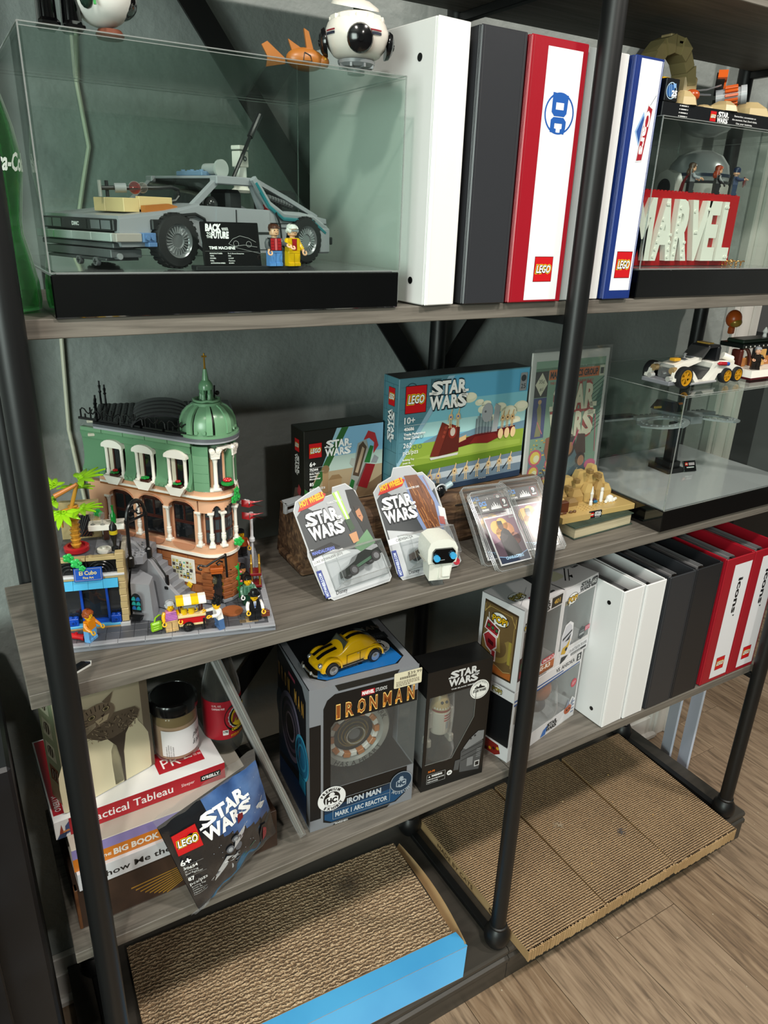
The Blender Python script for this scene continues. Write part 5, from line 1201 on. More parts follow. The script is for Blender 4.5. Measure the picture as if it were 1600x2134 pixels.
H().box(14, 16.4, -8, -5.6, 0, 16, blk, .3).obj('prop_leg', t)
for x_ in (-12, 13): H().lathe([(2.6, 0), (2.6, 8), (2, 9), (2, 14), (2.6, 15), (2.6, 17)], P('4a2416', .35), (x_, 2, 22), 12).obj('canopy_post', t)
b = H(); b.box(-8, 7, -3, 5, 28, 33, P('9a9ca2', .35), .4); b.obj('grill', t)
for x_ in (-8, 1): b = H(); b.lathe([(3.6, 0), (4, 1), (4, 8), (3.4, 8)], P('e0b60c', .25), (x_, -2, 22.2), 14); b.tube([(x_ + 4, -2, 24), (x_ + 7, -2, 25), (x_ + 7, -2, 28), (x_ + 4, -2, 29)], .8, P('e0b60c', .25), 6); b.obj('yellow_mug', t)
for k in range(4): b = H(); b.yprism([(-12, 39), (-12, 41), (-4, 46), (4, 46), (12, 41), (12, 39), (3, 44), (-3, 44)], -17 + k * 9, -8 + k * 9, P('e0b60c' if k % 2 == 0 else 'ece8e0', .3)); b.obj('canopy_stripe', t)
x, y = figp(185, -2)
fig('spiky black-haired toy figure in a white shirt reaching to the food cart', x, y, Z8, hz + radians(-70), 'e8b010', '101214', 'ece8e4', '4a6a98', 'ece8e4', 'spiky', armup=(.9, 1.0), lean=radians(6))
x, y = figp(230, 8)
t = fig('toy figure in a black waistcoat and bowler hat with brown bag', x, y, Z8, hz + radians(5), 'e8b010', '111214', '141518', '141518', 'ece8e4', 'bowler', deco=suit, armup=(.2, .1))
t = thing('toy_bag', 'small brown toy bag held beside the bowler-hatted figure', 'toy accessory', hw(244, 6, 12), hz)
b = H(); b.box(-5, 5, -2, 2, 0, 8, P('6b2f1c', .35), .6); b.obj('body', t); b = H(); b.tube([(-2, 0, 8), (-2, 0, 10), (2, 0, 10), (2, 0, 8)], .6, P('6b2f1c', .35), 5); b.obj('handle', t)
x, y = figp(226, 52)
fig('black-haired toy figure in a green embroidered jacket by the door', x, y, Z8, hz + radians(12), 'e8b010', '111214', '55806a', '12402a', None, 'short', deco=bolero, hand='e6e6e6', armup=(.1, .2))
x, y = figp(222, 88)
fig('toy figure in black with a round sign behind the green-jacketed figure', x, y, Z8, hz + radians(10), 'c98a50', '17181a', '17181a', '1a1b1e', None, 'short', hand='e6e6e6')
x, y = figp(226, 140)
fig('toy figure with yellow face and black hair under the street lamp', x, y, Z8 + .03, hz + radians(10), 'e8b010', '15161a', 'a84a1c', '1a1b1e', None, 'short')
b = H(TR(226, 140, 8)); b.box(-10, 10, -10, 10, 0, 29.8, P('5d5f66', .4)); b.obj('side_plinth', hotel)
t = thing('toy_luggage_trolley', 'dark red toy luggage trolley with gold rails at the hotel side', 'toy vehicle', hw(241, 96, 8), hz + radians(-4))
b = H(); 
for z in (4, 22): b.box(-8, 8, -10, 10, z, z + 4, P('7a1218', .3), .6)
b.obj('deck', t)
for sx in (-5.5, 5.5):
    for sy in (-7, 7): H().lathe([(1.6, 0), (1.3, 2), (1.3, 12), (1.6, 14)], P('b98a2e', .2, .5), (sx, sy, 8), 8).obj('rail', t); H().lathe([(1.8, 0), (1.4, 2), (1.4, 12), (2, 14)], P('b98a2e', .2, .5), (sx, sy, 26), 8).obj('rail', t)
b = H()
for sx in (-5.5, 5.5): b.tube([(sx, -7, 40), (sx, -4, 47), (sx, 0, 50), (sx, 4, 47), (sx, 7, 40)], 1.3, P('b98a2e', .2, .5), 6)
b.obj('arched_rail', t)
for sx in (-6, 6):
    for sy in (-8, 8): b = H(); b.cyl((sx - 1.2, sy, 2), (sx + 1.2, sy, 2), 2, blk, n=10); b.obj('wheel', t)
b = H(TR(216, 70, 0)); b.T = b.T; b.lathe([(1, 8), (1, 60)], P('1f8a3a', .3), n=6)
for k in range(6): leaf(b, (-1) ** k * 2, 0, 14 + k * 8, .6, gm)
for k in range(3): b.ball((3, -2, 20 + 14 * k), 1.8, P('d86a78', .3), 8, 5)
b.obj('climbing_plant', hotel)
# ================================================================ objects on the middle shelf (right of the hotel)
LT = .987      # top of the wooden block
woodl = NM('old_beam', ['2a1c12', '5a422e', '8a6c4e'], (2, 10, 10), 5, 9, .75, .9, 12, dist=1.6, bdist=.004)
t = thing('wood_beam', 'rough old dark wooden beam lying behind the carded toy cars', 'wood block', (.385, .126, Z2), radians(-1))
b = B(); n = 24; vs = []; fs = []; rr = random.Random(4)
for i in range(n + 1):
    x = .455 * i / n; 
    for q, (y, z) in enumerate(((.004, .0), (-.002, .010), (0, .045), (.0, .078), (.007, .087), (.09, .087), (.105, .082), (.108, .0))):
        j = .0018; e = .01 * (i == 0) * (1 if q < 5 else -.2)
        vs.append((x + (.012 * rr.random() if i == 0 else 0), y + rr.uniform(-j, j), z if q in (0, 7) else z + (rr.uniform(-j, 0) if q != 5 else 0)))
for i in range(n):
    for q in range(8): fs.append((i * 8 + q, (i + 1) * 8 + q, (i + 1) * 8 + (q + 1) % 8, i * 8 + (q + 1) % 8))
fs.append(tuple(range(8))); fs.append(tuple(n * 8 + q for q in range(7, -1, -1)))
b.add(vs, [f_[::-1] for f_ in fs], woodl); b.obj('beam', t)
b = B(); 
for k in range(7): b.box(.02 + k * .062, .05 + k * .064, -.0022, -.0004, .014 + .009 * (k * 5 % 7), .0165 + .009 * (k * 5 % 7), P('1d130c', .9), .0005)
b.box(-.003, .02, -.003, .09, 0, .012, woodl, .003); b.obj('crack', t, kind='stuff')
B().box(.006, .022, -.0035, -.002, .058, .074, P('a39a86', .7)).obj('paper_label', t)
# --- carton builder : six separately coloured faces with print
def carton(label, x, y, z, w, d, h, rz, cf, cl, ct, name='toy_box', cat='box', group=None, ry=0):
    t = thing(name, label, cat, (x, y, z), rz, group, ry=ry)
    b = B(); c = .0008
    b.box(0, w, 0, d, 0, h, P(cl, .3), c); b.obj('carton', t)
    F = Face((0, 0, 0), (1, 0, 0), (0, 0, 1)); L_ = Face((0, d, 0), (0, -1, 0), (0, 0, 1), F.b); T_ = Face((0, 0, h), (1, 0, 0), (0, 1, 0), F.b)
    F.rect(c, c, w - 2 * c, h - 2 * c, cf); L_.rect(c, c, d - 2 * c, h - 2 * c, cl); T_.rect(c, c, w - 2 * c, d - 2 * c, ct)
    return t, F, L_, T_
# small kit box
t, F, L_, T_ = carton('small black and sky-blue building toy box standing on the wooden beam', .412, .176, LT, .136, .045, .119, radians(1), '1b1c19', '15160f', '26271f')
w, h = .136, .119
F.poly([(.054, h - .001), (.135, h - .001), (.135, .001), (.004, .001)], '8fb6c6', 1)
F.poly([(.074, h - .001), (.135, h - .001), (.135, .075), (.05, .075)], '78a8c6', 2); F.poly([(.05, .075), (.135, .075), (.135, .052), (.03, .052)], 'a9bcb4', 2); F.poly([(.02, .052), (.135, .052), (.135, .001), (.004, .001)], 'a08e72', 2)
F.poly([(.062, h - .001), (.074, h - .001), (.016, .015), (.004, .015)], '2b5b2c', 3)
F.poly([(.0, .001), (.0, .03), (.016, .015), (.004, .001)], '2b5b2c', 3)
F.rect(.030, .018, .010, .036, '9a7e5c', 4); F.disc(.035, .056, .0065, '7d6446', 5); F.poly([(.042, .02), (.062, .02), (.063, .038), (.041, .038)], '9d8260', 4); F.poly([(.040, .038), (.064, .038), (.058, .045), (.046, .045)], '856a4a', 5)
F.poly([(.07, .002), (.135, .002), (.135, .034), (.11, .022), (.09, .03)], '6f5b44', 4)
# generic stand-in craft : grey, green and red hull
F.poly([(.072, .008), (.084, .002), (.112, .070), (.105, .095), (.090, .090), (.084, .058)], '8e938e', 6); F.poly([(.072, .010), (.080, .006), (.086, .030), (.080, .034)], '24652f', 7)
F.poly([(.088, .022), (.108, .014), (.122, .052), (.104, .056)], '7d1a20', 6); F.poly([(.102, .058), (.112, .056), (.118, .082), (.112, .084)], '24652f', 7); F.poly([(.100, .094), (.108, .108), (.120, .103), (.127, .082), (.118, .070), (.119, .088), (.110, .096)], 'a02c30', 7)
F.poly([(.082, .040), (.093, .036), (.106, .082), (.099, .092), (.092, .086)], '4a3c30', 8); F.poly([(.086, .044), (.091, .042), (.102, .080), (.098, .084)], '9c8a74', 9)
F.poly([(.114, .056), (.124, .054), (.128, .062), (.120, .068)], '84898c', 7); F.poly([(.084, .052), (.076, .06), (.079, .068), (.086, .066)], '9ea39c', 7)
F.brick_logo(.0075, .077, .0205, 10, h=.022); F.sw(.034, .077, .044, 'f0f0ee', 12, h=.0235)
F.text('6+', .008, .064, .0068, 'f0f0ee', 12, bold=.03)
for v in (.0615, .0545): F.rect(.008, v, .024, .0003, 'c8c8c8', 12)
F.text('75344', .008, .0565, .0040, 'e8e8e6', 12, bold=.03)
for k, s_ in enumerate(('Boba Fett\'s', 'Starship', 'Microfighter')): F.text(s_, .008, .0512 - k * .0042, .0026, 'e0e0de', 12, bold=.03)
F.text('85', .008, .0335, .0050, 'f0f0ee', 12, bold=.02); F.text('pcs/pzs', .008, .0262, .0048, 'f0f0ee', 12, w=.026, bold=.01)
for k, s_ in enumerate(('Building Toy', 'Jouet de', 'construction')): F.text(s_, .008, .0205 - k * .0045, .0026, 'e0e0de', 12, bold=.02)
Q = Face(L_.M @ Vector((.022, .052, 0)), L_.M.to_3x3() @ Vector((0, -1, 0)), L_.M.to_3x3() @ Vector((1, 0, 0)), F.b); 
L_.brick_logo(.014, .083, .015, 1, h=.019)
Q = Face(L_.M @ Vector((.014, .078, 0)), L_.M.to_3x3() @ Vector((0, -1, 0)), L_.M.to_3x3() @ Vector((1, 0, 0)), F.b); Q.sw(0, 0, .032, 'e8e8e6', 1, h=.014)
L_.poly([(.006, .002), (.024, .002), (.030, .028), (.012, .022)], '5a4a42', 1); L_.poly([(.020, .018), (.030, .012), (.034, .026), (.026, .032)], '8c3236', 2)
F.obj('print', t)
# large kit box
w, h = .258, .190
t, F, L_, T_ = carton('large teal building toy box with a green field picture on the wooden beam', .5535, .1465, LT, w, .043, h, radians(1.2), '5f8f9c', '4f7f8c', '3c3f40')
F.poly([(.002, .002), (w - .002, .002), (w - .002, h - .002), (.098, h - .002), (.002, .048)], '6fb0c8', 1)
for k, (c0, y0, y1) in enumerate((('5aa3c4', .150, .188), ('7dbccb', .118, .150), ('a5d0d0', .095, .118))): F.poly([(.0035 + max(0, (y0 - .048) * .66), y0), (w - .002, y0), (w - .002, y1), (.0035 + max(0, (y1 - .048) * .66), y1)], c0, 2)
for cx, cy, r in ((.115, .145, .012), (.135, .150, .014), (.155, .140, .009), (.200, .128, .013), (.22, .118, .018), (.245, .125, .016), (.18, .112, .010), (.09, .105, .012), (.235, .102, .012), (.165, .128, .012), (.17, .136, .010)): F.disc(cx, cy, r, 'dcdcc0', 3, 16, ry=r * .6); F.disc(cx + .002, cy + .002, r * .7, 'eae6cc', 4, 14, ry=r * .35)
F.poly([(.05, .088), (.08, .098), (.12, .092), (.16, .1), (.2, .094), (.256, .100), (.256, .08), (.04, .08)], '6a8a9c', 5)
F.poly([(.022, .086), (w - .002, .086), (w - .002, .002), (.002, .002), (.002, .052)], '88a03c', 6); F.poly([(.002, .050), (w - .002, .056), (w - .002, .002), (.002, .002)], '5f7d24', 7); F.poly([(.03, .062), (.12, .072), (.25, .068), (.25, .060), (.1, .055)], '97ad4a', 8)
F.poly([(.002, .002), (.002, .050), (.102, h - .002), (.088, h - .002), (.0, .06), (.0, .0)], '8fb2c4', 9)
F.poly([(.0008, .058), (.090, h - .0008), (.0008, h - .0008)], '507d8a', 10)
F.poly([(.002, .048), (.052, .0015), (.030, .0015), (.001, .030)], '90b4c8', 9); F.poly([(.001, .030), (.030, .001), (.001, .001)], '3f5c34', 9)
F.poly([(.054, .0015), (w - .0015, .0015), (w - .0015, .046), (.064, .040), (.046, .012)], '6a7c8c', 11); F.poly([(.052, .0015), (w - .0015, .0015), (w - .0015, .012), (.050, .009)], '23364e', 12); F.poly([(.056, .022), (w - .0015, .026), (w - .0015, .038), (.060, .032)], 'b4bcc2', 12)
# brick relief lines on the teal panel
for k in range(7): F.line([(.003, .075 + k * .017), (.012 + k * .011, .075 + k * .017)], .0005, '3a6370', 11)
for k in range(9): F.rect(.0565 + k * .0022, .168, .0009, .018, '22343a', 12)
for cx in (.014, .024, .034, .044): F.ring(cx, .098, .0036, .0006, '3a6370', 11, 16); F.ring(cx - .002, .082, .0033, .0006, '3a6370', 11, 16)
F.ring(.022, .172, .011, .0016, '2f4a54', 11)
# vehicle stand-in
F.poly([(.062, .062), (.078, .060), (.098, .108), (.082, .116)], '6b2a20', 13); F.poly([(.078, .060), (.118, .064), (.118, .104), (.098, .112)], '54201a', 13); F.poly([(.062, .060), (.118, .062), (.117, .058), (.064, .056)], 'c8c8c4', 13)
for q in range(3): F.disc(.086 + .002 * q, .092 + .007 * q, .0026, '8a3a2c', 14, 12)
F.disc(.104, .098, .0085, '7c2a20', 14, ry=.011); F.disc(.104, .098, .005, 'b8aca0', 15, ry=.007)
F.poly([(.118, .070), (.232, .082), (.235, .094), (.150, .088), (.118, .082)], '5a1618', 13); F.poly([(.140, .074), (.178, .070), (.204, .078), (.19, .086), (.15, .084)], '74201e', 14); F.poly([(.118, .086), (.132, .090), (.132, .082), (.118, .078)], 'c8a878', 14)
for q in range(11): F.rect(.150 + q * .0032, .088, .0018, .026 + .002 * (q * 7 % 5), '8f9498' if q % 2 else '6a6f74', 14)
F.disc(.172, .122, .0115, '9fa3a6', 15, ry=.016); F.disc(.168, .124, .002, '5a5e62', 16)
F.poly([(.184, .088), (.196, .088), (.199, .130), (.188, .136)], 'a2a6a8', 15)
def drone(x, y, s, c='d8b888', extra='6b4a2c', l=16):
    F.rect(x - .0022 * s, y, .0014 * s, .012 * s, c, l); F.rect(x + .0008 * s, y, .0014 * s, .012 * s, c, l); F.rect(x - .003 * s, y + .012 * s, .006 * s, .009 * s, c, l); F.rect(x - .0012 * s, y + .015 * s, .0024 * s, .003 * s, extra, l + 1)
    F.poly([(x - .001 * s, y + .021 * s), (x + .0012 * s, y + .021 * s), (x + .003 * s, y + .028 * s), (x + .0015 * s, y + .030 * s)], c, l); F.line([(x - .003 * s, y + .020 * s), (x - .0055 * s, y + .010 * s)], .001 * s, c, l); F.line([(x + .003 * s, y + .020 * s), (x + .0055 * s, y + .011 * s)], .001 * s, c, l); F.rect(x - .003 * s, y - .001 * s, .0025 * s, .0014 * s, c, l); F.rect(x + .0008 * s, y - .001 * s, .0025 * s, .0014 * s, c, l)
for k in range(2): drone(.064 + k * .0165, .010, 1.05, 'd8b888', '2c3f9c')
for k in range(6): drone(.113 + k * .0235, .0135 + k * .0008, 1.05); F.line([(.099 + k * .0235, .020), (.110 + k * .0235, .033)], .0022, '232830', 15)
for k in range(2): drone(.098 + k * .0145, .106, 1.0, 'd8b888', '2850b8')
for k in range(3): drone(.206 + k * .0105, .094, .95, 'd8b07c', '2a1c14'); F.disc(.204 + k * .0135, .083, .0055, 'e0c090', 17, ry=.009)
F.text('PILOT BATTLE DROID', .056, .0050, .0016, 'd0d0d0', 14, bold=.02); F.text('BATTLE DROID', .165, .0088, .0016, 'd0d0d0', 14, bold=.02)
F.brick_logo(.011, .137, .037, 20, h=.041); F.sw(.0555, .139, .072, 'f2f0ec', 22, out='1a2a30', h=.042)
F.text('10+', .010, .121, .010, 'f0f0ee', 22, bold=.02)
for v in (.1175, .1005): F.rect(.010, v, .038, .0004, 'e0e0e0', 22)
F.text('40686', .010, .110, .0052, 'eeeeec', 22, bold=.03)
for k, s_ in enumerate(('Trade Federation', 'Troop Carrier')): F.text(s_, .010, .1035 - .001 - k * .0062, .0036, 'eeeeec', 22, bold=.03, w=(.040, .030)[k])
F.text('262', .010, .083, .0075, 'f0f0ee', 22); F.text('pcs/pzs', .010, .072, .0072, 'f0f0ee', 22, w=.028)
for k, s_ in enumerate(('Building Toy', 'Jouet de', 'construction', 'Juguete de', 'construccion')): F.text(s_, .010, .0620 - k * .0052, .0030, 'e8e8e6', 22, bold=.02)
F.rect(.236, .152, .0145, .030, '84898c', 20, r=.002); F.disc(.243, .173, .0055, '3a3d40', 21); F.text('25', .2435, .156, .0075, '15181a', 21, al='c', w=.010)
L_.rect(.004, .001, .0006, .188, '2f4a54', 2)
for k in range(9): L_.rect(.002, .012 + k * .021, .040, .0005, '2f5460', 2); L_.rect(.010 + (k % 2) * .018, .012 + k * .021, .0005, .021, '2f5460', 2)
L_.brick_logo(.016, .147, .017, 3, h=.027)
Q = Face(L_.M @ Vector((.016, .140, 0)), L_.M.to_3x3() @ Vector((0, -1, 0)), L_.M.to_3x3() @ Vector((1, 0, 0)), F.b); Q.sw(0, 0, .050, 'f0f0ee', 4, out='1a2a30', h=.018)
F.obj('print', t)
# --- carded toy cars
def leaning(name, label, cat, loc, rz, rx, ry, group=None):
    o = bpy.data.objects.new(name, None); COL.objects.link(o); o.empty_display_size = .02
    o.matrix_world = Matrix.Translation(loc) @ RO(rz) @ RO(rx, 'X') @ RO(ry, 'Y'); o['label'] = label; o['category'] = cat
    if group: o['group'] = group
    return o
def card(label, loc, rz, rx, ry, w, h, kind):
    t = leaning('carded_toy_car', label, 'toy package', loc, rz, rx, ry, 'carded toy cars')
    out = [(.012, 0), (w - .006, 0), (w, .006), (w, .04), (w - .004, .052), (w - .006, .07), (w - .004, h * .56), (w - .006, h * .9), (w - .018, h - .001), (w * .64, h - .002), (w * .60, h - .012), (w * .5, h - .013), (w * .46, h + .004), (.030, h - .002), (.008, h * .94), (0, h * .86), (0, h * .5), (-.003, .070), (0, .012)]
    if kind == 'b': out = [(.006, 0), (w - .008, 0), (w, .006), (w, .04), (w - .003, .07), (w - .005, h * .85), (w - .02, h - .002), (w * .74, h - .002), (w * .66, h + .012), (w * .40, h + .013), (w * .33, h), (.012, h - .008), (0, h * .88), (0, .012)]
    b = B(); b.xprism(out, 0, .0012, P('c9cacc', .25)); b.obj('backing_card', t)
    F = Face((0, 0, 0), (1, 0, 0), (0, 0, 1)); sil = 'a5a7ab'
    F.poly([(x_ * .98 + .001, y_ * .985 + .001) for x_, y_ in out], sil, 0)
    F.poly([(.002, .055), (w * .62, .055), (w * .93, .075), (w * .93, h * .80), (w * .55, h * .62), (w * .16, h * .88), (.002, h * .80)], '3a3d40', 1)
    F.poly([(.004, .004), (w - .004, .004), (w - .004, .050), (w * .5, .064), (.004, .078)], 'bcbec2', 2)
    if kind == 'a':
        F.poly([(w * .60, h * .93), (w * .70, h * .94), (w * .72, h * .64), (w * .66, h * .64)], 'a8d860', 4); F.poly([(w * .635, h * .93), (w * .675, h * .935), (w * .70, h * .64), (w * .68, h * .64)], 'f0ffd8', 5)
        # hooded cloaked figure (generic)
        F.poly([(w * .80, h * .93), (w * .92, h * .92), (w * .98, h * .72), (w * .96, h * .36), (w * .86, h * .40), (w * .82, h * .60), (w * .78, h * .76)], '121514', 4); F.poly([(w * .83, h * .76), (w * .90, h * .76), (w * .91, h * .64), (w * .87, h * .60), (w * .83, h * .66)], 'b87c54', 6); F.poly([(w * .83, h * .76), (w * .90, h * .76), (w * .90, h * .73), (w * .83, h * .71)], '201814', 7); F.rect(w * .85, h * .655, w * .035, .0014, '7c3a30', 7)
        F.poly([(w * .64, h * .66), (w * .72, h * .66), (w * .74, h * .56), (w * .66, h * .54)], '2f4a30', 6); F.poly([(w * .62, h * .52), (w * .74, h * .53), (w * .73, h * .44), (w * .64, h * .43)], 'c08a60', 6); F.poly([(w * .62, h * .40), (w * .90, h * .52), (w * .95, h * .38), (w * .70, h * .34)], '5f8a62', 5)
        F.poly([(w * .01, h * .47), (w * .34, h * .50), (w * .45, h * .44), (w * .02, h * .40)], '121418', 5); F.text('MANDALORIAN', w * .04, h * .43, .0048, '6a7ac8', 6, w=w * .32, bold=.04)
        F.poly([(w * .0, h * .385), (w * .46, h * .42), (w * .56, h * .36), (w * .0, h * .335)], 'e4e4e6', 6); F.text('LUKE SKYWALKER (JEDI)', w * .02, h * .352, .0036, '222426', 7, w=w * .42, rot=3)
    else:
        # brown shaggy-haired head (generic)
        F.poly([(w * .50, h * .97), (w * .82, h * .95), (w * .90, h * .72), (w * .96, h * .50), (w * .84, h * .33), (w * .60, h * .33), (w * .52, h * .55), (w * .50, h * .76)], '7c8cb4', 4)
        F.poly([(w * .52, h * .98), (w * .72, h * .97), (w * .80, h * .84), (w * .86, h * .66), (w * .84, h * .45), (w * .80, h * .36), (w * .66, h * .34), (w * .58, h * .55), (w * .54, h * .76)], '6e3f22', 5)
        rr_ = random.Random(9)
        for q in range(34):
            x_ = w * rr_.uniform(.56, .82); y_ = h * rr_.uniform(.38, .94); F.line([(x_, y_), (x_ + .003, y_ - .012), (x_ + .002 + .004 * rr_.random(), y_ - .022)], .0011, rr_.choice(('a8683a', '4c2814', 'c08450', '8a5430')), 6)
        F.poly([(w * .90, h * .62), (w * .99, h * .58), (w * .97, h * .46), (w * .88, h * .50)], 'd8d4d4', 6); F.poly([(w * .86, h * .52), (w * .94, h * .50), (w * .93, h * .42), (w * .85, h * .44)], 'a85c58', 7)
        F.poly([(w * .0, h * .40), (w * .36, h * .42), (w * .50, h * .36), (w * .0, h * .345)], 'e8e8ea', 6); F.text('CHEWBACCA', w * .12, h * .365, .0042, '222426', 7, w=w * .26, rot=2)
        F.disc(w * .92, h * .045, .006, 'c01c34', 5)
    F.poly([(.006, h * .84), (.016, h * .92), (.050, h * .97), (.058, h * .94), (.050, h * .885), (.020, h * .85)], 'c02a20', 8); F.text('HOT WHEELS', .012, h * .872, .0085, 'f0b81c', 9, w=.042, bold=.05, rot=9, sh=.2)
    F.text('CHARACTER CARS', w * .48, h * .84, .0030, 'e8e8e8', 9, w=w * .22, bold=.02)
    F.sw(w * .10 if kind == 'a' else w * .06, h * .56, w * .50, 'f4f4f4', 10, h=h * .24, out='2a2c30')
    F.X = TR(.0045, .012) @ RO(pi / 2); F.rect(-.006, -.004, .040, .008, '2a3a86', 9); F.text('HOTWHEELS.COM', -.004, -.0022, .0042, 'd8e0f4', 10, w=.034, bold=.04); F.X = Matrix()
    F.text('Disney', .018, .006, .0055, '2c2e32', 9, w=.018, sh=.2)
    F.obj('print', t)
    # clear blister with a small car
    bx0, bx1, bz0, bz1, d = w * .16, w * .97, .012, .066, .026
    b = B(); T0 = b.T
    b.add([(bx0, 0, bz0), (bx1, 0, bz0), (bx1, 0, bz1), (bx0, 0, bz1), (bx0 + .007, -d, bz0 + .006), (bx1 - .007, -d, bz0 + .006), (bx1 - .007, -d, bz1 - .006), (bx0 + .007, -d, bz1 - .006)], [(0, 1, 5, 4), (1, 2, 6, 5), (2, 3, 7, 6), (3, 0, 4, 7), (4, 5, 6, 7)], clearp)
    e = CLEAR('blister_edge', 'f0f2f2', gloss=2, haze=.25, rough=.1)
    b.tube([(bx0 + .007, -d, bz0 + .006), (bx1 - .007, -d, bz0 + .006), (bx1 - .007, -d, bz1 - .006), (bx0 + .007, -d, bz1 - .006)], .0007, e, 5, True); b.tube([(bx0, -.0005, bz0), (bx1, -.0005, bz0), (bx1, -.0005, bz1), (bx0, -.0005, bz1)], .0006, e, 5, True)
    for q in ((bx0, bz0, 1, 1), (bx1, bz0, -1, 1), (bx1, bz1, -1, -1), (bx0, bz1, 1, -1)): b.cyl((q[0], 0, q[1]), (q[0] + q[2] * .007, -d, q[1] + q[3] * .006), .0005, e, n=5)
    b.obj('blister', t, label='clear plastic blister')
    T = TR(w * (.56 if kind == 'a' else .50), -.013, .038) @ RO(radians(-14), 'Y')
    b = B(T); c1, c2 = ('1d2420', '2c5a3c') if kind == 'a' else ('4a3628', 'b08c50')
    b.xprism([(-.034, -.005), (-.030, .004), (-.010, .006), (0, .012), (.014, .012), (.022, .006), (.034, .005), (.035, -.005)], -.010, .010, P(c1, .15, .3)); b.box(-.02, .028, -.0108, .0108, -.004, .0, P(c2, .3)); b.obj('body', t, label='small toy car in the blister')
    for x_ in (-.020, .022):
        for y_ in (-.0105, .0105): b = B(T); b.cyl((x_, y_ - .003, -.004), (x_, y_ + .003, -.004), .0072, P('17181a', .5), n=16); b.cyl((x_, y_ - .0034, -.004), (x_, y_ + .0034, -.004), .0045, P('8a8c90', .2, .8), n=12); b.obj('wheel', t)
    return t
card('carded toy car with hooded cloaked figure art and a torn top, nearer the hotel', (.3810, .0373, .9002), .04, -.66, -.06, .113, .160, 'a')
card('carded toy car with brown shaggy head art, right of the torn one', (.5052, .0470, .9002), -.06, -.62, -.05, .112, .158, 'b')
# --- small white robot on a clear stand
t = thing('toy_robot', 'white block-headed robot toy with black visor and blue eyes', 'toy robot', (.551, .018, Z2), radians(-14))
b = B(); b.box(-.009, .009, -.008, .008, 0, .0012, clearp); b.box(-.008, .008, -.007, .007, .001, .014, CLEAR('stand', 'e8ecec', gloss=1.6, haze=.12), .0008); b.obj('clear_stand', t)
b = B(); b.prism([(-.018, -.015), (.014, -.015), (.018, .010), (-.016, .014)], .013, .040, P('e4e4da', .3), [(-.019, -.017), (.0165, -.017), (.020, .012), (-.018, .016)]); b.box(-.004, -.0005, -.0175, -.014, .017, .039, P('d8d8ce', .3)); b.box(.002, .014, -.0175, -.015, .018, .036, P('eaeae2', .3), .001); b.obj('body', t)
b = B(); pts = [(-.021, .041), (.021, .041), (.0225, .047), (.0225, .064), (.018, .073), (.008, .078), (-.010, .078), (-.019, .073), (-.0225, .064), (-.0225, .047)]
b.xprism(pts, -.018, .024, P('e6e6dc', .28)); b.box(-.0228, .0228, -.005, .0235, .0395, .0412, P('b8b4ac', .3)); b.obj('head', t)
b = B(); pts = [(-.012, .042), (.014, .042), (.018, .046), (.018, .060), (.014, .065), (-.012, .065), (-.016, .060), (-.016, .046)]; b.xprism(pts, -.0215, -.018, P('08090a', .1, coat=.6)); f = Face((0, -.0215, .04), (1, 0, 0), (0, 0, 1), b); f.line([(-.007, .0075), (.002, .0082)], .0006, 'c8c8c8'); b.obj('visor', t)
for x_, z_ in ((-.011, .0520), (.0135, .0545)): b = B(); b.cyl((x_, -.0215, z_), (x_, -.0262, z_), .0047, P('3fa3d8', .2), n=18); b.obj('eye', t, label='round blue eye')
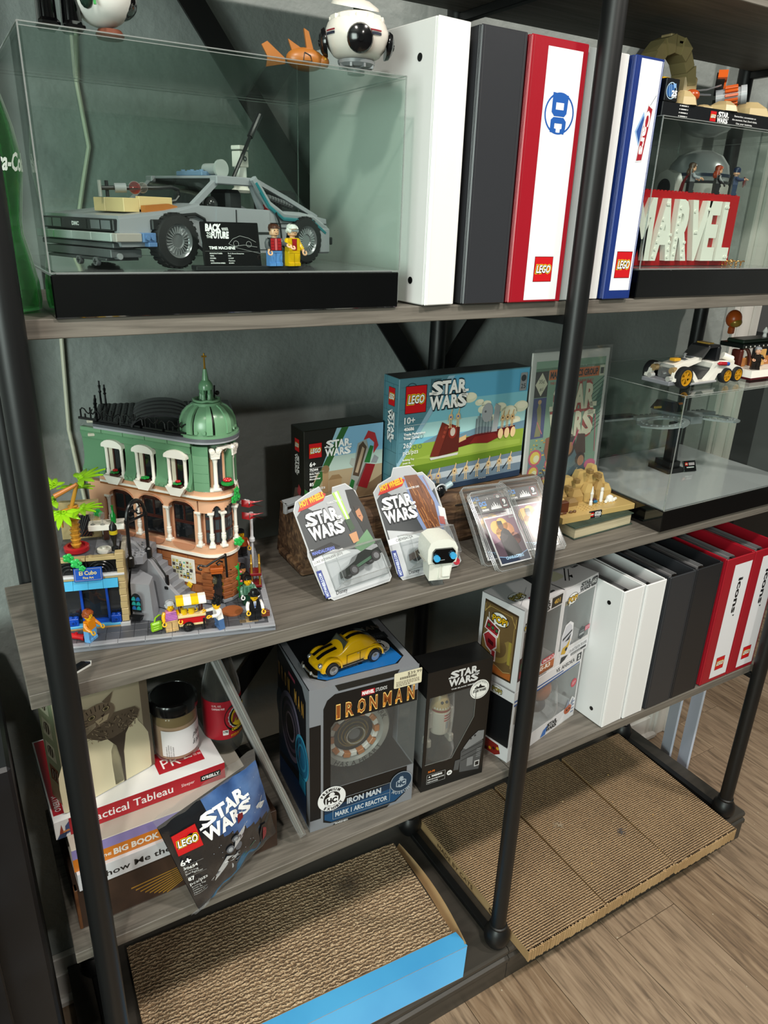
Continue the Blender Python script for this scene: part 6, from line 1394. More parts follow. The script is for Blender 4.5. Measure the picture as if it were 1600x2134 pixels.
# --- graded card slabs
slabm = CLEAR('slab', 'fafafa', gloss=.7, haze=.012, rough=.12)
def slab(label, loc, rz, rx, ry, kind):
    t = leaning('card_slab', label, 'trading card', loc, rz, rx, ry, 'graded card slabs'); w, h = .084, .134
    b = B(); c = .005; out = [(c, 0), (w - c, 0), (w, c), (w, h - c), (w - c, h), (c, h), (0, h - c), (0, c)]
    b.xprism(out, 0, .0075, slabm); e = CLEAR('slab_edge', 'e8ecec', gloss=2, haze=.45, rough=.12)
    for y_ in (0.0, .0037, .0075): b.tube([(x_, y_, z_) for x_, z_ in out], .0007, e, 5, True)
    b.tube([(x_, -.0002, z_) for x_, z_ in ((.008, .008), (w - .008, .008), (w - .008, h - .012), (.008, h - .012))], .0007, e, 5, True); b.obj('slab_case', t)
    F = Face((0, .0030, 0), (1, 0, 0), (0, 0, 1)); F.rect(.011, h - .036, w - .022, .021, '24282c'); 
    F.text('DCS', .0145, h - .0245, .0070, '3a86d0', 1, w=.014, bold=.04); F.text('CARD', .0155, h - .0285, .0026, 'd8c020', 1, bold=.04); F.text('GRADING', .0155, h - .0335, .0032, 'f0f0f0', 1, w=.0135, bold=.04)
    for k, hh in enumerate((3, 6, 4, 8, 5, 10, 7, 5, 8, 4, 6, 3)): F.poly([(.034 + k * .0018, h - .033), (.0357 + k * .0018, h - .033), (.0353 + k * .0018, h - .033 + hh * .0012), (.0344 + k * .0018, h - .033 + hh * .0012)], 'e8e8ea', 1)
    F.rect(.0575, h - .034, .0125, .0170, 'a01c28', 1, r=.002); F.rect(.0581, h - .0334, .0113, .0158, '24282c', 2, r=.002); F.text('9', .0638, h - .0265, .0078, 'f4f4f4', 3, bold=.05, al='c'); F.text('MINT', .0638, h - .0315, .0026, 'f4f4f4', 3, bold=.05, al='c')
    F.rect(.011, .009, w - .022, h - .054, 'e6e6e8', 0, r=.001); F.rect(.013, .011, w - .026, h - .058, '8a6478', 1); F.poly([(.013, .045), (w - .013, .055), (w - .013, .011), (.013, .011)], '5c4654', 2)
    F.disc(.030, .070, .012, 'e0a848', 2, 16); F.disc(.042, .074, .011, 'e8b858', 2, 16); F.disc(.05, .064, .012, 'd8905c', 2, 16); F.disc(.036, .058, .012, 'd89a5c', 2, 16); F.disc(.058, .048, .010, 'b87a70', 2, 16)
    c1 = '1e1c20' if kind == 'a' else '6c6a6c'
    F.poly([(.030, .014), (.062, .014), (.058, .040), (.050, .062), (.042, .068), (.034, .062), (.028, .050)], c1, 4); F.poly([(.030, .044), (.040, .048), (.046, .054), (.036, .060), (.028, .054)], '3a3438' if kind == 'a' else '8a8688', 5)
    F.disc(.038, .072, .0052, '5a3c2c' if kind == 'a' else '7c7c7e', 5, 14, ry=.0068); F.poly([(.033, .074), (.043, .074), (.0425, .080), (.0345, .0805)], '17141a' if kind == 'a' else '55565a', 6)
    F.poly([(.013, .011), (w - .013, .011), (w - .013, .026), (.042, .017), (.013, .024)], '1e2c48', 6); F.line([(.013, .023), (.042, .0165), (w - .013, .025)], .0012, '8fb0d8', 7); F.text('CHARACTERS', .042, .0165, .0044, 'a8cce8', 8, w=.036, bold=.05, al='c'); F.text('STAR WARS', w - .024, h - .052, .0028, 'd8d8d8', 6, w=.011, bold=.03)
    F.obj('card', t); return t
slab('graded card slab with a dark cloaked man card, front of the leaning stack', (.6563, .0016, .9012), .032, -.758, .026, 'a')
slab('graded card slab directly behind the cloaked man card, mostly covered', (.6488, .0268, .9012), -.079, -.748, .024, 'b')
slab('graded card slab with a grey armoured figure card, right of the stack', (.7299, .0280, .9004), -.113, -.770, -.026, 'b')
# --- comic in a sleeve (generic stand-in for the cover picture)
t = leaning('comic_book', 'old comic book in a clear sleeve behind the middle post', 'comic', (.8190, .150, .9235), 0, -.03, .0)
w, h = .180, .274
b = B(); b.box(0, w, 0, .0025, 0, h, P('c6c6c0', .3), .0006); b.obj('backing_board', t)
F = Face((0, -.0004, 0), (1, 0, 0), (0, 0, 1)); x0, y0, cw, ch = .010, .006, .162, .253
F.rect(x0, y0, cw, ch, '7fa088', 0)
F.rect(x0 + .001, y0 + ch - .018, cw - .002, .006, '5a7a62', 1); F.rect(x0 + .030, y0 + ch - .033, cw - .044, .017, 'c8682a', 2); F.text('MARVEL COMICS GROUP', x0 + .033, y0 + ch - .030, .0108, '14181a', 3, w=cw - .050, bold=.04)
F.rect(x0 + cw - .013, y0 + ch - .034, .012, .019, 'c8c8b0', 2); F.rect(x0 + cw - .011, y0 + ch - .030, .008, .011, '3a4440', 3)
F.text('THE GREATEST SPACE FANTASY FILM OF ALL!', x0 + .034, y0 + ch - .041, .0042, 'b8483c', 3, w=cw - .060, bold=.02)
F.rect(x0, y0 + ch - .061, .029, .044, '2a2c28', 1); F.poly([(x0 + .0145, y0 + ch - .019), (x0 + .028, y0 + ch - .039), (x0 + .0145, y0 + ch - .059), (x0 + .001, y0 + ch - .039)], 'd8d4b8', 2); F.text('35\u00a2', x0 + .0145, y0 + ch - .037, .0065, '1c1c1c', 3, al='c'); F.text('#1', x0 + .0145, y0 + ch - .050, .006, '1c1c1c', 3, al='c')
F.rect(x0, y0 + ch - .133, .029, .071, '3a4478', 2); F.poly([(x0 + .008, y0 + ch - .130), (x0 + .012, y0 + ch - .100), (x0 + .009, y0 + ch - .082), (x0 + .014, y0 + ch - .066), (x0 + .019, y0 + ch - .082), (x0 + .020, y0 + ch - .100), (x0 + .022, y0 + ch - .130)], '8a8458', 3); F.disc(x0 + .014, y0 + ch - .069, .004, 'c8a070', 4); F.line([(x0 + .012, y0 + ch - .104), (x0 + .025, y0 + ch - .126)], .0016, 'd86a78', 4)
F.sw(x0 + .040, y0 + ch - .136, .108, 'e0dcc0', 6, out='a83a34', h=.090)
# abstract crowd and machinery shapes in the colours of the cover
rr = random.Random(21)
F.poly([(x0 + .12, y0 + .10), (x0 + cw, y0 + .16), (x0 + cw, y0 + ch - .04), (x0 + .145, y0 + ch - .08)], '3a6a58', 4)
for k in range(12): F.line([(x0 + .130, y0 + .110 + k * .008), (x0 + cw, y0 + .130 + k * .008)], .0016, '24493c', 5)
F.poly([(x0, y0), (x0 + cw - .01, y0), (x0 + cw - .02, y0 + .06), (x0 + .10, y0 + .11), (x0, y0 + .09)], '5f7c86', 3)
for k in range(90):
    x_ = x0 + rr.uniform(0, .060); y_ = y0 + rr.uniform(.015, .115); F.rect(x_, y_, rr.uniform(.002, .006), rr.uniform(.001, .003), rr.choice(('e0b838', '2a2018', 'e0b838', 'c88a2c')), 4)
for x_, y_, r in ((.014, .085, .015), (.012, .058, .013), (.040, .030, .016), (.050, .070, .012)): F.disc(x0 + x_, y0 + y_, r, 'c8506a', 5, 18); F.disc(x0 + x_, y0 + y_, r * .75, 'e8c84c', 6, 18); F.disc(x0 + x_ + .003, y0 + y_ - .002, r * .45, 'e8e4b8', 7, 14)
F.poly([(x0 + .050, y0 + .060), (x0 + .062, y0 + .060), (x0 + .068, y0 + .100), (x0 + .055, y0 + .110)], '3f8a3c', 6)
F.poly([(x0 + .036, y0 + .118), (x0 + .056, y0 + .122), (x0 + .058, y0 + .090), (x0 + .044, y0 + .070), (x0 + .034, y0 + .094)], '8a4a2c', 8); F.poly([(x0 + .112, y0 + .118), (x0 + .130, y0 + .116), (x0 + .136, y0 + .080), (x0 + .118, y0 + .072), (x0 + .108, y0 + .090)], '4a2c20', 8)
F.disc(x0 + .092, y0 + .098, .017, '3a2a24', 7, 18, ry=.022); F.disc(x0 + .092, y0 + .094, .011, 'b87c50', 8, 16, ry=.014); F.poly([(x0 + .08, y0 + .104), (x0 + .105, y0 + .104), (x0 + .1, y0 + .112), (x0 + .085, y0 + .112)], '2a1c18', 9)
F.disc(x0 + .124, y0 + .070, .012, '3a2620', 8); F.disc(x0 + .126, y0 + .066, .008, 'c08a68', 9, ry=.010)
F.poly([(x0 + .092, y0 + .012), (x0 + .145, y0 + .01), (x0 + .140, y0 + .058), (x0 + .118, y0 + .064), (x0 + .098, y0 + .05)], '3c5a6a', 8); F.poly([(x0 + .104, y0 + .022), (x0 + .134, y0 + .018), (x0 + .128, y0 + .050), (x0 + .112, y0 + .044)], 'b8bca0', 9)
F.disc(x0 + .150, y0 + .056, .014, 'd85a88', 9, ry=.010); F.line([(x0 + .150, y0 + .15), (x0 + .158, y0 + .08)], .0016, 'c85a70', 10); F.line([(x0 + .113, y0 + .125), (x0 + .100, y0 + .098)], .0022, 'd8507c', 10)
F.ring(x0 + .125, y0 + .014, .030, .003, '20303c', 10, a0=20, a1=150); F.disc(x0 + .125, y0 + .004, .026, '4c6470', 9, ry=.022)
for k in range(26): x_ = x0 + rr.uniform(.02, .14); y_ = y0 + rr.uniform(.004, .05); F.line([(x_, y_), (x_ + rr.uniform(-.01, .012), y_ + rr.uniform(.004, .014))], .0016, rr.choice(('1c2830', 'c8c8a8', '2c4a60', '14181c')), 11)
F.obj('cover', t)
b = B(); b.box(-.001, w + .001, -.0042, -.0036, -.0005, h + .006, CLEAR('sleeve', 'f6f8f8', gloss=1.4, haze=.03, rough=.05)); b.obj('sleeve', t)
# --- green book with a desert kit on it
t = thing('green_book', 'worn green cloth book lying flat under the desert scene', 'book', (.849, .0405, Z2), radians(2))
b = B(); gb = NM('green_cloth', ['24342a', '38483c'], (1, 1, 1), 40, 4, .7, .3, 80, bdist=.0006); b.box(0, .148, 0, .112, 0, .0022, gb, .0007); b.box(-.002, .146, -.001, .112, .0208, .0232, gb, .0007); b.obj('cover', t)
b = B(); b.box(.002, .143, .002, .107, .0022, .0208, NM('old_pages', ['a89c80', 'c8bc9c'], (1, 1, 60), 6, 3, .8, .3, 12, bdist=.0006)); b.obj('pages', t)
B().box(-.001, .147, .108, .112, .001, .0225, gb, .001).obj('spine', t)
t = thing('brick_scene', 'tan brick desert scene with white towers on top of the green book', 'toy set', (.838, .068, .9235), radians(-3.5)); t.scale = (1, .70, 1)
sand = P('c2a468', .35); sandm = P('b0905a', .4); sandd = P('8c7044', .4)
b = B(); b.box(0, .172, 0, .112, 0, .0105, sand, .0006); b.prism([(0, -.010), (.058, -.010), (.075, 0), (0, 0)], 0, .0105, sand); b.obj('base', t)
b = B(); studs(b, [(.012 + .008 * i, .012 + .008 * j, .0105) for i in range(10, 17) for j in range(2, 6)] + [(.060 + .008 * i, .012 + .008 * j, .0105) for i in range(4) for j in range(4)], sand, 2.4e-3, 1.7e-3, 8); b.obj('studs', t, kind='stuff')
rr = random.Random(8)
for k, (x, y, wx, wy, h, m) in enumerate(((.05, .080, .030, .03, .042, sand), (.078, .085, .034, .026, .050, sand), (.106, .082, .028, .03, .058, sand), (.130, .088, .024, .022, .040, sand), (.03, .07, .024, .030, .026, sandm), (.008, .07, .022, .03, .020, sand), (.060, .060, .026, .02, .024, sandm), (.09, .064, .024, .018, .030, sand), (.118, .066, .018, .018, .034, sandm), (.142, .072, .018, .02, .022, sand), (.04, .045, .026, .018, .014, sandd), (.02, .046, .020, .02, .016, sand))):
    b = B(); x1 = x + wx; y1 = y + wy; s_ = .28 + .1 * (k % 3)
    b.prism([(x, y), (x1, y), (x1, y1), (x, y1)], .0105, .0105 + h * .5, m); b.prism([(x, y), (x1, y), (x1, y1), (x, y1)], .0105 + h * .5, .0105 + h, m, [(x + wx * s_, y + wy * .35), (x1 - wx * .2, y + wy * .35), (x1 - wx * .2, y1), (x + wx * s_, y1)]); b.obj('rock_slope', t)
for k, (x, z) in enumerate(((.070, .045), (.098, .060), (.052, .034), (.117, .050))): B().box(x, x + .009, .068 - .002 * k, .082, z, z + .008, sandd, .0008).obj('rock_brick', t)
for x, y in ((.088, .034), (.118, .044)):
    b = B(); b.lathe([(.0035, 0), (.0035, .008), (.0025, .009), (.0028, .020), (.0036, .022), (.0022, .026), (.0015, .032), (.0005, .036)] if x < .1 else [(.0034, 0), (.0034, .018), (.0026, .020), (.0036, .023), (.0030, .027)], white, (x, y, .0105), 12); b.obj('white_tower', t)
b = B(); b.lathe([(.0085, 0), (.0085, .004), (.0068, .009), (.003, .0115), (.0001, .012)], white, (.136, .040, .0105), 18); b.obj('white_dome', t)
for x, y in ((.126, .032), (.148, .036)): b = B(); b.cyl((x, y, .0145), (x - .006, y - .003, .0145), .0032, white, n=12); b.obj('white_annex', t)
b = B(); b.ball((.100, .036, .0155), .0048, P('2f6a8c', .2), 10, 6, .6); b.box(.094, .106, .040, .050, .014, .019, P('4a2430', .3), .001); b.obj('tiny_craft', t)
b = B(); b.box(.012, .028, .018, .034, .0105, .030, P('5c2e1c', .35), .001); b.box(.005, .02, .01, .018, .0105, .014, P('5c2e1c', .35), .0008); b.obj('brown_hut', t)
for x in (.030, .038, .010): b = B(); b.lathe([(.0035, 0), (.0035, .003), (.0025, .004)], P('6a4a2c', .4), (x, .012, .0105), 12); b.obj('small_drum', t)
b = B(TR(.0620, -.0030, -.002) @ RO(0)); b.box(0, .028, -.003, .001, 0, .0142, P('0e0f11', .25), .0006); pl_ = b.obj('name_tile', t)
f = Face((.0620, -.0060, -.002), (1, 0, 0), (0, 0, 1)); f.brick_logo(.0018, .0045, .0075, 0); f.sw(.0112, .0045, .0150, 'ececec', 0, h=.0080); f.text('MAY THE 4TH', .0135, .0015, .0016, 'cccccc', 0, bold=.02, w=.010); f.obj('lettering', pl_)
# --- third display case with a grey ship on a black stand
display_case('clear display case with a white floor and a grey ship on the middle shelf', 1.0105, 1.395, -.004, .272, Z2, .9405, 1.1430, P('b9b6bb', .12, coat=.5))
t = thing('brick_ship', 'light grey brick-built ship with two ring wings on a black stand', 'toy spacecraft', (1.205, .150, .9405))
b = B(); b.prism([(-.022, -.020), (.018, -.024), (.020, .016), (-.018, .034)], 0, .010, P('101113', .3)); b.prism([(-.016, -.016), (.012, -.018), (.014, .010), (-.012, .024)], .010, .022, P('101113', .3)); b.prism([(-.008, -.010), (.008, -.012), (.009, .006), (-.006, .010)], .022, .10, P('141518', .3), [(-.012, -.008), (.006, -.010), (.007, .006), (-.010, .008)]); b.obj('stand', t)
b = B(TR(.018, -.028, 0) @ RO(radians(-12)) @ RO(radians(-25), 'X')); b.box(0, .030, 0, .003, .002, .024, P('101113', .2), .0006); pp = b.obj('plate', t)
f = Face((0, 0, 0), (1, 0, 0), (0, 0, 1), B(TR(.018, -.0285, 0) @ RO(radians(-12)) @ RO(radians(-25), 'X'))); f.brick_logo(.003, .014, .0065, 0); f.rect(.012, .0145, .014, .0055, 'a89aa0', 0); f.rect(.006, .0095, .018, .002, 'c8c8c8', 0); f.obj('lettering', pp)
gry = P('8f9396', .35); gm2 = P('7c8084', .35)
SHT = TR(0, 0, .112) @ RO(radians(-8)) @ RO(radians(-4), 'X')
for sx in (-1, 1):
    b = B(SHT @ TR(sx * .064, -.030, -.002) @ RO(radians(5) * sx, 'Y')); k_ = 16
    for q in range(k_):
        a0 = 2 * pi * q / k_; a1 = 2 * pi * (q + 1) / k_
        b.prism([(.028 * cos(a0), .028 * sin(a0)), (.046 * cos(a0) * (1.05 if q % 4 else 1.15), .046 * sin(a0) * (1.05 if q % 4 else 1.15)), (.046 * cos(a1) * 1.05, .046 * sin(a1) * 1.05), (.028 * cos(a1), .028 * sin(a1))], -.0015, .0017, gry)
    studs(b, [(.038 * cos(2 * pi * q / 22), .038 * sin(2 * pi * q / 22), .0017) for q in range(22)], gry, .0022, .0016, 8); b.obj('ring_wing', t)
b = B(SHT); b.prism([(-.10, .000), (.10, .000), (.09, .022), (-.09, .022)], -.003, .003, gry); b.prism([(-.014, -.05), (.014, -.05), (.022, .05), (-.022, .05)], -.006, .008, gm2); 
for q in range(16): b.box(-.095 + q * .012, -.089 + q * .012, .022, .026, -.002, .004, P('55585c', .35))
b.obj('hull', t)
b = B(SHT); b.prism([(-.010, .0), (.012, .0), (.020, .060), (-.016, .060)], .008, .026, P('17181b', .3), [(-.006, .012), (.008, .012), (.014, .05), (-.01, .05)]); b.box(.01, .03, .02, .024, .018, .022, P('b8682c', .3)); b.box(-.03, -.014, .03, .034, .012, .016, P('b8902c', .3)); b.obj('cockpit', t)
b = B(SHT @ TR(-.11, .03, 0)); b.box(-.05, .03, -.012, .012, -.004, .0, gry, .0008); b.box(-.055, .03, -.008, .014, .0, .004, P('2a2c30', .35), .0008); b.obj('wing_reflection', t)  # ship's reflection in the case side panel, built as an added solid plate
# --- vehicles on top of the third case
CT = 1.1433
t = thing('toy_vintage_car', 'white vintage six-wheeled brick car with golden wheels on the case', 'toy car', (1.043, .040, CT), radians(1))
b = B(); ww = .066
b.xprism([(.024, .026), (.078, .038), (.078, .046), (.03, .040), (.010, .036), (.008, .030)], .018, .048, P('e8e4da', .3)); b.obj('bonnet', t)
b = B(); b.box(.004, .012, .016, .050, .010, .036, CLEAR('head_glass', 'd0d4d4', gloss=2, haze=.15), .004)
b.obj('radiator', t)
for y0_ in (.0, ww - .012):
    b = B(); b.xprism([(-.008, .012), (-.004, .026), (.008, .034), (.024, .034), (.040, .024), (.056, .008), (.080, .008), (.096, .022), (.104, .036), (.140, .034), (.168, .026), (.172, .014), (.164, .010), (.150, .020), (.136, .020), (.128, .012), (.118, .020), (.106, .018), (.098, .004), (.05, .003), (.036, .016), (.024, .026), (.008, .026), (-.002, .014)], y0_, y0_ + .012, P('e8e4da', .3)); b.obj('fender', t)
b = B(); b.box(.02, .165, .012, ww - .012, .008, .024, P('16171a', .35), .001); b.box(.104, .168, .012, ww - .012, .024, .036, P('e0dcd2', .3), .002); b.obj('chassis', t)
b = B(); b.xprism([(.070, .046), (.088, .062), (.092, .062), (.076, .044)], .014, .052, CLEAR('smoke2', '555a5a', gloss=1.8, haze=.05)); b.box(.088, .122, .014, .052, .060, .065, P('1b1c1f', .3), .002); b.box(.114, .124, .014, .052, .036, .062, P('141518', .3), .002); b.box(.094, .108, .02, .046, .066, .0685, P('b08a3c', .3), .0008); b.obj('roof', t, label='black roof and dark screen')
b = B(); b.box(-.018, .010, .004, ww - .004, .005, .012, P('7c7e84', .3), .001); b.obj('bumper', t)
for y0_ in (.010, ww - .018):
    b = B(); b.cyl((-.016, y0_, .016), (-.006, y0_, .016), .0045, P('c8c8c4', .2, .5)); b.cyl((-.004, y0_ + .004, .028), (.006, y0_ + .004, .028), .0058, P('b09468', .25, .4)); b.obj('headlamp', t)
B().box(.014, .030, .024, .036, .041, .046, P('c8941c', .3), .001).obj('gold_ornament', t)
b = B(); b.lathe([(.004, 0), (.0015, .001), (.0015, .003), (.004, .004), (.0015, .005), (.004, .008), (.001, .009)], P('b8b8ba', .2, .4), (.050, .033, .044), 12); b.obj('mascot', t)
for k in range(2): B().box(.04 + k * .016, .05 + k * .016, .024, .042, .0455 - .004 * (1 - k), .0468 - .004 * (1 - k), P('55585c', .35)).obj('grey_tile', t)
b = B(); b.cyl((.103, -.002, .036), (.118, -.003, .035), .0035, P('a8202c', .25), .0034); b.cyl((.096, -.002, .0365), (.103, -.002, .036), .0008, P('a8202c', .25), .0035); b.cyl((.118, -.003, .035), (.126, -.003, .034), .0034, P('2c50a8', .25)); b.obj('rocket', t)
b = B(); b.cyl((.030, -.003, .006), (.098, -.003, .006), .0022, P('b4b4b6', .25, .3)); b.obj('running_board', t); B().cyl((.138, .02, .045), (.156, .012, .038), .006, P('e8e4da', .3)).obj('exhaust', t)
def vw(x, y, r, sg_):
    b = B(TR(x, y, r) @ RO(pi / 2 * sg_, 'X')); b.lathe([(r * .72, .0), (r * .96, .0008), (r, .003), (r, .009), (r * .96, .0115), (r * .72, .012)], P('17181a', .55), n=26, caps=False); b.lathe([(.0001, .002), (r * .72, .002)], P('101113'), n=20, caps=False); wo = b.obj('wheel', t)
    gold = P('c8901c', .25, .2); b = B(TR(x, y, r) @ RO(pi / 2 * sg_, 'X')); T0 = b.T; b.lathe([(r * .60, .009), (r * .62, .0118), (r * .74, .0124), (r * .74, .009)], gold, n=26, caps=False); b.cyl((0, 0, .004), (0, 0, .012), r * .16, gold, n=12)
    for i in range(6): b.T = T0 @ RO(pi / 3 * i); b.box(r * .1, r * .66, -.0014, .0014, .008, .0112, gold); b.T = T0 @ RO(pi / 3 * i + .25); b.box(r * .25, r * .66, -.0006, .0006, .008, .0108, gold)
    b.obj('golden_rim', wo)
for sg_, yy in ((1, .006), (-1, ww - .006)):
    vw(.012, yy, .0185, sg_); vw(.126, yy, .0135, sg_); vw(.157, yy, .0135, sg_)
t = thing('toy_boat_set', 'white-hulled brick set with dark curtains and a grey-haired figure on the case', 'toy set', (1.236, .034, CT), 0)
b = B(); b.box(0, .13, 0, .085, 0, .004, P('4c1418', .3), .0006); b.prism([(.001, .001), (.129, .001), (.129, .084), (.001, .084)], .004, .016, P('e6e2d8', .3), [(.006, .005), (.124, .005), (.124, .08), (.006, .08)]); b.obj('hull', t)
b = B(); b.box(.004, .125, .030, .080, .052, .060, P('0f1512', .3), .001)
for q in range(9): b.cyl((.010 + q * .013, .0285, .0555), (.010 + q * .013, .0292, .0555), .0016, P('c8c8c0'), n=8)
b.box(.008, .12, .034, .070, .060, .067, P('1c2a20', .35), .002); b.obj('roof', t)
b = B(); b.tube([(.006 + .024 * (1 - cos(radians(a))) / 2 * 2, .045, .016 + .034 * sin(radians(a))) for a in range(0, 181, 20)], .0034, P('4a1c14', .3), 8); b.box(.0, .01, .03, .05, .016, .05, P('4a1c14', .3), .002); b.obj('arch', t)
for x_ in (.014, .052, .09): B().box(x_, x_ + .022, .040, .055, .016, .032, P('a86a34', .35), .001).obj('cabinet_block', t)
B().box(.050, .078, .030, .033, .018, .048, P('c89a58', .35), .0008).obj('orange_panel', t)
b = B(); b.lathe([(.004, 0), (.003, .006), (.0055, .010), (.001, .018)], white, (.092, .05, .067), 10); b.obj('white_bird', t)
fig('grey-haired toy figure in a dark coat on the white-hulled set', 1.262, .048, CT + .0162, radians(-35), 'd9a585', '8f9296', '1c1714', '1c1714', None, 'short', armup=(.5, .5))
t = thing('toy_bust', 'small orange and gold helmeted head on a clear rod behind the white car', 'toy', (1.372, .185, CT), 0)
b = B(); b.cyl((0, 0, 0), (0, 0, .06), .0022, CLEAR('rod', 'e8ecec', gloss=2, haze=.15), n=8); b.lathe([(.009, 0), (.009, .002)], P('2a2c30'), n=16); b.obj('rod', t); b = B(); b.ball((0, 0, .086), .0155, P('b8541c', .3), 16, 10, 1.15); b.obj('head', t); b = B(); b.ball((0, -.004, .080), .0135, P('9a7a2c', .3, .3), 14, 8, .8); b.box(-.006, .006, -.004, .006, .056, .070, P('b8541c', .3), .002); b.obj('lower_face', t)
# --- small bits on this shelf
t = thing('toy_slipper', 'tiny black and white toy shoe on the shelf edge beside the left post', 'toy', (.0585, .030, Z2), radians(32))
B().prism([(-.016, -.005), (.010, -.006), (.015, -.001), (.010, .005), (-.016, .005)], 0, .0022, P('e6e6e2', .3)).obj('sole', t); B().prism([(-.016, -.0045), (.010, -.0052), (.013, -.001), (.010, .0045), (-.016, .0045)], .0022, .0062, P('121212', .25), [(-.016, -.003), (.004, -.004), (.006, -.001), (.004, .003), (-.016, .003)]).obj('upper', t)
t = thing('toy_wing_part', 'small grey forked toy part lying on the left end of the wooden beam', 'toy part', (.386, .170, LT), radians(20))
b = B(); b.box(-.012, .028, -.002, .002, 0, .004, gry, .0005); b.box(-.012, .028, -.002, .002, .010, .013, gry, .0005); b.box(-.012, -.008, -.003, .003, 0, .016, gry, .0005); b.prism([(-.012, -.003), (.028, -.003), (.030, .010), (-.004, .014)], .013, .016, gry); b.obj('body', t)
t = thing('toy_helmet_stand', 'tiny black and white helmet with a pale handle behind the second carded car', 'toy', (.622, .128, LT), radians(10))
b = B(); b.ball((0, 0, .010), .013, P('0e1012', .2), 16, 10, .95); b.tube([(.0135 * cos(radians(a)), -.006, .009 + .013 * sin(radians(a))) for a in range(0, 181, 15)], .0012, P('c8ccd0'), 6); b.obj('helmet', t); b = B(); b.cyl((.010, -.002, .012), (.026, -.004, .018), .0048, P('9ab0b8', .3), n=10); b.obj('handle', t)
# ================================================================ objects on the lower shelf
# --- stack of books at the left
def book(label, x, y, z, w, d, h, rz, cov, pages='d8d4c8', hard=False, name='book'):
    t = thing(name, label, 'book', (x, y, z), radians(rz), 'books stacked at the left end of the lower shelf'); c = P(cov, .3) if isinstance(cov, str) else cov
    e = .0016 if hard else .0006
    b = B(); b.box(0, w, 0, d, 0, e, c, e * .3); b.box(0, w, 0, d, h - e, h, c, e * .3); b.obj('cover', t)
    b = B(); b.box(0, w, 0, e, e, h - e, c); b.obj('spine', t)
    b = B(); q = .003 if hard else .0005; b.box(q, w - q, e, d - q, e, h - e, NM('pages_' + pages, [pages, 'bfbab0'], (1, 1, 90), 8, 3, .8, .25, 10, bdist=.0004)); b.obj('pages', t)
    F = Face((0, 0, 0), (1, 0, 0), (0, 0, 1)); T_ = Face((0, 0, h), (1, 0, 0), (0, 1, 0), F.b)
    return t, F, T_
lea = NM('brown_leather', ['2a1c16', '3c2a20', '4a3426'], (1, 1, 1), 14, 6, .45, .25, 60, bdist=.0006)
t, F, T_ = book('thick dark brown leather book with gold fan motif, bottom of the stack', .0125, .034, Z3, .286, .225, .0700, 1.0, lea, 'b8aa90', True)
for k in range(9):
    a = radians(12 + k * 9.5); L0 = .020 + .004 * (8 - k) * .8
    F.poly([(.142, .040 - k * .0032), (.142, .0385 - k * .0032), (.142 - L0 * 1.6 * cos(a * .4), .038 - k * .0036 - L0 * .55 * sin(a) * .8), (.142 - L0 * 1.6 * cos(a * .4), .0405 - k * .0036 - L0 * .55 * sin(a) * .8)], 'a87c2c', 1)
for X in (.012, .178): F.rect(X, .002, .003, .066, '8a5c30', 1)
F.obj('gilding', t, label='gold shell fan motif')
B().box(-.0006, .004, -.0004, .012, .0, .070, NM('worn_spine', ['4a2814', '8a5a34'], (1, 1, 1), 30, 5, .6, .2, 40), .001).obj('worn_corner', t)
t, F, T_ = book('white softcover book lettered Me the Numbers, second from the bottom', .0185, .030, Z3 + .0703, .262, .215, .0285, 1.5, 'dcdce0')
F.text('Show Me the Numbers', .026, .0075, .0098, '17181a', 1, w=.168, bold=.015); F.obj('lettering', t)
t, F, T_ = book('orange and purple hardcover book with a beige top, middle of the stack', .0165, .036, Z3 + .0991, .250, .206, .0368, 1.0, 'b8b0a4', 'd8d4c8', True)
F.rect(0, .0002, .250, .0205, 'd07820', 1); F.rect(0, .0207, .250, .0155, '8c80b8', 1)
F.text('THE', .036, .0072, .0042, 'f0ece4', 2, bold=.03); F.text('BIG BOOK', .050, .0055, .0092, 'f0ece4', 2, w=.060, bold=.04); F.text('OF', .1125, .0090, .0038, 'f0ece4', 2, bold=.03); F.text('DASHBOARDS', .1200, .0055, .0092, 'f0e4d4', 2, w=.082, bold=.015); F.obj('lettering', t)
t, F, T_ = book('white book with a red lettered spine, top of the stack under the jar', .0030, .0635, Z3 + .1362, .2300, .180, .0285, 1.5, 'dcdcdc')
F.rect(.018, .0005, .212, .0275, 'a81826', 1); F.text('Practical Tableau', .036, .0085, .0125, 'f0eaea', 2, w=.118, bold=.01); F.text('Sleeper', .166, .0115, .0052, 'f0d8d8', 2, w=.019); F.rect(.1935, .0085, .030, .010, '101010', 2); F.text("O'REILLY", .1955, .0110, .0050, 'f0f0f0', 3, w=.026, bold=.04)
F.poly([(.004, .001), (.012, .0015), (.010, .012), (.0085, .022), (.006, .012)], '8a3a2c', 1); F.poly([(.001, .0), (.012, .0), (.014, .008), (.005, .007)], '2c3c5c', 2); F.poly([(.012, .004), (.018, .006), (.018, .024), (.013, .018)], '3a4a78', 2); F.poly([(.010, .008), (.018, .009), (.017, .012), (.009, .011)], 'c07840', 3)
T_.rect(.002, .012, .013, .165, 'a81826', 1); 
T_.X = TR(.0125, .018) @ RO(pi / 2); T_.text("O'REILLY'", 0, 0, .0072, 'f0e8e8', 2, w=.032, bold=.03); T_.X = Matrix()
T_.rect(.142, .020, .066, .045, 'a81826', 1)
T_.X = TR(.150, .024) @ RO(radians(0)); T_.text('PR', 0, .004, .020, 'f0eaea', 2, w=.026); T_.text('E', .032, .010, .016, 'f0eaea', 2, w=.012); T_.text('FROM 100', .046, .018, .0042, 'f0eaea', 2, w=.013); T_.text('TO 300', .046, .010, .0042, 'f0eaea', 2, w=.011); T_.X = Matrix()
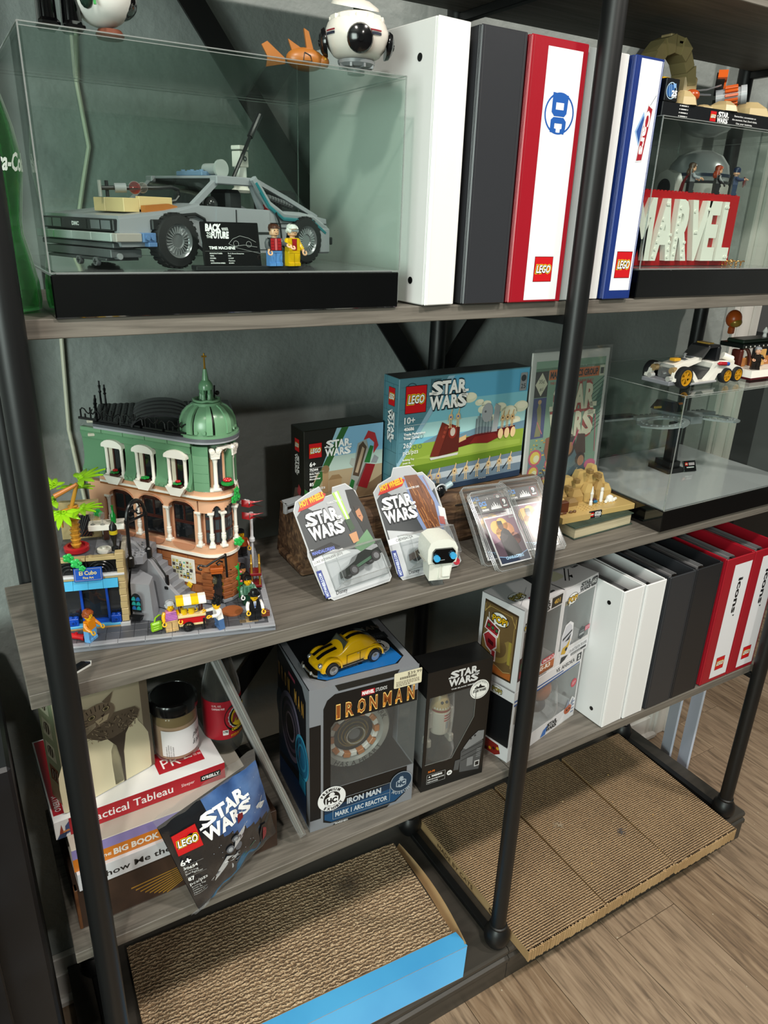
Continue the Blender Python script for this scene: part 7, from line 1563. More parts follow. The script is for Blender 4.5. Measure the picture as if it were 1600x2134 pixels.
F.obj('lettering', t)
TB = Z3 + .1362 + .0287
# --- kitten picture box
t = thing('picture_box', 'cream box with a sepia kitten over two milk bottles, standing on the books', 'box', (.0235, .0735, TB), radians(17.5))
w, d, h = .128, .046, .192
b = B(); b.box(0, w, 0, d, 0, h, P('9a927a', .4), .001); b.obj('box', t)
F = Face((0, 0, 0), (1, 0, 0), (0, 0, 1)); F.rect(.001, .001, w - .002, h - .002, 'a89e86', 0); F.rect(w - .012, .001, .011, h - .002, '6a5f50', 1); F.poly([(.001, .10), (.03, .11), (.03, h - .001), (.001, h - .001)], '5a5044', 1)
cream = 'd8cfae'; cr2 = 'cdc29c'; F.X = Matrix.Diagonal((1, .84, 1, 1))
def bottle2d(cx, s=1, l=2):
    F.poly([(cx - .030 * s, .004), (cx - .026 * s, .0015), (cx + .026 * s, .0015), (cx + .030 * s, .004), (cx + .031 * s, .05), (cx + .030 * s, .072), (cx + .024 * s, .088), (cx + .016 * s, .104), (cx + .0145 * s, .120), (cx - .0145 * s, .120), (cx - .016 * s, .104), (cx - .024 * s, .088), (cx - .030 * s, .072), (cx - .031 * s, .05)], cream, l)
    F.ring(cx, .120, .0155 * s, .0018, '6a6050', l + 3, 24, ry=.004); F.disc(cx, .1205, .0140 * s, cr2, l + 1, 20, ry=.0035); F.line([(cx - .015 * s, .112), (cx + .015 * s, .1125)], .0008, '6a6050', l + 1)
bottle2d(.021, .9, 2); bottle2d(.050, .95, 4); bottle2d(.094, .92, 4)
F.poly([(.079, .0015), (.082, .0015), (.0835, .06), (.089, .092), (.098, .108), (.062, .100), (.074, .078), (.078, .05)], '3e342a', 8)
F.poly([(.036, .118), (.032, .140), (.038, .150), (.050, .150), (.070, .142), (.090, .138), (.106, .134), (.112, .124), (.108, .112), (.098, .104), (.084, .098), (.070, .096), (.056, .100), (.044, .110)], '5a4e40', 9)
F.disc(.052, .149, .0255, '6a5c4c', 10, 26, ry=.021)
F.poly([(.030, .156), (.030, .176), (.043, .166)], '5a4e40', 9); F.poly([(.072, .162), (.078, .180), (.062, .170)], '5a4e40', 9)
for q in range(7): F.line([(.034 + q * .006, .168 - .002 * abs(q - 3)), (.036 + q * .0055, .158)], .0013, '2a221a', 11)
for x_, y_ in ((.046, .150), (.066, .155)): F.disc(x_, y_, .0048, 'c8b890', 12, 16, ry=.0042); F.disc(x_, y_, .0036, '5a5238', 13, 14); F.disc(x_, y_, .0018, '0f0d0a', 14, 10); F.ring(x_, y_, .0054, .0010, '221a14', 13, 18, ry=.0048)
F.poly([(.058, .146), (.064, .148), (.061, .142)], '2a1c18', 12); F.poly([(.050, .141), (.060, .143), (.070, .144), (.066, .134), (.054, .132)], 'a8987c', 11); F.line([(.060, .142), (.060, .138), (.055, .136)], .0008, '2a221a', 12)
for q in range(6): F.line([(.050, .138 - q * .0012), (.030, .136 - q * .003)], .0004, 'd0c4a8', 12)
rr = random.Random(3)
for q in range(70):
    x_ = rr.uniform(.040, .106); y_ = rr.uniform(.103, .134); F.line([(x_, y_), (x_ + rr.uniform(-.004, .006), y_ + rr.uniform(-.006, -.002))], .0009, rr.choice(('2c241c', '8a7a64', '9c8c74', '3a3026')), 11)
for k in range(4): F.line([(.028 + .002 * k, .152 - k * .006), (.040, .149 - k * .005)], .0012, '2a221a', 11)
L_ = Face((0, d, 0), (0, -1, 0), (0, 0, 1), F.b); L_.rect(.001, .001, d - .002, h - .002, '7c8468', 0); L_.rect(.001, .001, d - .002, .03, '8a7a5c', 1)
for k in range(4):
    z0 = .034 + k * .037; L_.poly([(.008, z0), (.034, z0 + .001), (.033, z0 + .026), (.009, z0 + .026)], ('6a4a38', 'a8a890', 'a0a088', 'a8a890')[k], 2); L_.disc(.021, z0 + .014, .009, '4a4438' if k else '3c2018', 3, 14); 
    for q in range(6): L_.line([(.012 + q * .003, z0 + .006), (.014 + q * .003, z0 + .020)], .0010, 'c8c4ac' if q % 2 else '2c281e', 4)
F.obj('print', t)
# --- candle jar
t = thing('glass_jar', 'squat glass jar of beige wax with black lid and white label', 'jar', (.1815, .130, TB))
gcl = CLEAR('jar_glass', 'f4f2ea', gloss=1.5, haze=.02)
b = B(); b.lathe([(.028, .0), (.031, .002), (.0322, .008), (.0322, .066), (.030, .073), (.028, .077), (.028, .080)], gcl, n=36); b.obj('glass', t)
b = B(); b.lathe([(.0285, .004), (.0305, .008), (.0305, .060)], P('c8a890', .5), n=32); b.obj('wax', t)
b = B(); b.lathe([(.0290, .0605), (.0306, .0605), (.0304, .066), (.028, .074), (.0265, .078)], P('8f7a54', .3), n=32, caps=False); b.obj('wax_stain', t)
b = B(); b.lathe([(.0335, .0785), (.0345, .080), (.0345, .094), (.0330, .0965), (.030, .098), (.0295, .0968), (.0001, .0968)], P('0c0c0d', .22, coat=.3), n=40); b.obj('lid', t)
b = B(); patch(b, (0, 0, 0), .0325, .012, .056, -140, -18, 'e2dfe0', 28, .0002)
wrap(b, 'plate', (0, 0, 0), .0327, .035, .0090, '1c1c1e', a=-42, w=.017, bold=0, sh=.25, off=.0004); wrap(b, '& pour', (0, 0, 0), .0327, .022, .0085, '1c1c1e', a=-42, w=.020, bold=0, sh=.25, off=.0004)
for k in range(4): wrap(b, ('DO NOT LEAVE CANDLE', 'LIT CUT WICK TO 1/4 INCH', 'DO NOT LEAVE UNATTENDED', 'BURN ON SAFE SURFACE')[k], (0, 0, 0), .0327, .016, .0017, '55555a', a=-110 - k * 5.5, w=None, bold=0, vert=True, off=.0004)
b.obj('label', t, label='white paper label with thin script')
# --- soda bottle
t = thing('soda_bottle', 'empty clear glass soda bottle with a red, yellow and black label', 'bottle', (.2560, .142, Z3 + .1361))
b = B(); b.lathe([(.022, .0), (.0275, .003), (.029, .010), (.029, .100), (.027, .116), (.021, .140), (.0145, .168), (.0125, .195), (.0125, .214), (.0142, .216), (.0142, .224), (.0125, .226)], CLEAR('bottle_glass', 'c8c6ba', gloss=2.2, haze=.03), n=36)
b.lathe([(.026, .005), (.0265, .012), (.0265, .10), (.018, .140), (.0105, .175), (.0105, .22)], CLEAR('bottle_glass', 'c8c6ba'), n=24, caps=False); b.obj('glass', t)
b = B(); c0 = (0, 0, 0); patch(b, c0, .0292, .030, .098, -210, 20, 'a01424', 36, .0002)
def badge(cx, cz, r, col, o, n=28, ry=None, wav=0):
    vs = [(cx + (r + (wav * (q % 2))) * cos(2 * pi * q / n), cz + ((ry or r) + wav * (q % 2)) * sin(2 * pi * q / n)) for q in range(n)]
    vv = []
    for X, Z in vs: tt = radians(-50) + X / .0294; vv.append(((.0294 + o) * cos(tt), (.0294 + o) * sin(tt), Z))
    tt = radians(-50) + cx / .0294; vv.append(((.0294 + o) * cos(tt), (.0294 + o) * sin(tt), cz)); b.add(vv, [(q, (q + 1) % n, n) for q in range(n)], P(col, .3))
badge(0, .066, .0270, '121212', .0006, 36, .028); badge(0, .066, .0205, 'd8d8d8', .0009, 40, .0215, .0012); badge(0, .066, .0198, '121212', .0012, 36, .0208); badge(0, .066, .0172, 'd8b018', .0015, 36, .018)
wrap(b, "Fitz's", c0, .0294, .060, .0135, '7a1020', a=-50, w=.032, bold=.06, sh=.2, off=.0022); wrap(b, 'PREMIUM', c0, .0294, .0800, .0040, 'e0b818', a=-50, w=.020, bold=.03, off=.0022)
wrap(b, 'CARDINAL CREAM', c0, .0294, .0440, .0048, 'e0b818', a=-50, w=.034, bold=.04, off=.0018); wrap(b, "FITZ'S BOTTLING CO.", c0, .0294, .0335, .0036, 'e0a018', a=-50, w=.036, bold=.03, off=.0010)
patch(b, c0, .0294, .0385, .0475, -108, -92, 'd8d4d0', 6, .0006); wrap(b, '170', c0, .0294, .0425, .0038, '181818', a=-100, w=.0062, bold=.04, off=.0010)
wrap(b, '12 FL. OZ.', c0, .0294, .0900, .0030, 'e8c8c8', a=-122, w=.014, off=.0006); wrap(b, 'CAFFEINE FREE', c0, .0294, .0845, .0030, 'e8c8c8', a=-118, w=.019, bold=.03, off=.0006)
b.obj('label', t, label='red label with black and yellow badge')
# --- leaning sleeved magazine
t = bpy.data.objects.new('sleeved_magazine', None); COL.objects.link(t); t['label'] = 'magazines in clear sleeves leaning edge-on against the books'; t['category'] = 'magazine'
U = Vector((-.1122, .028, .3442)); BLp = Vector((.3370, .022, .5160)); U.normalize(); Vv = Vector((.03, 1, 0)); Vv = (Vv - U * Vv.dot(U)).normalized(); Nn = Vv.cross(U)
t.matrix_world = Matrix(((Vv.x, Nn.x, U.x, BLp.x), (Vv.y, Nn.y, U.y, BLp.y), (Vv.z, Nn.z, U.z, BLp.z + .001), (0, 0, 0, 1)))
for k, c_ in enumerate(('8a6a54', 'c8c0b0', '9a9488')):
    b = B(); b.box(0, .20, -.0016 - k * .0026, .0004 - k * .0026, .0, .352, P(c_, .5), .0003); b.obj('magazine', t)
b = B(); b.box(-.003, .203, .0008, .0012, 0, .356, CLEAR('sleeve2', 'e8ecee', gloss=2, haze=.12, rough=.06)); b.box(-.003, .203, -.0092, -.0088, 0, .356, CLEAR('sleeve2', 'e8ecee', gloss=2, haze=.12, rough=.06)); b.box(-.0035, -.0025, -.0090, .001, 0, .356, CLEAR('sleeve2', 'e8ecee')); b.obj('sleeve', t, kind='stuff')
F = Face((0, .0005, 0), (1, 0, 0), (0, 0, 1)); F = Face((.2, .0005, 0), (-1, 0, 0), (0, 0, 1)); F.rect(.01, .01, .18, .33, '5c6264'); F.poly([(.02, .05), (.16, .10), (.12, .22), (.05, .20)], '3a3e42', 1); F.poly([(.1, .2), (.18, .25), (.15, .32), (.06, .3)], '84888a', 1); F.obj('cover', t)
# --- polybag kit
t = leaning('polybag_kit', 'dark foil bag of bricks with a white spacecraft leaning on the books', 'toy package', (.1477, -.0190, .4966), .209, -.045, -.176)
w, h = .150, .175; nx, nz = 22, 24
rr = random.Random(12)
def py(u, v):
    e = min(u, 1 - u, v, 1 - v) * 2; pil = -.017 * (max(0, sin(pi * u)) ** .7) * (max(0, sin(pi * v)) ** .7)
    return pil + .0016 * sin(17 * u + 9 * v) * sin(11 * v - 5 * u + 1) + .0009 * sin(41 * u + 3) * cos(33 * v)
def bagpt(u, v):
    x = w * u; z = h * (.12 + .88 * v); z += -.022 * (1 - u) * (1 - v) + .010 * u * (1 - v); x += .012 * (1 - v) * (1 - u)
    return x, z
def bagcol(u, v):
    return None
foil = P('1a1c20', .22, coat=.6); blue_f = NM('foil_blue', ['23365c', '3c5a8c', '5c7aa8'], (1, 1, 1), 18, 5, .25, .1, 60, coat=.5)
b = B(); vs = []; fs = []
for j in range(nz + 1):
    for i in range(nx + 1):
        u = i / nx; v = j / nz; x, z = bagpt(u, v); vs.append((x, py(u, v), z))
fa = []; fb2 = []
for j in range(nz):
    for i in range(nx):
        q = (j * (nx + 1) + i, j * (nx + 1) + i + 1, (j + 1) * (nx + 1) + i + 1, (j + 1) * (nx + 1) + i); u = i / nx; v = j / nz
        (fb2 if (u > .40 and v > .42 + .5 * (.75 - u) and v < .97) else fa).append(q)
b.add(vs, fa, foil); b.add(vs, fb2, blue_f); b.add([(x, .004, z) for x, y, z in vs], [f_[::-1] for f_ in fa + fb2], foil); b.obj('bag', t)
b = B()   # clear crimped ends
cf_ = CLEAR('film', 'f2f4f6', gloss=2.4, haze=.10, rough=.08)
def strip(p0, p1, q0, q1, n=16, amp=.0018):
    vs = []; 
    for i in range(n + 1):
        f_ = i / n
        for a, c in ((p0, p1), (q0, q1)): vs.append((a[0] + (c[0] - a[0]) * f_, -.001 + amp * sin(i * 1.9 + a[1] * 90), a[1] + (c[1] - a[1]) * f_))
    b.add(vs, [(2 * i, 2 * i + 2, 2 * i + 3, 2 * i + 1) for i in range(n)], cf_)
strip((0, h), (w, h), (-.004, h + .020), (w + .002, h + .022)); strip((.008, .002), (.034, .006), (-.001, -.001 + .004), (.022, -.001 + .003), 8, .003); b.obj('clear_seal', t, label='clear crinkled film end')
F = Face((0, -.0190, 0), (1, 0, 0), (0, 0, 1), step=.00016)
# conform the print to the bag's pillow shape
class Bent(Face):
    def raw(s, vs, fs, col, l):
        T = s.b.T; out = []
        for x, z in vs: 
            u = max(0, min(1, x / w)); v = max(0, min(1, (z / h - .12) / .88)); out.append((x, py(u, v) - .0006 - s._z(l), z))
        s.b.add(out, fs, P(col, .28, coat=.4)); return s
F = Bent((0, 0, 0), (1, 0, 0), (0, 0, 1), step=.00016)
F.brick_logo(.010, .118, .032, 1, h=.036)
F.sw(.047, .118, .074, 'f2f2f2', 3, h=.040)
F.text('6+', .008, .100, .0095, 'f0f0f0', 2, bold=.03)
F.text('30654', .010, .091, .0050, 'f0f0f0', 2, bold=.03); F.text('X-Wing', .010, .0845, .0036, 'e4e4e4', 2); F.text('Starfighter', .010, .0790, .0036, 'e4e4e4', 2)
F.text('87', .011, .0675, .0058, 'f0f0f0', 2, bold=.02); F.text('pcs/pzs', .011, .0590, .0055, 'f0f0f0', 2, w=.024)
for k, s_ in enumerate(('Building Toy', 'Jouet de', 'construction', 'Juguete de', 'construccion')): F.text(s_, .012, .0530 - k * .0046, .0026, 'd8d8d8', 2)
for v_ in (.0975, .0750): F.rect(.010, v_, .026, .0003, 'b0b0b0', 2)
wt = 'c4c6c8'
F.poly([(.060, .062), (.074, .058), (.104, .118), (.098, .122)], wt, 3); F.poly([(.094, .112), (.104, .114), (.106, .122), (.098, .124)], '6a1a20', 4)
F.poly([(.078, .078), (.138, .100), (.144, .106), (.134, .112), (.084, .094)], wt, 4); F.poly([(.090, .084), (.140, .1025), (.141, .1055), (.092, .088)], '5a1820', 5)
F.poly([(.066, .074), (.048, .052), (.038, .046), (.042, .040), (.058, .048), (.076, .066)], wt, 3); F.poly([(.072, .066), (.082, .066), (.084, .044), (.078, .028), (.070, .040)], wt, 4)
for x_, z_ in ((.073, .082), (.086, .076), (.084, .094), (.048, .048)): F.disc(x_, z_, .0058, '5c6068', 6, 16); F.disc(x_, z_, .0034, '9a9ea4', 7, 12)
for k in range(6): F.rect(.0745 + .001 * k, .036 + k * .006, .006, .0022, '5a5e64', 6)
F.line([(.100, .120), (.122, .138)], .0012, '9a9ea2', 5); F.line([(.130, .104), (.152 - .01, .118)], .001, '9a9ea2', 5); F.line([(.040, .044), (.028, .036)], .0012, '9a9ea2', 5); F.line([(.088, .046), (.112, .058)], .0008, '3c8a6a', 5)
F.poly([(.120, .040), (.140, .044), (.138, .068), (.128, .074), (.122, .060)], '1a1416', 5); F.poly([(.124, .044), (.136, .047), (.134, .062), (.129, .068)], '8a2028', 6); F.poly([(.127, .048), (.134, .050), (.131, .062)], 'd8d4d4', 7)
for k in range(30): F.disc(rr.uniform(.05, .14), rr.uniform(.05, .16), .0005, 'b8c4d8', 1, 6)
F.obj('print', t)
# --- large windowed box with the ring model
IM = (.3530, .0375, Z3); w, d, h = .180, .150, .2665
t = thing('window_box', 'large black, grey and blue windowed box lettered in gold, under the yellow toy car', 'box', IM, -.085)
grb = P('7d8086', .3); b = B(); e = .0012
x0, x1, z0, z1 = .034, .166, .074, .200
b.box(0, w, 0, e, 0, z0, grb); b.box(0, w, 0, e, z1, h, grb); b.box(0, x0, 0, e, z0, z1, grb); b.box(x1 + .006, w, 0, e, z0 + .02, z1, grb) if 0 else None
b.box(0, w, d - e, d, 0, h, grb); b.box(0, e, e, d - e, 0, h, grb); b.box(0, w, e, d - e, h - e, h, grb); b.box(0, w, e, d - e, 0, e, grb); b.box(w - e, w, e, d - e, 0, z0, grb); b.box(w - e, w, e, d - e, z1, h, grb); b.box(w - e, w, .06, d - e, z0, z1, grb); b.obj('carton', t)
B().box(x0, w, -.0001, .0003, z0, z1, clearp).box(w - .0004, w, .0, .06, z0, z1, clearp).obj('window', t, label='clear plastic window')
b = B(); b.box(e, w - e, .075, .077, e, h - e, P('0d1016', .4)); b.box(x0 - .01, w - e, e, .075, z0 - .012, z0 - .002, P('0e0f12', .3)); b.obj('insert', t)
F = Face((0, 0, 0), (1, 0, 0), (0, 0, 1), step=.00018); bk = '0b0c0e'
F.poly([(.022, .012), (.034, .006), (w - .030, .006), (w - .012, .020), (w - .012, z0 - .0), (.022, z0)], bk, 0)
F.poly([(.022, z0), (x0, z0), (x0, z1 - .008), (x0 + .006, z1), (w - .0005, z1), (w - .0005, z1 + .02), (w - .012, z1 + .02), (w - .012, h - .016), (.040, h - .016), (.028, h - .024), (.022, h - .038)], bk, 0)
F.rect(0, .022, .018, .180, bk, 0); F.poly([(.038, 0), (w - .046, 0), (w - .040, .005), (.044, .005)], '16181a', 1); F.text('MAREHE01', .042, .0008, .0034, 'd0d0d0', 2, w=.022, bold=.03)
F.poly([(.040, h - .0006), (w - .034, h - .0006), (w - .040, h - .012), (.046, h - .012)], '1c1d1c', 1)
F.poly([(.024, .016), (.036, .008), (w - .032, .008), (w - .014, .021), (w - .014, .040), (.024, .026)], '12446c', 1); F.poly([(.024, .026), (w - .014, .040), (w - .014, .052), (.024, .036)], '0f2c46', 1)
for k, ch in enumerate('IRON MAN'):
    if ch == ' ': continue
    X = (.046, .0615, .081, .1005, 0, .1235, .1445, .165)[k] - .004; wd = (.006, .0125, .0125, .0125, 0, .0135, .0115, .0120)[k]
    F.text(ch, X, .2055, .0245, 'e8c070', 2, w=wd + .0012, bold=.05); F.text(ch, X + .0006, .2062, .0232, '8a4a1c', 3, w=wd, bold=.01)
    F.rect(X, .2068, wd * .3, .006, 'd08a34', 4)
F.rect(.083, .2345, .022, .0095, 'b0202c', 2); F.text('MARVEL', .094, .2365, .0058, 'f4f0f0', 3, w=.020, bold=.05, al='c'); F.text('STUDIOS', .1065, .2365, .0062, 'e8e8e8', 3, w=.019, bold=.0)
# price sticker
F.rect(.137, .2325, .048, .0275, 'd8d0b4', 5, r=.002); F.text('$39.99', .160, .2520, .0056, '3a3028', 6, w=.024)
for k in range(22): F.rect(.147 + k * .0013, .2465, .0006 if k % 3 else .0009, .0042, '3a3028', 6)
F.scribble(.141, .2345, .040, .010, 4, '6a6050', 6, 4)
F.rect(.038, .012, .100, .0006, '9aa4ac', 3); F.rect(.038, .050, .100, .0006, '9aa4ac', 3); F.rect(.038, .012, .0006, .038, '9aa4ac', 3); F.rect(.138, .012, .0006, .038, '9aa4ac', 3); F.rect(.038, .030, .100, .0005, '9aa4ac', 3)
F.text('IRON MAN', .062, .0355, .0105, 'b8c0c8', 4, w=.060, bold=.04); F.text('MARK 1 ARC REACTOR', .042, .0165, .0090, 'b8c0c8', 4, w=.092, bold=.04)
def badge2(F, cx, cy, r, dark=False, l=6):
    c1, c2 = ('141414', 'e4e4e4')
    F.disc(cx, cy, r, c2 if not dark else '15324a', l, 36); 
    if dark: F.ring(cx, cy, r, r * .06, '8c98a4', l + 1, 40)
    else: F.disc(cx, cy, r * .60, c1, l + 1, 30)
    fg = 'e8e8e8' if not dark else '9aa6b2'
    F.poly([(cx - r * .46, cy + r * .10), (cx, cy + r * .34), (cx + r * .46, cy + r * .10), (cx + r * .46, cy - r * .42), (cx, cy - r * .58), (cx - r * .46, cy - r * .42)], fg, l + 2)
    F.text('HC', cx, cy - r * .34, r * .42, c1 if not dark else '15324a', l + 3, w=r * .76, bold=.06, al='c'); F.rect(cx - r * .20, cy + r * .30, r * .4, r * .14, fg, l + 2); F.rect(cx - r * .13, cy + r * .42, r * .26, r * .12, fg, l + 2)
    if dark: F.arc('MUSEUM', cx, cy, r * .98, r * .26, '9aa6b2', l + 3, a=270, inside=True, bold=.03)
    else: F.arc('PREMIUM', cx, cy, r * .70, r * .21, c1, l + 3, a=100, bold=.04); F.arc('EXHIBIT', cx, cy, r * .70, r * .21, c1, l + 3, a=280, inside=True, bold=.04)
badge2(F, .036, .056, .0235); badge2(F, .158, .046, .0200, True)
# left side face
L_ = Face((0, d, 0), (0, -1, 0), (0, 0, 1), F.b, step=.00018)
L_.poly([(.001, .004), (d - .006, .004), (d - .006, .020), (d - .014, .03), (d - .014, h - .03), (d - .030, h - .012), (.001, h - .004)], '0a0c10', 0)
L_.poly([(.002, .004), (d - .016, .004), (d - .016, .070), (.002, .040)], '0d2c50', 1); L_.poly([(.002, .05), (d - .016, .09), (d - .016, .15), (.09, .16), (.002, .12)], '0c2438', 1)
L_.disc(.064, .142, .050, '2c2e38', 2, 36, ry=.062); L_.ring(.064, .142, .050, .008, '6a6478', 3, 40, ry=.062); L_.ring(.064, .142, .036, .005, '55485a', 3, 36, ry=.045); L_.disc(.064, .142, .016, '0d0e12', 4, 24, ry=.020); L_.ring(.064, .142, .022, .003, '8a7a88', 4, 30, ry=.027)
L_.disc(.118, .122, .030, '1a5a7c', 3, 28, ry=.040); L_.ring(.118, .122, .030, .004, '3a94b4', 4, 30, ry=.040); L_.ring(.118, .122, .018, .003, '2c7c9c', 4, 30, ry=.024); L_.rect(.104, .060, .030, .028, '1f7a9c', 4)
L_.disc(.016, .150, .022, '123a54', 2, 24, ry=.034)
for k, ch in enumerate('IRON MAN'):
    if ch != ' ': L_.text(ch, .008 + k * .0158, .210 - k * .0008, .024, 'a87c34', 4, w=.009, bold=.03)
L_.rect(.060, .240, .030, .006, '7a3040', 4)
# top face
T_ = Face((0, 0, h), (1, 0, 0), (0, 1, 0), F.b, step=.00018)
T_.poly([(.012, .030), (.030, .014), (w - .030, .014), (w - .012, .03), (w - .014, d - .002), (.012, d - .002)], '0e1013', 0); T_.poly([(.022, .024), (.034, .015), (w - .034, .015), (w - .016, .028), (w - .020, .060), (.06, .040), (.03, .044)], '1a64a8', 1); T_.poly([(.026, .032), (w - .022, .046), (w - .03, .072), (.05, .056)], '2a74b4', 2)
badge2(T_, .140, .068, .020, l=4); T_.poly([(.040, .030), (.100, .034), (.096, .042), (.040, .040)], '101214', 4); T_.text('IRON MAN', .046, .032, .0060, '6a7074', 5, w=.046, bold=.03)
for k in range(3): T_.text('MAN'[k], .130 + k * .013, .118, .012, '4a443c', 4, bold=.03)
T_.rect(.120, .088, .050, .018, '22262a', 3); T_.text('REACTOR', .124, .092, .006, '55595c', 4, w=.04)
F.obj('print', t)
b = B(TR(.088, .040, .138) @ RO(pi / 2, 'X') @ RO(radians(0)))   # ring model
b.lathe([(.0430, -.006), (.0610, -.006), (.0640, -.003), (.0640, .003), (.061, .007), (.050, .009), (.046, .006), (.0430, .006)], P('a3a39c', .25, .35), n=48, caps=False); rg = b.obj('ring_model', t, label='silver ring model inside the window')
T0 = b.T
for k in range(20):
    b = B(T0 @ RO(2 * pi * k / 20)); b.box(.0350, .0435, -.0058, .0058, -.004, .0085 if k % 2 == 0 else .006, P('b06c34' if k % 2 == 0 else 'd8d4cc', .3), .0008); b.obj('ring_block', rg)
b = B(T0); b.lathe([(.0001, -.004), (.0345, -.004), (.0345, .0)], P('17181b', .3), n=32, caps=False)
for r, z in ((.026, .001), (.021, .004), (.0165, .007)): b.tube([(r * cos(2 * pi * i / 28), r * sin(2 * pi * i / 28), z) for i in range(28)], .0011, P('a08c4c', .2, .8), 6, True)
b.tube([(.0155 * cos(2 * pi * i / 28) + .001, .0155 * sin(2 * pi * i / 28), .010) for i in range(28)], .0011, P('c8c8c4', .15, .8), 6, True); b.lathe([(.0001, .006), (.010, .006), (.011, .004)], P('6a6c70', .4, .5), n=20, caps=False); b.obj('coil_core', rg)
f = Face((0, 0, .0091), (1, 0, 0), (0, 1, 0), B(T0)); 
f.arc('HAS A HEART', 0, 0, .0500, .0092, '1a1c1c', 0, a=-82, inside=True, sp=.7); f.arc('IRON', 0, 0, .0500, .0092, '1a1c1c', 0, a=178, sp=.7); f.arc('STARK', 0, 0, .0500, .0092, '1a1c1c', 0, a=42, sp=.7); f.obj('engraving', rg)
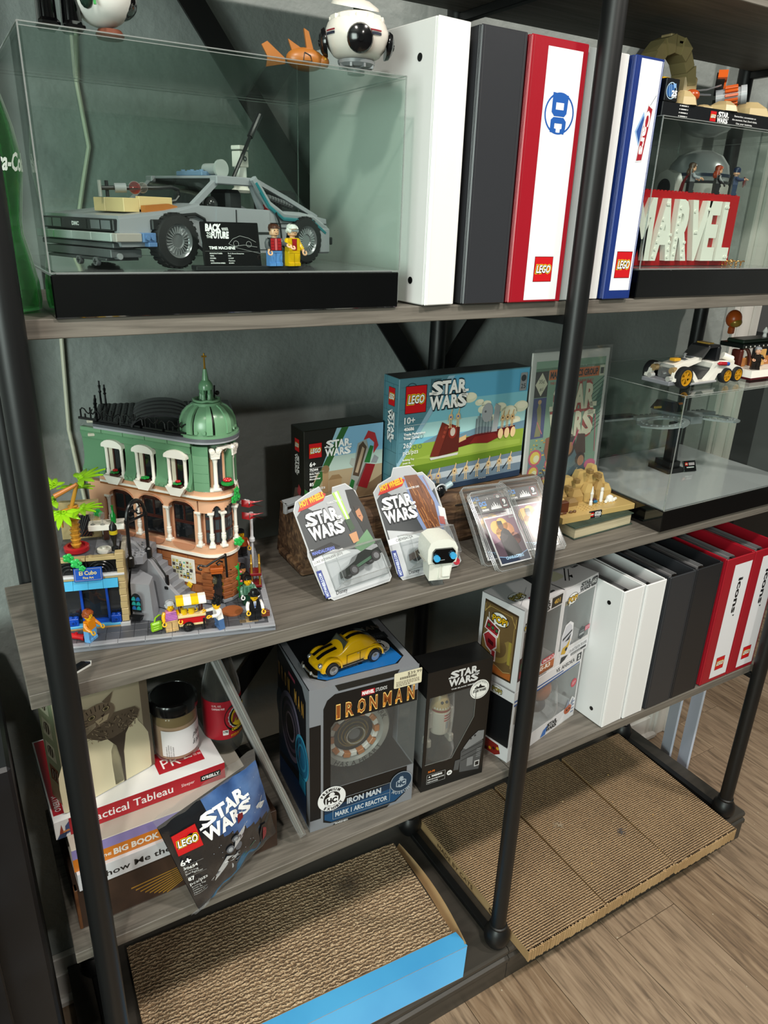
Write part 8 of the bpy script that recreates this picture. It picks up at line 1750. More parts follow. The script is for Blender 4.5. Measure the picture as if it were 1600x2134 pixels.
# --- yellow toy car on the box
def beetle():
    t = thing('toy_beetle', 'yellow toy car with black bonnet stripes on top of the windowed box', 'toy car', (.3725, .075, Z3 + .2672), radians(4))
    yl = P('d0a00c', .12, coat=.8); W_ = .050; L_ = .124; b = B()
    # body lofted along the length : stations (x, half width, z low, z belt, z top, top half width)
    st = [(.002, .012, .012, .018, .020, .006), (.008, .018, .008, .020, .025, .010), (.020, .020, .007, .022, .031, .013), (.036, .021, .006, .024, .034, .014), (.042, .022, .006, .026, .0345, .0155), (.056, .0225, .006, .027, .0445, .0150), (.066, .0225, .006, .028, .0480, .0150), (.080, .0225, .006, .028, .0475, .0150), (.094, .021, .006, .027, .0420, .0130), (.108, .018, .008, .024, .032, .0100), (.118, .014, .010, .018, .022, .006)]
    vs = []; n = 12
    for x, hw_, zl, zb, zt, tw in st:
        pts = [(-hw_, zl), (-hw_, (zl + zb) / 2), (-hw_ * .98, zb), (-(hw_ + tw) * .5, (zb + zt) * .51), (-tw, zt - .002), (-tw * .4, zt), (tw * .4, zt), (tw, zt - .002), ((hw_ + tw) * .5, (zb + zt) * .51), (hw_ * .98, zb), (hw_, (zl + zb) / 2), (hw_, zl)]
        vs += [(x, y, z) for y, z in pts]
    fs = [(i * n + q, i * n + (q + 1) % n, (i + 1) * n + (q + 1) % n, (i + 1) * n + q) for i in range(len(st) - 1) for q in range(n)] + [tuple(range(n - 1, -1, -1)), tuple((len(st) - 1) * n + q for q in range(n))]
    b.add(vs, fs, yl); bo = b.obj('body', t)
    sm = bo.modifiers.new('s', 'SUBSURF'); sm.levels = 2; sm.render_levels = 2
    wl = []
    for x in (.026, .100):
        for sy in (-1, 1):
            b = B(); k = 12; vs = []; fs = []
            for i in range(k + 1):
                a = radians(-8 + 196 * i / k)
                for r, yy in ((.0175, 0), (.0182, .006), (.0165, .0095), (.0135, .0098)): vs.append((x + r * cos(a), sy * (.0135 + yy), .0115 + r * sin(a)))
            for i in range(k):
                for q in range(3): fs.append((i * 4 + q, (i + 1) * 4 + q, (i + 1) * 4 + q + 1, i * 4 + q + 1))
            b.add(vs, fs if sy < 0 else [f_[::-1] for f_ in fs], yl); b.lathe([(.0001, 0), (.0001, 0)], yl) if 0 else None
            b.ball((x, sy * .014, .0125), .0145, yl, 14, 8, .95, 1, .5); b.obj('fender', t)
            b = B(TR(x, sy * .0165, .0108) @ RO(pi / 2 * (-sy), 'X')); b.lathe([(.0075, .0), (.0100, .0005), (.0108, .002), (.0108, .006), (.0100, .0075), (.0075, .0078)], P('151517', .5), n=24, caps=True); wo = b.obj('wheel', t)
            b = B(TR(x, sy * .0165, .0108) @ RO(pi / 2 * (-sy), 'X')); b.lathe([(.0068, .0080), (.0072, .0086), (.0050, .0084), (.0030, .0092), (.0001, .0094)], P('c4c8cc', .12, .9), n=20, caps=False); b.obj('hubcap', wo)
    b = B(); 
    for sy in (-1, 1):
        for s0, s1 in ((.003, .0095),):
            vs = []; 
            for x, z in ((.008, .0262), (.014, .0292), (.020, .0318), (.028, .0334), (.036, .0345), (.0405, .0350)): vs += [(x, sy * s0, z + .0007), (x, sy * s1, z + .0002)]
            b.add(vs, [(2 * i, 2 * i + 1, 2 * i + 3, 2 * i + 2) if sy > 0 else (2 * i, 2 * i + 2, 2 * i + 3, 2 * i + 1) for i in range(5)], P('101010', .15, coat=.5))
            vs = []
            for x, z in ((.058, .0458), (.066, .0482), (.074, .0486), (.082, .0478), (.092, .0440), (.100, .0395)): vs += [(x, sy * s0, z + .0009), (x, sy * s1, z + .0004)]
            b.add(vs, [(2 * i, 2 * i + 1, 2 * i + 3, 2 * i + 2) if sy > 0 else (2 * i, 2 * i + 2, 2 * i + 3, 2 * i + 1) for i in range(5)], P('101010', .15, coat=.5))
    b.obj('black_stripe', t, kind='stuff')
    b = B(); b.add([(.0435, -.0165, .0305), (.0435, .0165, .0305), (.0540, .0145, .0450), (.0540, -.0145, .0450)], [(3, 2, 1, 0), (0, 1, 2, 3)], P('55584c', .08, coat=.6)); b.tube([(.0432, -.0170, .0300), (.0432, .0170, .0300), (.0545, .0150, .0456), (.0545, -.0150, .0456)], .0008, P('2a2a24', .3), 5, True); b.obj('windscreen', t)
    for sy in (-1, 1):
        yy = sy * .0212
        f = Face((0, yy, 0), (1, 0, 0) if sy < 0 else (-1, 0, 0), (0, .18 if sy < 0 else -.18, 1)); s_ = 1 if sy < 0 else -1
        for pts in ([(.052, .030), (.056, .030), (.056, .038), (.0545, .036)], [(.058, .030), (.071, .031), (.071, .0405), (.062, .0405), (.058, .038)], [(.075, .031), (.092, .031), (.090, .0365), (.083, .0405), (.075, .041)]): 
            q = [(s_ * x, z) for x, z in pts]; f.poly(q if s_ > 0 else q[::-1], 'c8b884' if pts[0][0] < .05 else '4a4434', 2)
        f.obj('side_window', t)
        b = B(); b.tube([(.049, yy * 1.075, .0275), (.100, yy * 1.03, .0285)], .0003, P('3a2c08'), 4); b.tube([(.050, yy * 1.08, .008), (.050, yy * 1.08, .027)], .0003, P('3a2c08'), 4); b.tube([(.0735, yy * 1.08, .008), (.0735, yy * 1.07, .027)], .0003, P('3a2c08'), 4); b.cyl((.068, yy * 1.08, .0258), (.0715, yy * 1.08, .0258), .0005, P('c8c8c8', .2, .8), n=6); b.obj('door_line', t, kind='stuff')
    for sy in (-1, 1): b = B(); b.ball((.0085, sy * .0155, .0195), .0042, P('c8ccd0', .1, .8), 14, 8); b.obj('headlight', t)
    for X, s_ in ((-.004, 1), (.1215, -1)):
        b = B(); b.tube([(X + s_ * .004, -.0225, .0085), (X, -.018, .0085), (X - s_ * .001, 0, .0085), (X, .018, .0085), (X + s_ * .004, .0225, .0085)], .0014, P('c4c4c0', .12, .8), 7)
        for sy in (-1, 1): b.ball((X - s_ * .001, sy * .011, .0095), .0022, P('d0d0cc', .15, .6), 8, 5, 1.4)
        b.obj('bumper', t)
    B().box(.03, .096, -.021, .021, .0045, .0085, P('1a1a1a', .4), .001).obj('floor_pan', t)
beetle()
# --- black figure box
t = thing('figure_box', 'black windowed box with a small white and red droid figure inside', 'box', (.5535, .0265, Z3), -.085)
w, d, h = .1225, .052, .239; b = B(); bk = P('111111', .3)
b.box(0, w, 0, e, 0, .055, bk); b.box(0, w, 0, e, .190, h, bk); b.box(0, .006, 0, e, .055, .19, bk); b.prism([(0, 0)], 0, 0, bk) if 0 else None
b.xprism([(.088, .055), (w, .055), (w, .19), (.094, .19), (.094, .13), (.056, .055)], 0, e, bk)
b.box(0, w, d - e, d, 0, h, bk); b.box(0, e, e, d - e, 0, .05, bk); b.box(0, e, e, d - e, .19, h, bk); b.box(0, e, .03, d - e, .05, .19, bk); b.box(w - e, w, e, d - e, 0, h, bk); b.box(0, w, e, d - e, h - e, h, bk); b.box(0, w, e, d - e, 0, e, bk); b.obj('carton', t)
B().box(.004, .096, .0002, .0006, .05, .192, clearp).box(.0002, .0006, .001, .03, .05, .19, clearp).obj('window', t, label='clear plastic window')
B().box(e, w - e, .036, .038, e, h - e, P('3c3631', .4)).obj('insert', t)
b = B(); b.tube([(.0045, -.0006, .056), (.056, -.0006, .055), (.094, -.0006, .130), (.094, -.0006, .190)], .0006, P('6a6a66', .3), 5); b.obj('window_edge', t)
F = Face((0, 0, 0), (1, 0, 0), (0, 0, 1)); F.sw(.040, .203, .056, 'c8c8c8', 1, h=.028); 
F.sw(.0403, .2033, .0555, '111111', 3, h=.0275) if 0 else None
F.text('THE BLACK SERIES', .045, .1955, .0022, 'c8c8c8', 3, w=.046, bold=.03)
F.disc(.1005, .182, .0185, 'e4e4e0', 2, 36); F.ring(.1005, .182, .0165, .0006, '2c2c2c', 3, 36); F.text('STAR WARS', .1005, .1775, .0048, '17181a', 4, w=.026, bold=.05, al='c'); F.poly([(.090, .185), (.094, .190), (.098, .187), (.101, .193), (.104, .188), (.110, .186), (.111, .184), (.090, .184)], '17181a', 4); F.arc('PRINTED FROM', .1005, .182, .0130, .0022, '2c2c2c', 4, a=90)
F.rect(.010, .014, .036, .0195, '2a2a2a', 2); F.rect(.0104, .0144, .0352, .0187, '111111', 3); 
for r_ in ((.010, .014, .036, .0004), (.010, .0331, .036, .0004), (.010, .014, .0004, .0195), (.0456, .014, .0004, .0195)): F.rect(*r_, 'c8c8c8', 4)
F.text('WARNING:', .019, .0270, .0038, 'f0f0f0', 4, w=.021, bold=.05); F.scribble(.012, .0150, .032, .010, 2, 'c0c0c0', 4, 8); F.poly([(.013, .027), (.017, .027), (.015, .0305)], 'e8e8e8', 4)
F.text('R5-P8', .012, .0375, .0040, 'c86a24', 3, w=.013, bold=.04); F.disc(.0545, .024, .0052, 'e8e8e8', 3, 20); F.text('4+', .0545, .0220, .0040, '17181a', 4, w=.006, bold=.04, al='c')
# grey drawn droid at the lower right
g1, g2, g3 = '4c4e50', '7a7c7e', '2c2e30'
F.poly([(.074, .018), (.114, .012), (.118, .070), (.112, .082), (.084, .074), (.074, .062)], g1, 4); F.poly([(.078, .068), (.090, .084), (.106, .096), (.118, .094), (.118, .076), (.084, .064)], g2, 5)
for k in range(3): F.line([(.076, .060 - k * .009), (.118, .070 - k * .009)], .0012, g3, 6)
F.poly([(.062, .026), (.072, .024), (.074, .046), (.064, .046)], g1, 4); F.rect(.088, .026, .012, .018, g2, 6); F.rect(.104, .020, .010, .012, 'c8c8c8', 6); F.rect(.1055, .022, .007, .008, '18191a', 7)
for k in range(5): F.rect(.106, .040 + k * .004, .008, .0018, g2, 6)
for x_, z_ in ((.092, .084), (.100, .088)): F.disc(x_, z_, .0022, g3, 6, 10)
L_ = Face((0, d, 0), (0, -1, 0), (0, 0, 1), F.b); L_.poly([(.01, .01), (.04, .012), (.04, .044), (.012, .04)], '3a3632', 1)
F.obj('print', t)
ct = (.038, .018)
b = B(); b.lathe([(.010, .104), (.0165, .108), (.0175, .112), (.0175, .150), (.016, .152)], P('c8bcae', .35), (*ct, 0), 20); fg_ = b.obj('droid_figure', t, label='small white droid figure with red bands')
b = B(); b.lathe([(.0175, .152), (.0165, .156), (.0140, .168), (.0105, .178), (.0095, .180)], P('b89c6c', .35), (*ct, 0), 20); patch(b, (*ct, 0), .0172, .1535, .1565, -170, -10, '8a2228', 16, .0004); 
for a in range(-160, -10, 16): b.add([(ct[0] + .0170 * cos(radians(a)), ct[1] + .0170 * sin(radians(a)), .158), (ct[0] + .0170 * cos(radians(a + 14)), ct[1] + .0170 * sin(radians(a + 14)), .158), (ct[0] + .0165 * cos(radians(a + 7)), ct[1] + .0165 * sin(radians(a + 7)), .1625)], [(0, 1, 2)], P('d8d0c0'))
for a in (-110, -75): b.ball((ct[0] + .0135 * cos(radians(a)), ct[1] + .0135 * sin(radians(a)), .170), .0026, P('2c3038', .2), 10, 6)
b.obj('head', fg_)
b = B(); 
for z_ in (.1455, .1405, .1355): patch(b, (*ct, 0), .0176, z_, z_ + .002, -95, -40, '94282c', 8, .0003)
patch(b, (*ct, 0), .0176, .120, .133, -82, -68, '8a8c90', 4, .0003); b.obj('red_bands', fg_)
for sx in (-1, 1):
    b = B(); b.box(ct[0] + sx * .020 - .0035, ct[0] + sx * .020 + .0035, ct[1] - .006, ct[1] + .006, .118, .150, P('b8aea4', .35), .0015); b.box(ct[0] + sx * .0215 - .0025, ct[0] + sx * .0215 + .0025, ct[1] - .004, ct[1] + .004, .094, .120, P('a89e94', .35), .001); b.box(ct[0] + sx * .0215 - .0045, ct[0] + sx * .0215 + .0045, ct[1] - .009, ct[1] + .009, .080, .096, P('b0a698', .35), .002); b.obj('leg', fg_)
b = B(); b.lathe([(.026, .060), (.028, .075), (.022, .10), (.024, .15), (.022, .188)], clearp, (*ct, 0), 18, False); b.obj('inner_blister', t)
# --- vinyl figure boxes
def pop(label, x, y, z, w, d, h, rz, num, name_, side='6a5438', deluxe=False, band='2a2418'):
    t = thing('figure_carton', label, 'box', (x, y, z), rz, 'white windowed figure boxes by the middle post'); wc = P('d8d6d8', .25); b = B(); f0 = .030; f1 = h - .026; e = .001
    b.box(0, w, 0, e, 0, f0, wc); b.box(0, w, 0, e, f1, h, wc); b.box(w - .004, w, 0, e, f0, f1, wc); b.box(0, .006, 0, e, f0, f1, wc)
    b.box(0, w, d - e, d, 0, h, wc)
    if not deluxe: b.box(0, e, e, d - e, 0, h, wc)
    else: b.box(0, e, e, d - e, 0, .030, wc); b.box(0, e, e, d - e, h - .022, h, wc); b.box(e, .004, .004, d - .004, .03, h - .022, P('17181a', .2))
    b.box(w - e, w, e, d - e, 0, f0, wc); b.box(w - e, w, e, d - e, f1, h, wc); b.box(0, w, e, d - e, h - e, h, wc); b.box(0, w, e, d - e, 0, e, wc); b.obj('carton', t)
    B().box(.004, w - .001, .0002, .0006, f0, f1, clearp).box(w - .0006, w - .0002, .001, d - .002, f0, f1, clearp).obj('window', t, label='clear plastic window')
    B().box(e, w - .004, d * .55, d * .56, f0, f1, P('8a8a90' if not deluxe else '2a2826', .4)).obj('insert', t)
    F = Face((0, 0, 0), (1, 0, 0), (0, 0, 1)); L_ = Face((0, d, 0), (0, -1, 0), (0, 0, 1), F.b); T_ = Face((0, 0, h), (1, 0, 0), (0, 1, 0), F.b)
    return t, F, L_, T_
def poplogo(F, x, y, s, l=2, col='e0b018'):
    F.disc(x + s * .5, y + s * .26, s * .56, '141414', l, 26, ry=s * .38); F.disc(x + s * .5, y + s * .26, s * .53, 'f0f0ec', l + 1, 26, ry=s * .35); F.poly([(x + s * .18, y), (x + s * .34, y - s * .02), (x + s * .14, y - s * .2)], 'f0f0ec', l + 1)
    F.text('POP!', x, y + s * .06, s * .36, '141414', l + 2, w=s * 1.0, bold=.10); F.text('POP!', x + s * .03, y + s * .08, s * .33, col, l + 3, w=s * .94, bold=.03)
yw = radians(12.5); cy_, sy_ = cos(yw), sin(yw)
LX, LY = .7295, .0135; LH = .1500
# lower wide one
t, F, L_, T_ = pop('wide white windowed figure box, bottom of the pile behind the middle post', LX, LY, Z3, .212, .088, LH, yw, '2', "VS. AHSOKA", deluxe=True)
F.text("VS. AHSOKA", .125, LH - .014, .0082, '24262a', 1, w=.060, bold=.02); F.rect(.192, LH - .0175, .015, .016, '17181c', 1); F.text('2', .1995, LH - .0145, .010, 'e4e4e4', 2, al='c', bold=.04)
F.poly([(.002, LH - .026), (.205, LH - .022), (.205, LH - .0245), (.002, LH - .030)], '2a5090', 1); F.poly([(.002, LH - .018), (.150, LH - .018), (.150, LH - .0205), (.002, LH - .0215)], '2a5090', 1)
F.sw(.118, .006, .034, '17181a', 2, h=.018); F.poly([(.100, .002), (.116, .002), (.124, .022), (.108, .016)], '3a6ab0', 2); F.poly([(.152, .003), (.208, .003), (.208, .042), (.196, .052), (.188, .040), (.178, .034), (.170, .020)], 'e0e0e2', 2)
F.disc(.186, .026, .0125, 'b8603c', 4, 18, ry=.010); F.poly([(.176, .032), (.184, .050), (.190, .036)], '8a90a4', 5); F.poly([(.192, .036), (.200, .048), (.202, .030)], '8a90a4', 5); F.disc(.183, .025, .0022, '17181a', 6, 8); F.disc(.191, .026, .0022, '17181a', 6, 8)
for k in range(4): F.rect(.198, .012 + k * .008, .009, .0025, '6a7aa0', 5)
F.disc(.194, .084, .0095, 'c8384c', 3, 22); F.scribble(.188, .080, .012, .008, 3, 'f0d0d4', 4, 3)
L_.poly([(.0, .001), (.060, .001), (.072, .010), (.066, .026), (.0, .030)], '7c1a14', 1); 
for q in range(8): L_.disc(.006 + q * .0085, .006 + (q * 5 % 4) * .004, .0032, 'c8981c' if q % 2 else '2a1010', 2, 12)
poplogo(L_, .040, LH - .018, .022, 1, 'b8a858'); F.obj('print', t)
b = B(); b.ball((.125, .03, .085), .026, P('b8602c', .4), 18, 12, .9, 1, .8); b.ball((.115, .03, .058), .020, P('3c4050', .35), 16, 10, .8); b.ball((.05, .03, .070), .026, P('3a3024', .4), 16, 10, .9, 1, .8); b.lathe([(.030, .032), (.034, .05), (.028, .10)], clearp, (.13, .028, 0), 16, False); b.obj('figures', t, label='orange-brown and dark figures in clear trays')
# 401
h_ = .160; zt = Z3 + LH + .0004
t, F, L_, T_ = pop('white windowed figure box 401 with a brown side panel and red droid drawing', LX + .002, LY + .001, zt, .1145, .0900, h_, yw, '401', 'R3')
F.rect(.004, h_ - .022, .108, .018, 'e0dee0', 1); F.rect(.078, h_ - .0235, .032, .0200, '2a2214', 2); F.text('401', .094, h_ - .0180, .0088, 'c8a040', 3, al='c', w=.018, bold=.03); F.sw(.040, h_ - .0225, .034, '24221e', 3, h=.019)
F.rect(.060, .006, .050, .018, 'b0602c', 2); F.text('45-R3', .062, .013, .0085, 'f0e8e0', 3, w=.036, bold=.04); F.scribble(.062, .001, .046, .010, 3, '4a3a30', 3, 6); F.rect(.070, .0265, .038, .0095, 'c02834', 3, r=.004); F.text('ONLY AT', .073, .0290, .0050, 'f4f0f0', 4, w=.024, bold=.04); F.ring(.1025, .0312, .0036, .0010, 'f4f0f0', 4, 16)
poplogo(F, .004, h_ - .040, .020, 4)
F.poly([(.001, .020), (.030, .022), (.032, .060), (.020, .070), (.001, .066)], '3a1c20', 3); F.disc(.012, .050, .008, '2a4a34', 4, 16); F.disc(.012, .050, .0045, '3f7a50', 5, 14); F.rect(.004, .026, .020, .014, '8a2430', 4)
D = .090; L_.poly([(.006, .010), (D - .012, .012), (D - .010, h_ - .014), (.008, h_ - .010)], '3e2e1e', 1); L_.poly([(.008, .014), (D - .014, .016), (D - .012, h_ - .018), (.010, h_ - .014)], '6a5434', 2); L_.ring(.040, .070, .032, .010, '8a7440', 3, 30, a0=150, a1=400); L_.poly([(.034, .060), (.042, .110), (.050, .060)], '9a8448', 3)
L_.poly([(.008, .014), (D - .014, .016), (D - .014, .030), (.060, .024), (.044, .030), (.008, .036)], 'a8602c', 4); L_.line([(.010, .0375), (.044, .0315), (.060, .0255), (D - .016, .031)], .0008, 'd8b070', 5)
for p_ in ([(.010, h_ - .018), (.010, h_ - .034), (.020, h_ - .018)], [(D - .014, h_ - .022), (D - .014, h_ - .040), (D - .024, h_ - .020)]): L_.line(p_, .0008, 'c8a860', 5)
L_.line([(.011, h_ - .030), (.022, h_ - .0195), (.066, h_ - .022), (.074, h_ - .034)], .0007, 'c8a860', 5); L_.rect(.0735, .040, .0006, .08, 'c8a860', 5); L_.rect(.066, .045, .006, .045, '9a8a3c', 4)
poplogo(L_, .026, h_ - .046, .034, 6)
rd_ = '9c2a30'; L_.poly([(.012, .095), (.042, .086), (.045, .104), (.016, .118)], 'e8e0e0', 6); L_.poly([(.014, .096), (.040, .089), (.043, .103), (.018, .114)], rd_, 7)
for q in range(3): L_.rect(.0175 + q * .0088, .0985 - q * .0022, .0070, .010, '5a181e', 8); L_.disc(.021 + q * .0088, .1035 - q * .0022, .0029, '2f6a40', 9, 14)
L_.poly([(.010, .080), (.020, .092), (.040, .086), (.042, .066), (.030, .052), (.018, .060)], 'e8e0e0', 6); L_.poly([(.012, .081), (.021, .090), (.038, .084), (.040, .068), (.030, .056), (.020, .062)], rd_, 7); L_.poly([(.022, .078), (.034, .074), (.034, .066), (.022, .070)], '4a1418', 8); L_.rect(.030, .038, .011, .022, 'e8e0e0', 6); L_.rect(.032, .040, .007, .018, rd_, 7); L_.line([(.020, .116), (.019, .128)], .0012, 'e8e0e0', 7)
L_.text('R3', .002 + .010, .041, .0050, 'e8e0d0', 6, bold=.03); L_.disc(.010, .024, .008, '17120c', 5, 18); L_.text('01', .006, .021, .0062, 'c8a040', 6, bold=.03)
poplogo(T_, .012, .030, .034, 1, 'b8a858'); T_.poly([(.030, .004), (.060, .010), (.066, .034), (.040, .030)], 'c8c8cc', 1); T_.poly([(.036, .010), (.050, .012), (.052, .026), (.040, .024)], '7a3040', 2); T_.text('Funko', .082, .010, .0062, '2c2c30', 2, w=.018, bold=.05); T_.line([(.010, .016), (.070, .050)], .0008, '8a8a90', 1)
F.obj('print', t)
b = B(); b.ball((.040, .030, .10), .022, P('5a2a30', .4), 14, 10, .8); b.box(.020, .060, .015, .045, .035, .075, P('4a2228', .4), .006); b.box(.070, .110, .048, .050, .035, .125, P('6a5c60', .35)); b.obj('figure', t, label='dark red boxy figure')
# 645
t, F, L_, T_ = pop('white windowed figure box 645 with a yellow and white helmet drawing', LX + .002 + (.1145 + .0010) * cy_, LY + .001 + .1155 * sy_, zt, .1070, .0900, h_, yw, '645', 'TROOPER')
F.rect(.004, h_ - .0225, .104, .0190, 'dcdce0', 1); F.line([(.040, h_ - .023), (.104, h_ - .018)], .0008, '2a2a2e', 2); F.rect(.086, h_ - .0225, .020, .0185, '2a2a2e', 2, r=.004); F.text('645', .096, h_ - .0175, .0092, 'e4e4e4', 3, al='c', w=.015, bold=.03); F.sw(.050, h_ - .0215, .034, '24262a', 3, h=.0175); poplogo(F, .014, h_ - .034, .030, 4)
F.rect(.042, .004, .064, .019, 'e0e0e4', 1); F.text('13th BATTALION TROOPER', .044, .0125, .0070, '24262a', 2, w=.058); F.rect(.050, .0045, .052, .0050, '2c2c30', 2); F.scribble(.052, .005, .048, .004, 1, 'c8c8c8', 3, 5)
F.poly([(.012, .018), (.030, .014), (.040, .030), (.046, .052), (.044, .078), (.032, .086), (.018, .082), (.010, .060)], 'e4e4e8', 3); F.poly([(.014, .020), (.029, .017), (.038, .032), (.042, .052), (.040, .074), (.031, .082), (.020, .078), (.013, .058)], 'c8c8d0', 4); F.poly([(.014, .050), (.042, .062), (.042, .066), (.014, .055)], '17181c', 6); F.poly([(.022, .046), (.040, .058), (.036, .046)], '24262c', 6); F.poly([(.014, .022), (.028, .018), (.038, .034), (.040, .048), (.030, .036), (.018, .034)], 'c8a01c', 5); F.disc(.030, .028, .004, '17181a', 6, 12); F.poly([(.018, .014), (.040, .012), (.030, .004), (.016, .0)], '17181a', 4)
F.poly([(.078, .030), (.088, .036), (.088, .052), (.078, .058), (.068, .052), (.068, .036)], '3a3e42', 3); F.text('GAMING', .078, .040, .0048, 'c8ccd0', 4, w=.016, bold=.04, al='c'); F.text('STAR WARS', .078, .047, .0024, 'c8ccd0', 4, w=.012, al='c'); F.rect(.088, .044, .016, .010, 'c8506a', 3, r=.001); F.scribble(.089, .045, .014, .008, 3, 'f0d0d8', 4, 9)
T_.line([(.030, .020), (.070, .050)], .0022, '1c1d20', 2); T_.line([(.036, .016), (.074, .044)], .0016, '1c1d20', 2); T_.poly([(.050, .018), (.060, .026), (.050, .028)], '1c1d20', 2); T_.rect(.006, .03, .04, .03, 'c8c8ac', 1, r=.01); T_.text('Funko', .084, .040, .0062, '2c2c30', 2, w=.018, bold=.04)
F.obj('print', t)
b = B(); b.box(.020, .048, .02, .05, .082, .118, P('d0ccc4', .4), .01); b.box(.022, .056, .018, .020, .106, .118, P('c8a81c', .3), .002); b.box(.024, .046, .022, .046, .036, .080, P('b8b4ac', .4), .006); b.obj('figure', t, label='white figure with yellow shoulders')
# --- row of binders
SP = [('white binder leftmost on the lower shelf, with two black rivets', .9540, .0560, 'e6e6e6', 2.5, True, None),
      ('white binder between the riveted white and the first black binder', 1.0115, .0550, 'e4e4e4', .8, False, None),
      ('black binder next to the white binders on the lower shelf', 1.0755, .0740, '2e3034', 0, False, None),
      ('black binder next to the red binders on the lower shelf', 1.1515, .0780, '202124', 0, False, None),
      ('red lettered binder next to the black binders on the lower shelf', 1.2435, .0880, '9c1524', 0, False, 'l'),
      ('red lettered binder at the right end of the lower shelf', 1.3340, .0890, '9c1524', 0, False, 'l')]
for lab, x, w, c_, r_, riv, lb in SP:
    t = binder(lab, x, .0015, Z3, w, c_, rz=radians(r_), rivets=riv)
    if lb:
        F = Face((0, 0, 0), (1, 0, 0), (0, 0, 1)); F.rect(.028, .010, .056, .270, 'e4e4e8', 1)
        vs, fs = glyphs('icons', .035); xs = [v[0] for v in vs]; u0 = min(xs); u1 = max(xs)
        F.raw([(.0545 + v * .020 - .004, .247 - (u - u0) / (u1 - u0) * .083) for u, v in vs], fs, '17181a', 2); vs, fs = glyphs(',', .03); F.raw([(.060 + v * .02, .160 - u * .02) for u, v in vs], fs, '17181a', 2)
        F.X = TR(0, 0); F.brick_logo(.040, .028, .027, 2, h=.030); F.X = Matrix(); F.obj('spine_label', t, label='white paper label lettered icons')
# ================================================================ cardboard scratchers on the plinth and things on the floor
ZB = ZP + .0003
def cardboard(key, c, wave_scale, axis, dist=1.5):
    k = ('cb', key)
    if k in _M: return _M[k]
    m, t, b = _new('mat_' + key); N = t.nodes; L = t.links
    tc = N.new('ShaderNodeTexCoord'); wv = N.new('ShaderNodeTexWave'); wv.bands_direction = axis; wv.inputs['Scale'].default_value = wave_scale; wv.inputs['Distortion'].default_value = dist; wv.inputs['Detail'].default_value = 3; wv.inputs['Detail Scale'].default_value = 3
    L.new(tc.outputs['Object'], wv.inputs['Vector']); vo = N.new('ShaderNodeTexVoronoi'); vo.inputs['Scale'].default_value = 260; L.new(tc.outputs['Object'], vo.inputs['Vector'])
    ns = N.new('ShaderNodeTexNoise'); ns.inputs['Scale'].default_value = 7; ns.inputs['Detail'].default_value = 6; L.new(tc.outputs['Object'], ns.inputs['Vector'])
    mul = N.new('ShaderNodeMath'); mul.operation = 'MULTIPLY'; L.new(wv.outputs['Fac'], mul.inputs[0]); L.new(vo.outputs['Distance'], mul.inputs[1])
    ad = N.new('ShaderNodeMath'); ad.operation = 'MULTIPLY_ADD'; ad.inputs[1].default_value = 1.6; L.new(mul.outputs[0], ad.inputs[0])
    ms = N.new('ShaderNodeMath'); ms.operation = 'MULTIPLY'; ms.inputs[1].default_value = .45; L.new(ns.outputs['Fac'], ms.inputs[0]); L.new(ms.outputs[0], ad.inputs[2])
    cr = N.new('ShaderNodeValToRGB'); e = cr.color_ramp.elements; e[0].position = .12; e[0].color = lin(c[0]); e[1].position = .95; e[1].color = lin(c[2]); x = e.new(.45); x.color = lin(c[1])
    L.new(ad.outputs[0], cr.inputs[0]); L.new(cr.outputs[0], b.inputs['Base Color']); b.inputs['Roughness'].default_value = .9
    bp = N.new('ShaderNodeBump'); bp.inputs['Distance'].default_value = .004; bp.inputs['Strength'].default_value = .9; L.new(ad.outputs[0], bp.inputs['Height']); L.new(bp.outputs[0], b.inputs['Normal']); _M[k] = m; return m
cbR = cardboard('cardboard_honey', ('3a2a1c', '9c7c5a', 'c8aa84'), 62, 'Y', .6)
cbL = cardboard('cardboard_torn', ('3c2c1e', 'a08262', 'd8bc98'), 42, 'Y', 5.0)
kraft = NM('kraft', ['a8865c', 'c0a074'], (1, 1, 1), 12, 5, .8, .15, 60, bdist=.0004)
# right: three pads side by side overhanging the plinth
yl = lambda x: -.083 - (x - .752) * .012
labs = ['brown corrugated cardboard scratch pad nearest the middle post', 'middle corrugated cardboard scratch pad of the three on the right plinth', 'brown corrugated cardboard scratch pad nearest the right post']
for k, (x0, x1, sk) in enumerate(((.7520, .9610, 0), (.9635, 1.1720, .006), (1.1730, 1.3810, .016))):
    t = thing('scratch_pad', labs[k], 'scratch pad', (x0, yl(x0) + (.004 if k else 0), ZB), 0, 'cardboard pads on the right plinth'); w = x1 - x0; n = 44; L0 = .376; hh = .0265
    rr = random.Random(40 + k)
    b = B(); b.prism([(.001, .0018), (w - .001, .0018), (w - .001 + sk, L0), (.001 + sk, L0)], 0, hh - .0006, kraft)
    vs = [(.0, .001, hh), (w, .001, hh), (w + sk, L0, hh), (sk, L0, hh)]; b.add(vs, [(0, 1, 2, 3)], cbR); b.obj('pad', t)
    b = B()
    for i in range(n):
        xa = w * i / n; xb = w * (i + 1) / n; pr = rr.uniform(0, .0022); ht = hh - (rr.uniform(0, .0025) if rr.random() < .3 else 0)
        b.box(xa + .0002, xb - .0012, -pr, .004, .0004, ht, kraft)
    b.obj('corrugated_edge', t, kind='stuff')
    if k == 0:
        f = Face((-.0002, L0, 0), (0, -1, 0), (0, 0, 1)); f.text('MADE BY CATS', .07, .008, .010, '5a4630', 1, w=.13); f.text('CAT', .255, .008, .011, '4a3824', 1, w=.03, bold=.03); f.obj('print', t)
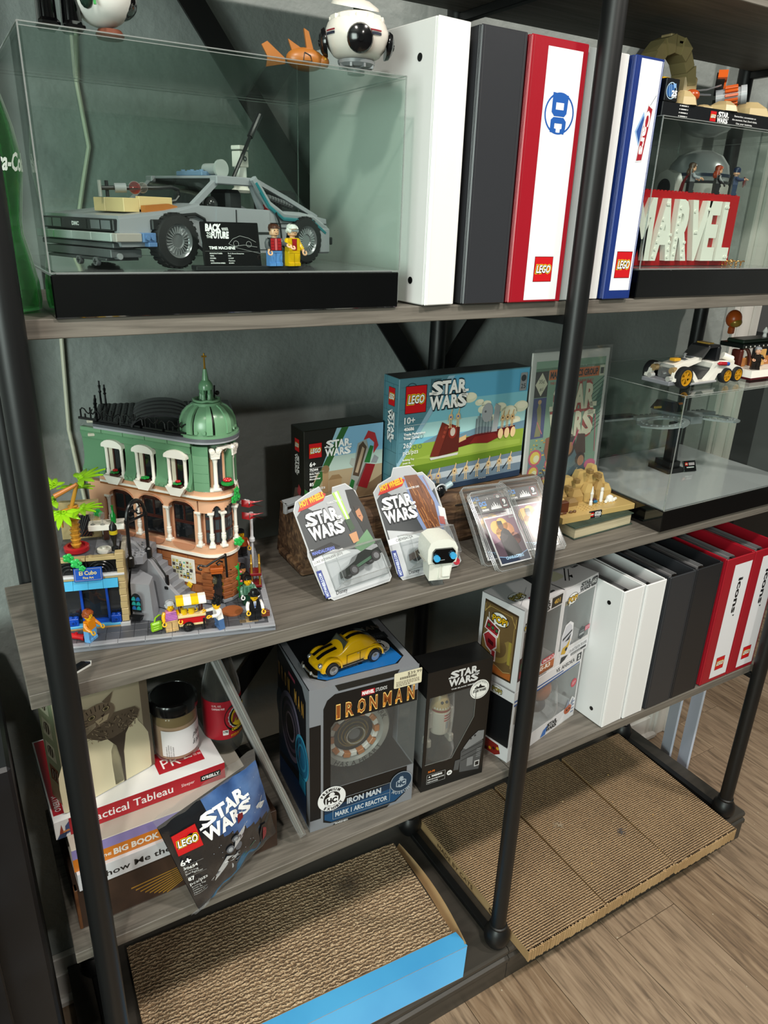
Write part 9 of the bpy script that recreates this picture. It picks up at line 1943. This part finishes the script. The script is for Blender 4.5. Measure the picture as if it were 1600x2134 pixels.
# left: pad in a blue tray
t = thing('scratch_tray', 'shredded cardboard scratcher in a bright blue cardboard tray on the left plinth', 'scratch pad', (.080, .0555, ZB), radians(-3.0))
w, L0, hh = .572, .245, .0215
b = B(); n = 60; m_ = 26; vs = []; rr = random.Random(5)
for j in range(m_ + 1):
    for i in range(n + 1):
        u = i / n; v = j / m_; sh = max(0, 1 - abs(u - .45) * 1.9) * max(0, 1 - abs(v - .25) * 1.5)
        z = hh - .0035 * sh * rr.random() - .0008 * rr.random() + .0025 * sh * rr.random(); vs.append((w * u, L0 * v, z if 0 < i < n and 0 < j < m_ else hh))
b.add(vs, [(j * (n + 1) + i, j * (n + 1) + i + 1, (j + 1) * (n + 1) + i + 1, (j + 1) * (n + 1) + i) for j in range(m_) for i in range(n)], cbL)
b.box(0, w, 0, L0, 0.001, hh - .004, kraft); b.obj('pad', t)
b = B(); 
for i in range(900):
    u = rr.gauss(.45, .26); v = rr.gauss(.30, .24)
    if not (0.01 < u < .99 and .01 < v < .98): continue
    x = w * u; y = L0 * v; s = rr.uniform(.0010, .0026); a = rr.uniform(0, pi); z = hh - .001 + rr.uniform(-.001, .0012)
    b.add([(x + s * cos(a), y + s * sin(a), z), (x - s * sin(a) * .5, y + s * cos(a) * .5, z + s * .5), (x - s * cos(a), y - s * sin(a), z + .0004), (x + s * sin(a) * .6, y - s * cos(a) * .6, z)], [(0, 1, 2, 3)], P(rr.choice(('b89a78', 'c8ac88', '8a6c4c', 'a88a66')), .9))
b.obj('torn_shreds', t, kind='stuff')
bl = NM('blue_card', ['3a94cc', '4aa4d8'], (1, 1, 1), 5, 4, .35, .06, 60, bdist=.0006)
b = B(); b.add([(-.006, -.003, hh + .001), (w + .006, -.003, hh + .001), (w + .014, -.034, hh - .006), (-.006, -.034, hh - .006)], [(3, 2, 1, 0)], bl); b.add([(-.006, -.003, hh + .0), (w + .006, -.003, hh + .0), (w + .014, -.034, hh - .007), (-.006, -.034, hh - .007)], [(0, 1, 2, 3)], kraft)
b.obj('front_wall', t, label='bright blue upper strip')
b = B(); b.add([(-.006, -.034, hh - .0072), (w + .013, -.034, hh - .0072), (w - .022, -.074, .0010), (-.006, -.074, .0010)], [(3, 2, 1, 0)], bl); b.add([(-.006, -.034, hh - .0078), (w + .013, -.034, hh - .0078), (w - .022, -.074, .0004), (-.006, -.074, .0004)], [(0, 1, 2, 3)], kraft); b.obj('front_flap', t, label='bright blue lower flap')
b = B(); vs = []
for i in range(13):
    v = i / 12; vs += [(w + .003 + .010 * sin(v * 2.6), -.02 + (L0 + .02) * v, .001), (w + .003 + .022 * sin(v * 2.2 + .4), -.032 + (L0 + .03) * v, .021 - .006 * v)]
b.add(vs, [(2 * i, 2 * i + 2, 2 * i + 3, 2 * i + 1) for i in range(12)] , kraft); b.obj('side_wall', t)
# fluff
for (x, y, s, lab) in ((.520, .215, .030, 'tuft of grey fur on the left scratcher'), ):
    t = thing('fur_tuft', lab, 'fur', (x, y, ZB + hh + .0004)); b = B(); rr = random.Random(6)
    for i in range(170):
        a = rr.uniform(0, 2 * pi); r = s * rr.random() ** .6; c = Vector((r * cos(a), r * sin(a) * .7, rr.uniform(0, .008))); q = rr.uniform(0, 2 * pi); l = rr.uniform(.006, .016)
        b.tube([c, c + Vector((l * cos(q), l * sin(q), .003)), c + Vector((l * 1.7 * cos(q + .8), l * 1.7 * sin(q + .8), .0))], .00016, P('6a5c4e', .9), 3)
    b.obj('fur', t, kind='stuff')
for (x, y, c, lab) in ((1.135, .040, '5c5a5e', 'small grey dust clump on the middle right scratch pad'), (1.020, .125, 'b8a890', 'pale dust clump on the middle right scratch pad')):
    t = thing('dust_clump', lab, 'dust', (x, y, ZB + .0272)); b = B(); rr = random.Random(int(x * 100))
    for i in range(60):
        a = rr.uniform(0, 2 * pi); r = .012 * rr.random(); c_ = Vector((r * cos(a), r * sin(a), rr.uniform(0, .002))); q = rr.uniform(0, 2 * pi); b.tube([c_, c_ + Vector((.005 * cos(q), .005 * sin(q), .0012))], .0003, P(c, .9), 3)
    b.obj('fibres', t, kind='stuff')
# crumbs of litter
b = B(); rr = random.Random(77)
for i in range(90):
    x = rr.uniform(.55, 2.1); y = rr.uniform(-.75, -.06)
    if x > 1.5: y = rr.uniform(-.5, .3)
    s = rr.uniform(.0006, .0016); b.box(x - s, x + s, y - s, y + s, 0.0001, s * 1.4, P(rr.choice(('b8a890', 'c8bca8', 'a08c70')), .9), s * .3)
o = b.obj('litter_crumbs', kind='stuff'); o['label'] = 'pale crumbs of litter scattered over the wooden floor'; o['category'] = 'crumbs'
b = B()
for i in range(34):
    x = rr.uniform(.77, 1.36); y = rr.uniform(-.07, .24); s = rr.uniform(.0005, .0018); b.box(x - s, x + s, y - s, y + s, ZB + .0266, ZB + .0266 + s * 1.4, P(rr.choice(('b89860', 'c8b088', 'a88450')), .9), s * .3)
o = b.obj('pad_crumbs', kind='stuff'); o['label'] = 'tan crumbs lying on the right scratch pads'; o['category'] = 'crumbs'
# white folded boards standing beside the right end
wb = NM('white_board', ['cdd2e4', 'dde0ee'], (1, 1, 1), 3, 3, .45)
for (x, y, lab) in ((1.508, .140, 'white board standing on the floor behind the right post, front one'), (1.500, .190, 'white board standing on the floor behind the right post, rear one')):
    t = thing('white_board', lab, 'board', (x, y, 0), radians(62), 'white boards at the right end'); b = B(); b.box(0, .052, 0, .006, .0004, .455, wb, .001); b.obj('sheet', t); b = B(); b.box(.026, .0275, -.001, .0, .0004, .455, P('b8bccc', .5)); b.obj('crease', t)
# things in the hallway beyond the wall's end
t = thing('hall_cabinet', 'dark low cabinet standing in the room beyond the shelves', 'cabinet', (2.05, 1.05, 0)); B().box(0, .9, 0, .4, .05, 1.0, P('1a1b1e', .4), .004).obj('body', t); B().box(.02, .88, .02, .38, 0, .05, P('101114')).obj('plinth', t)
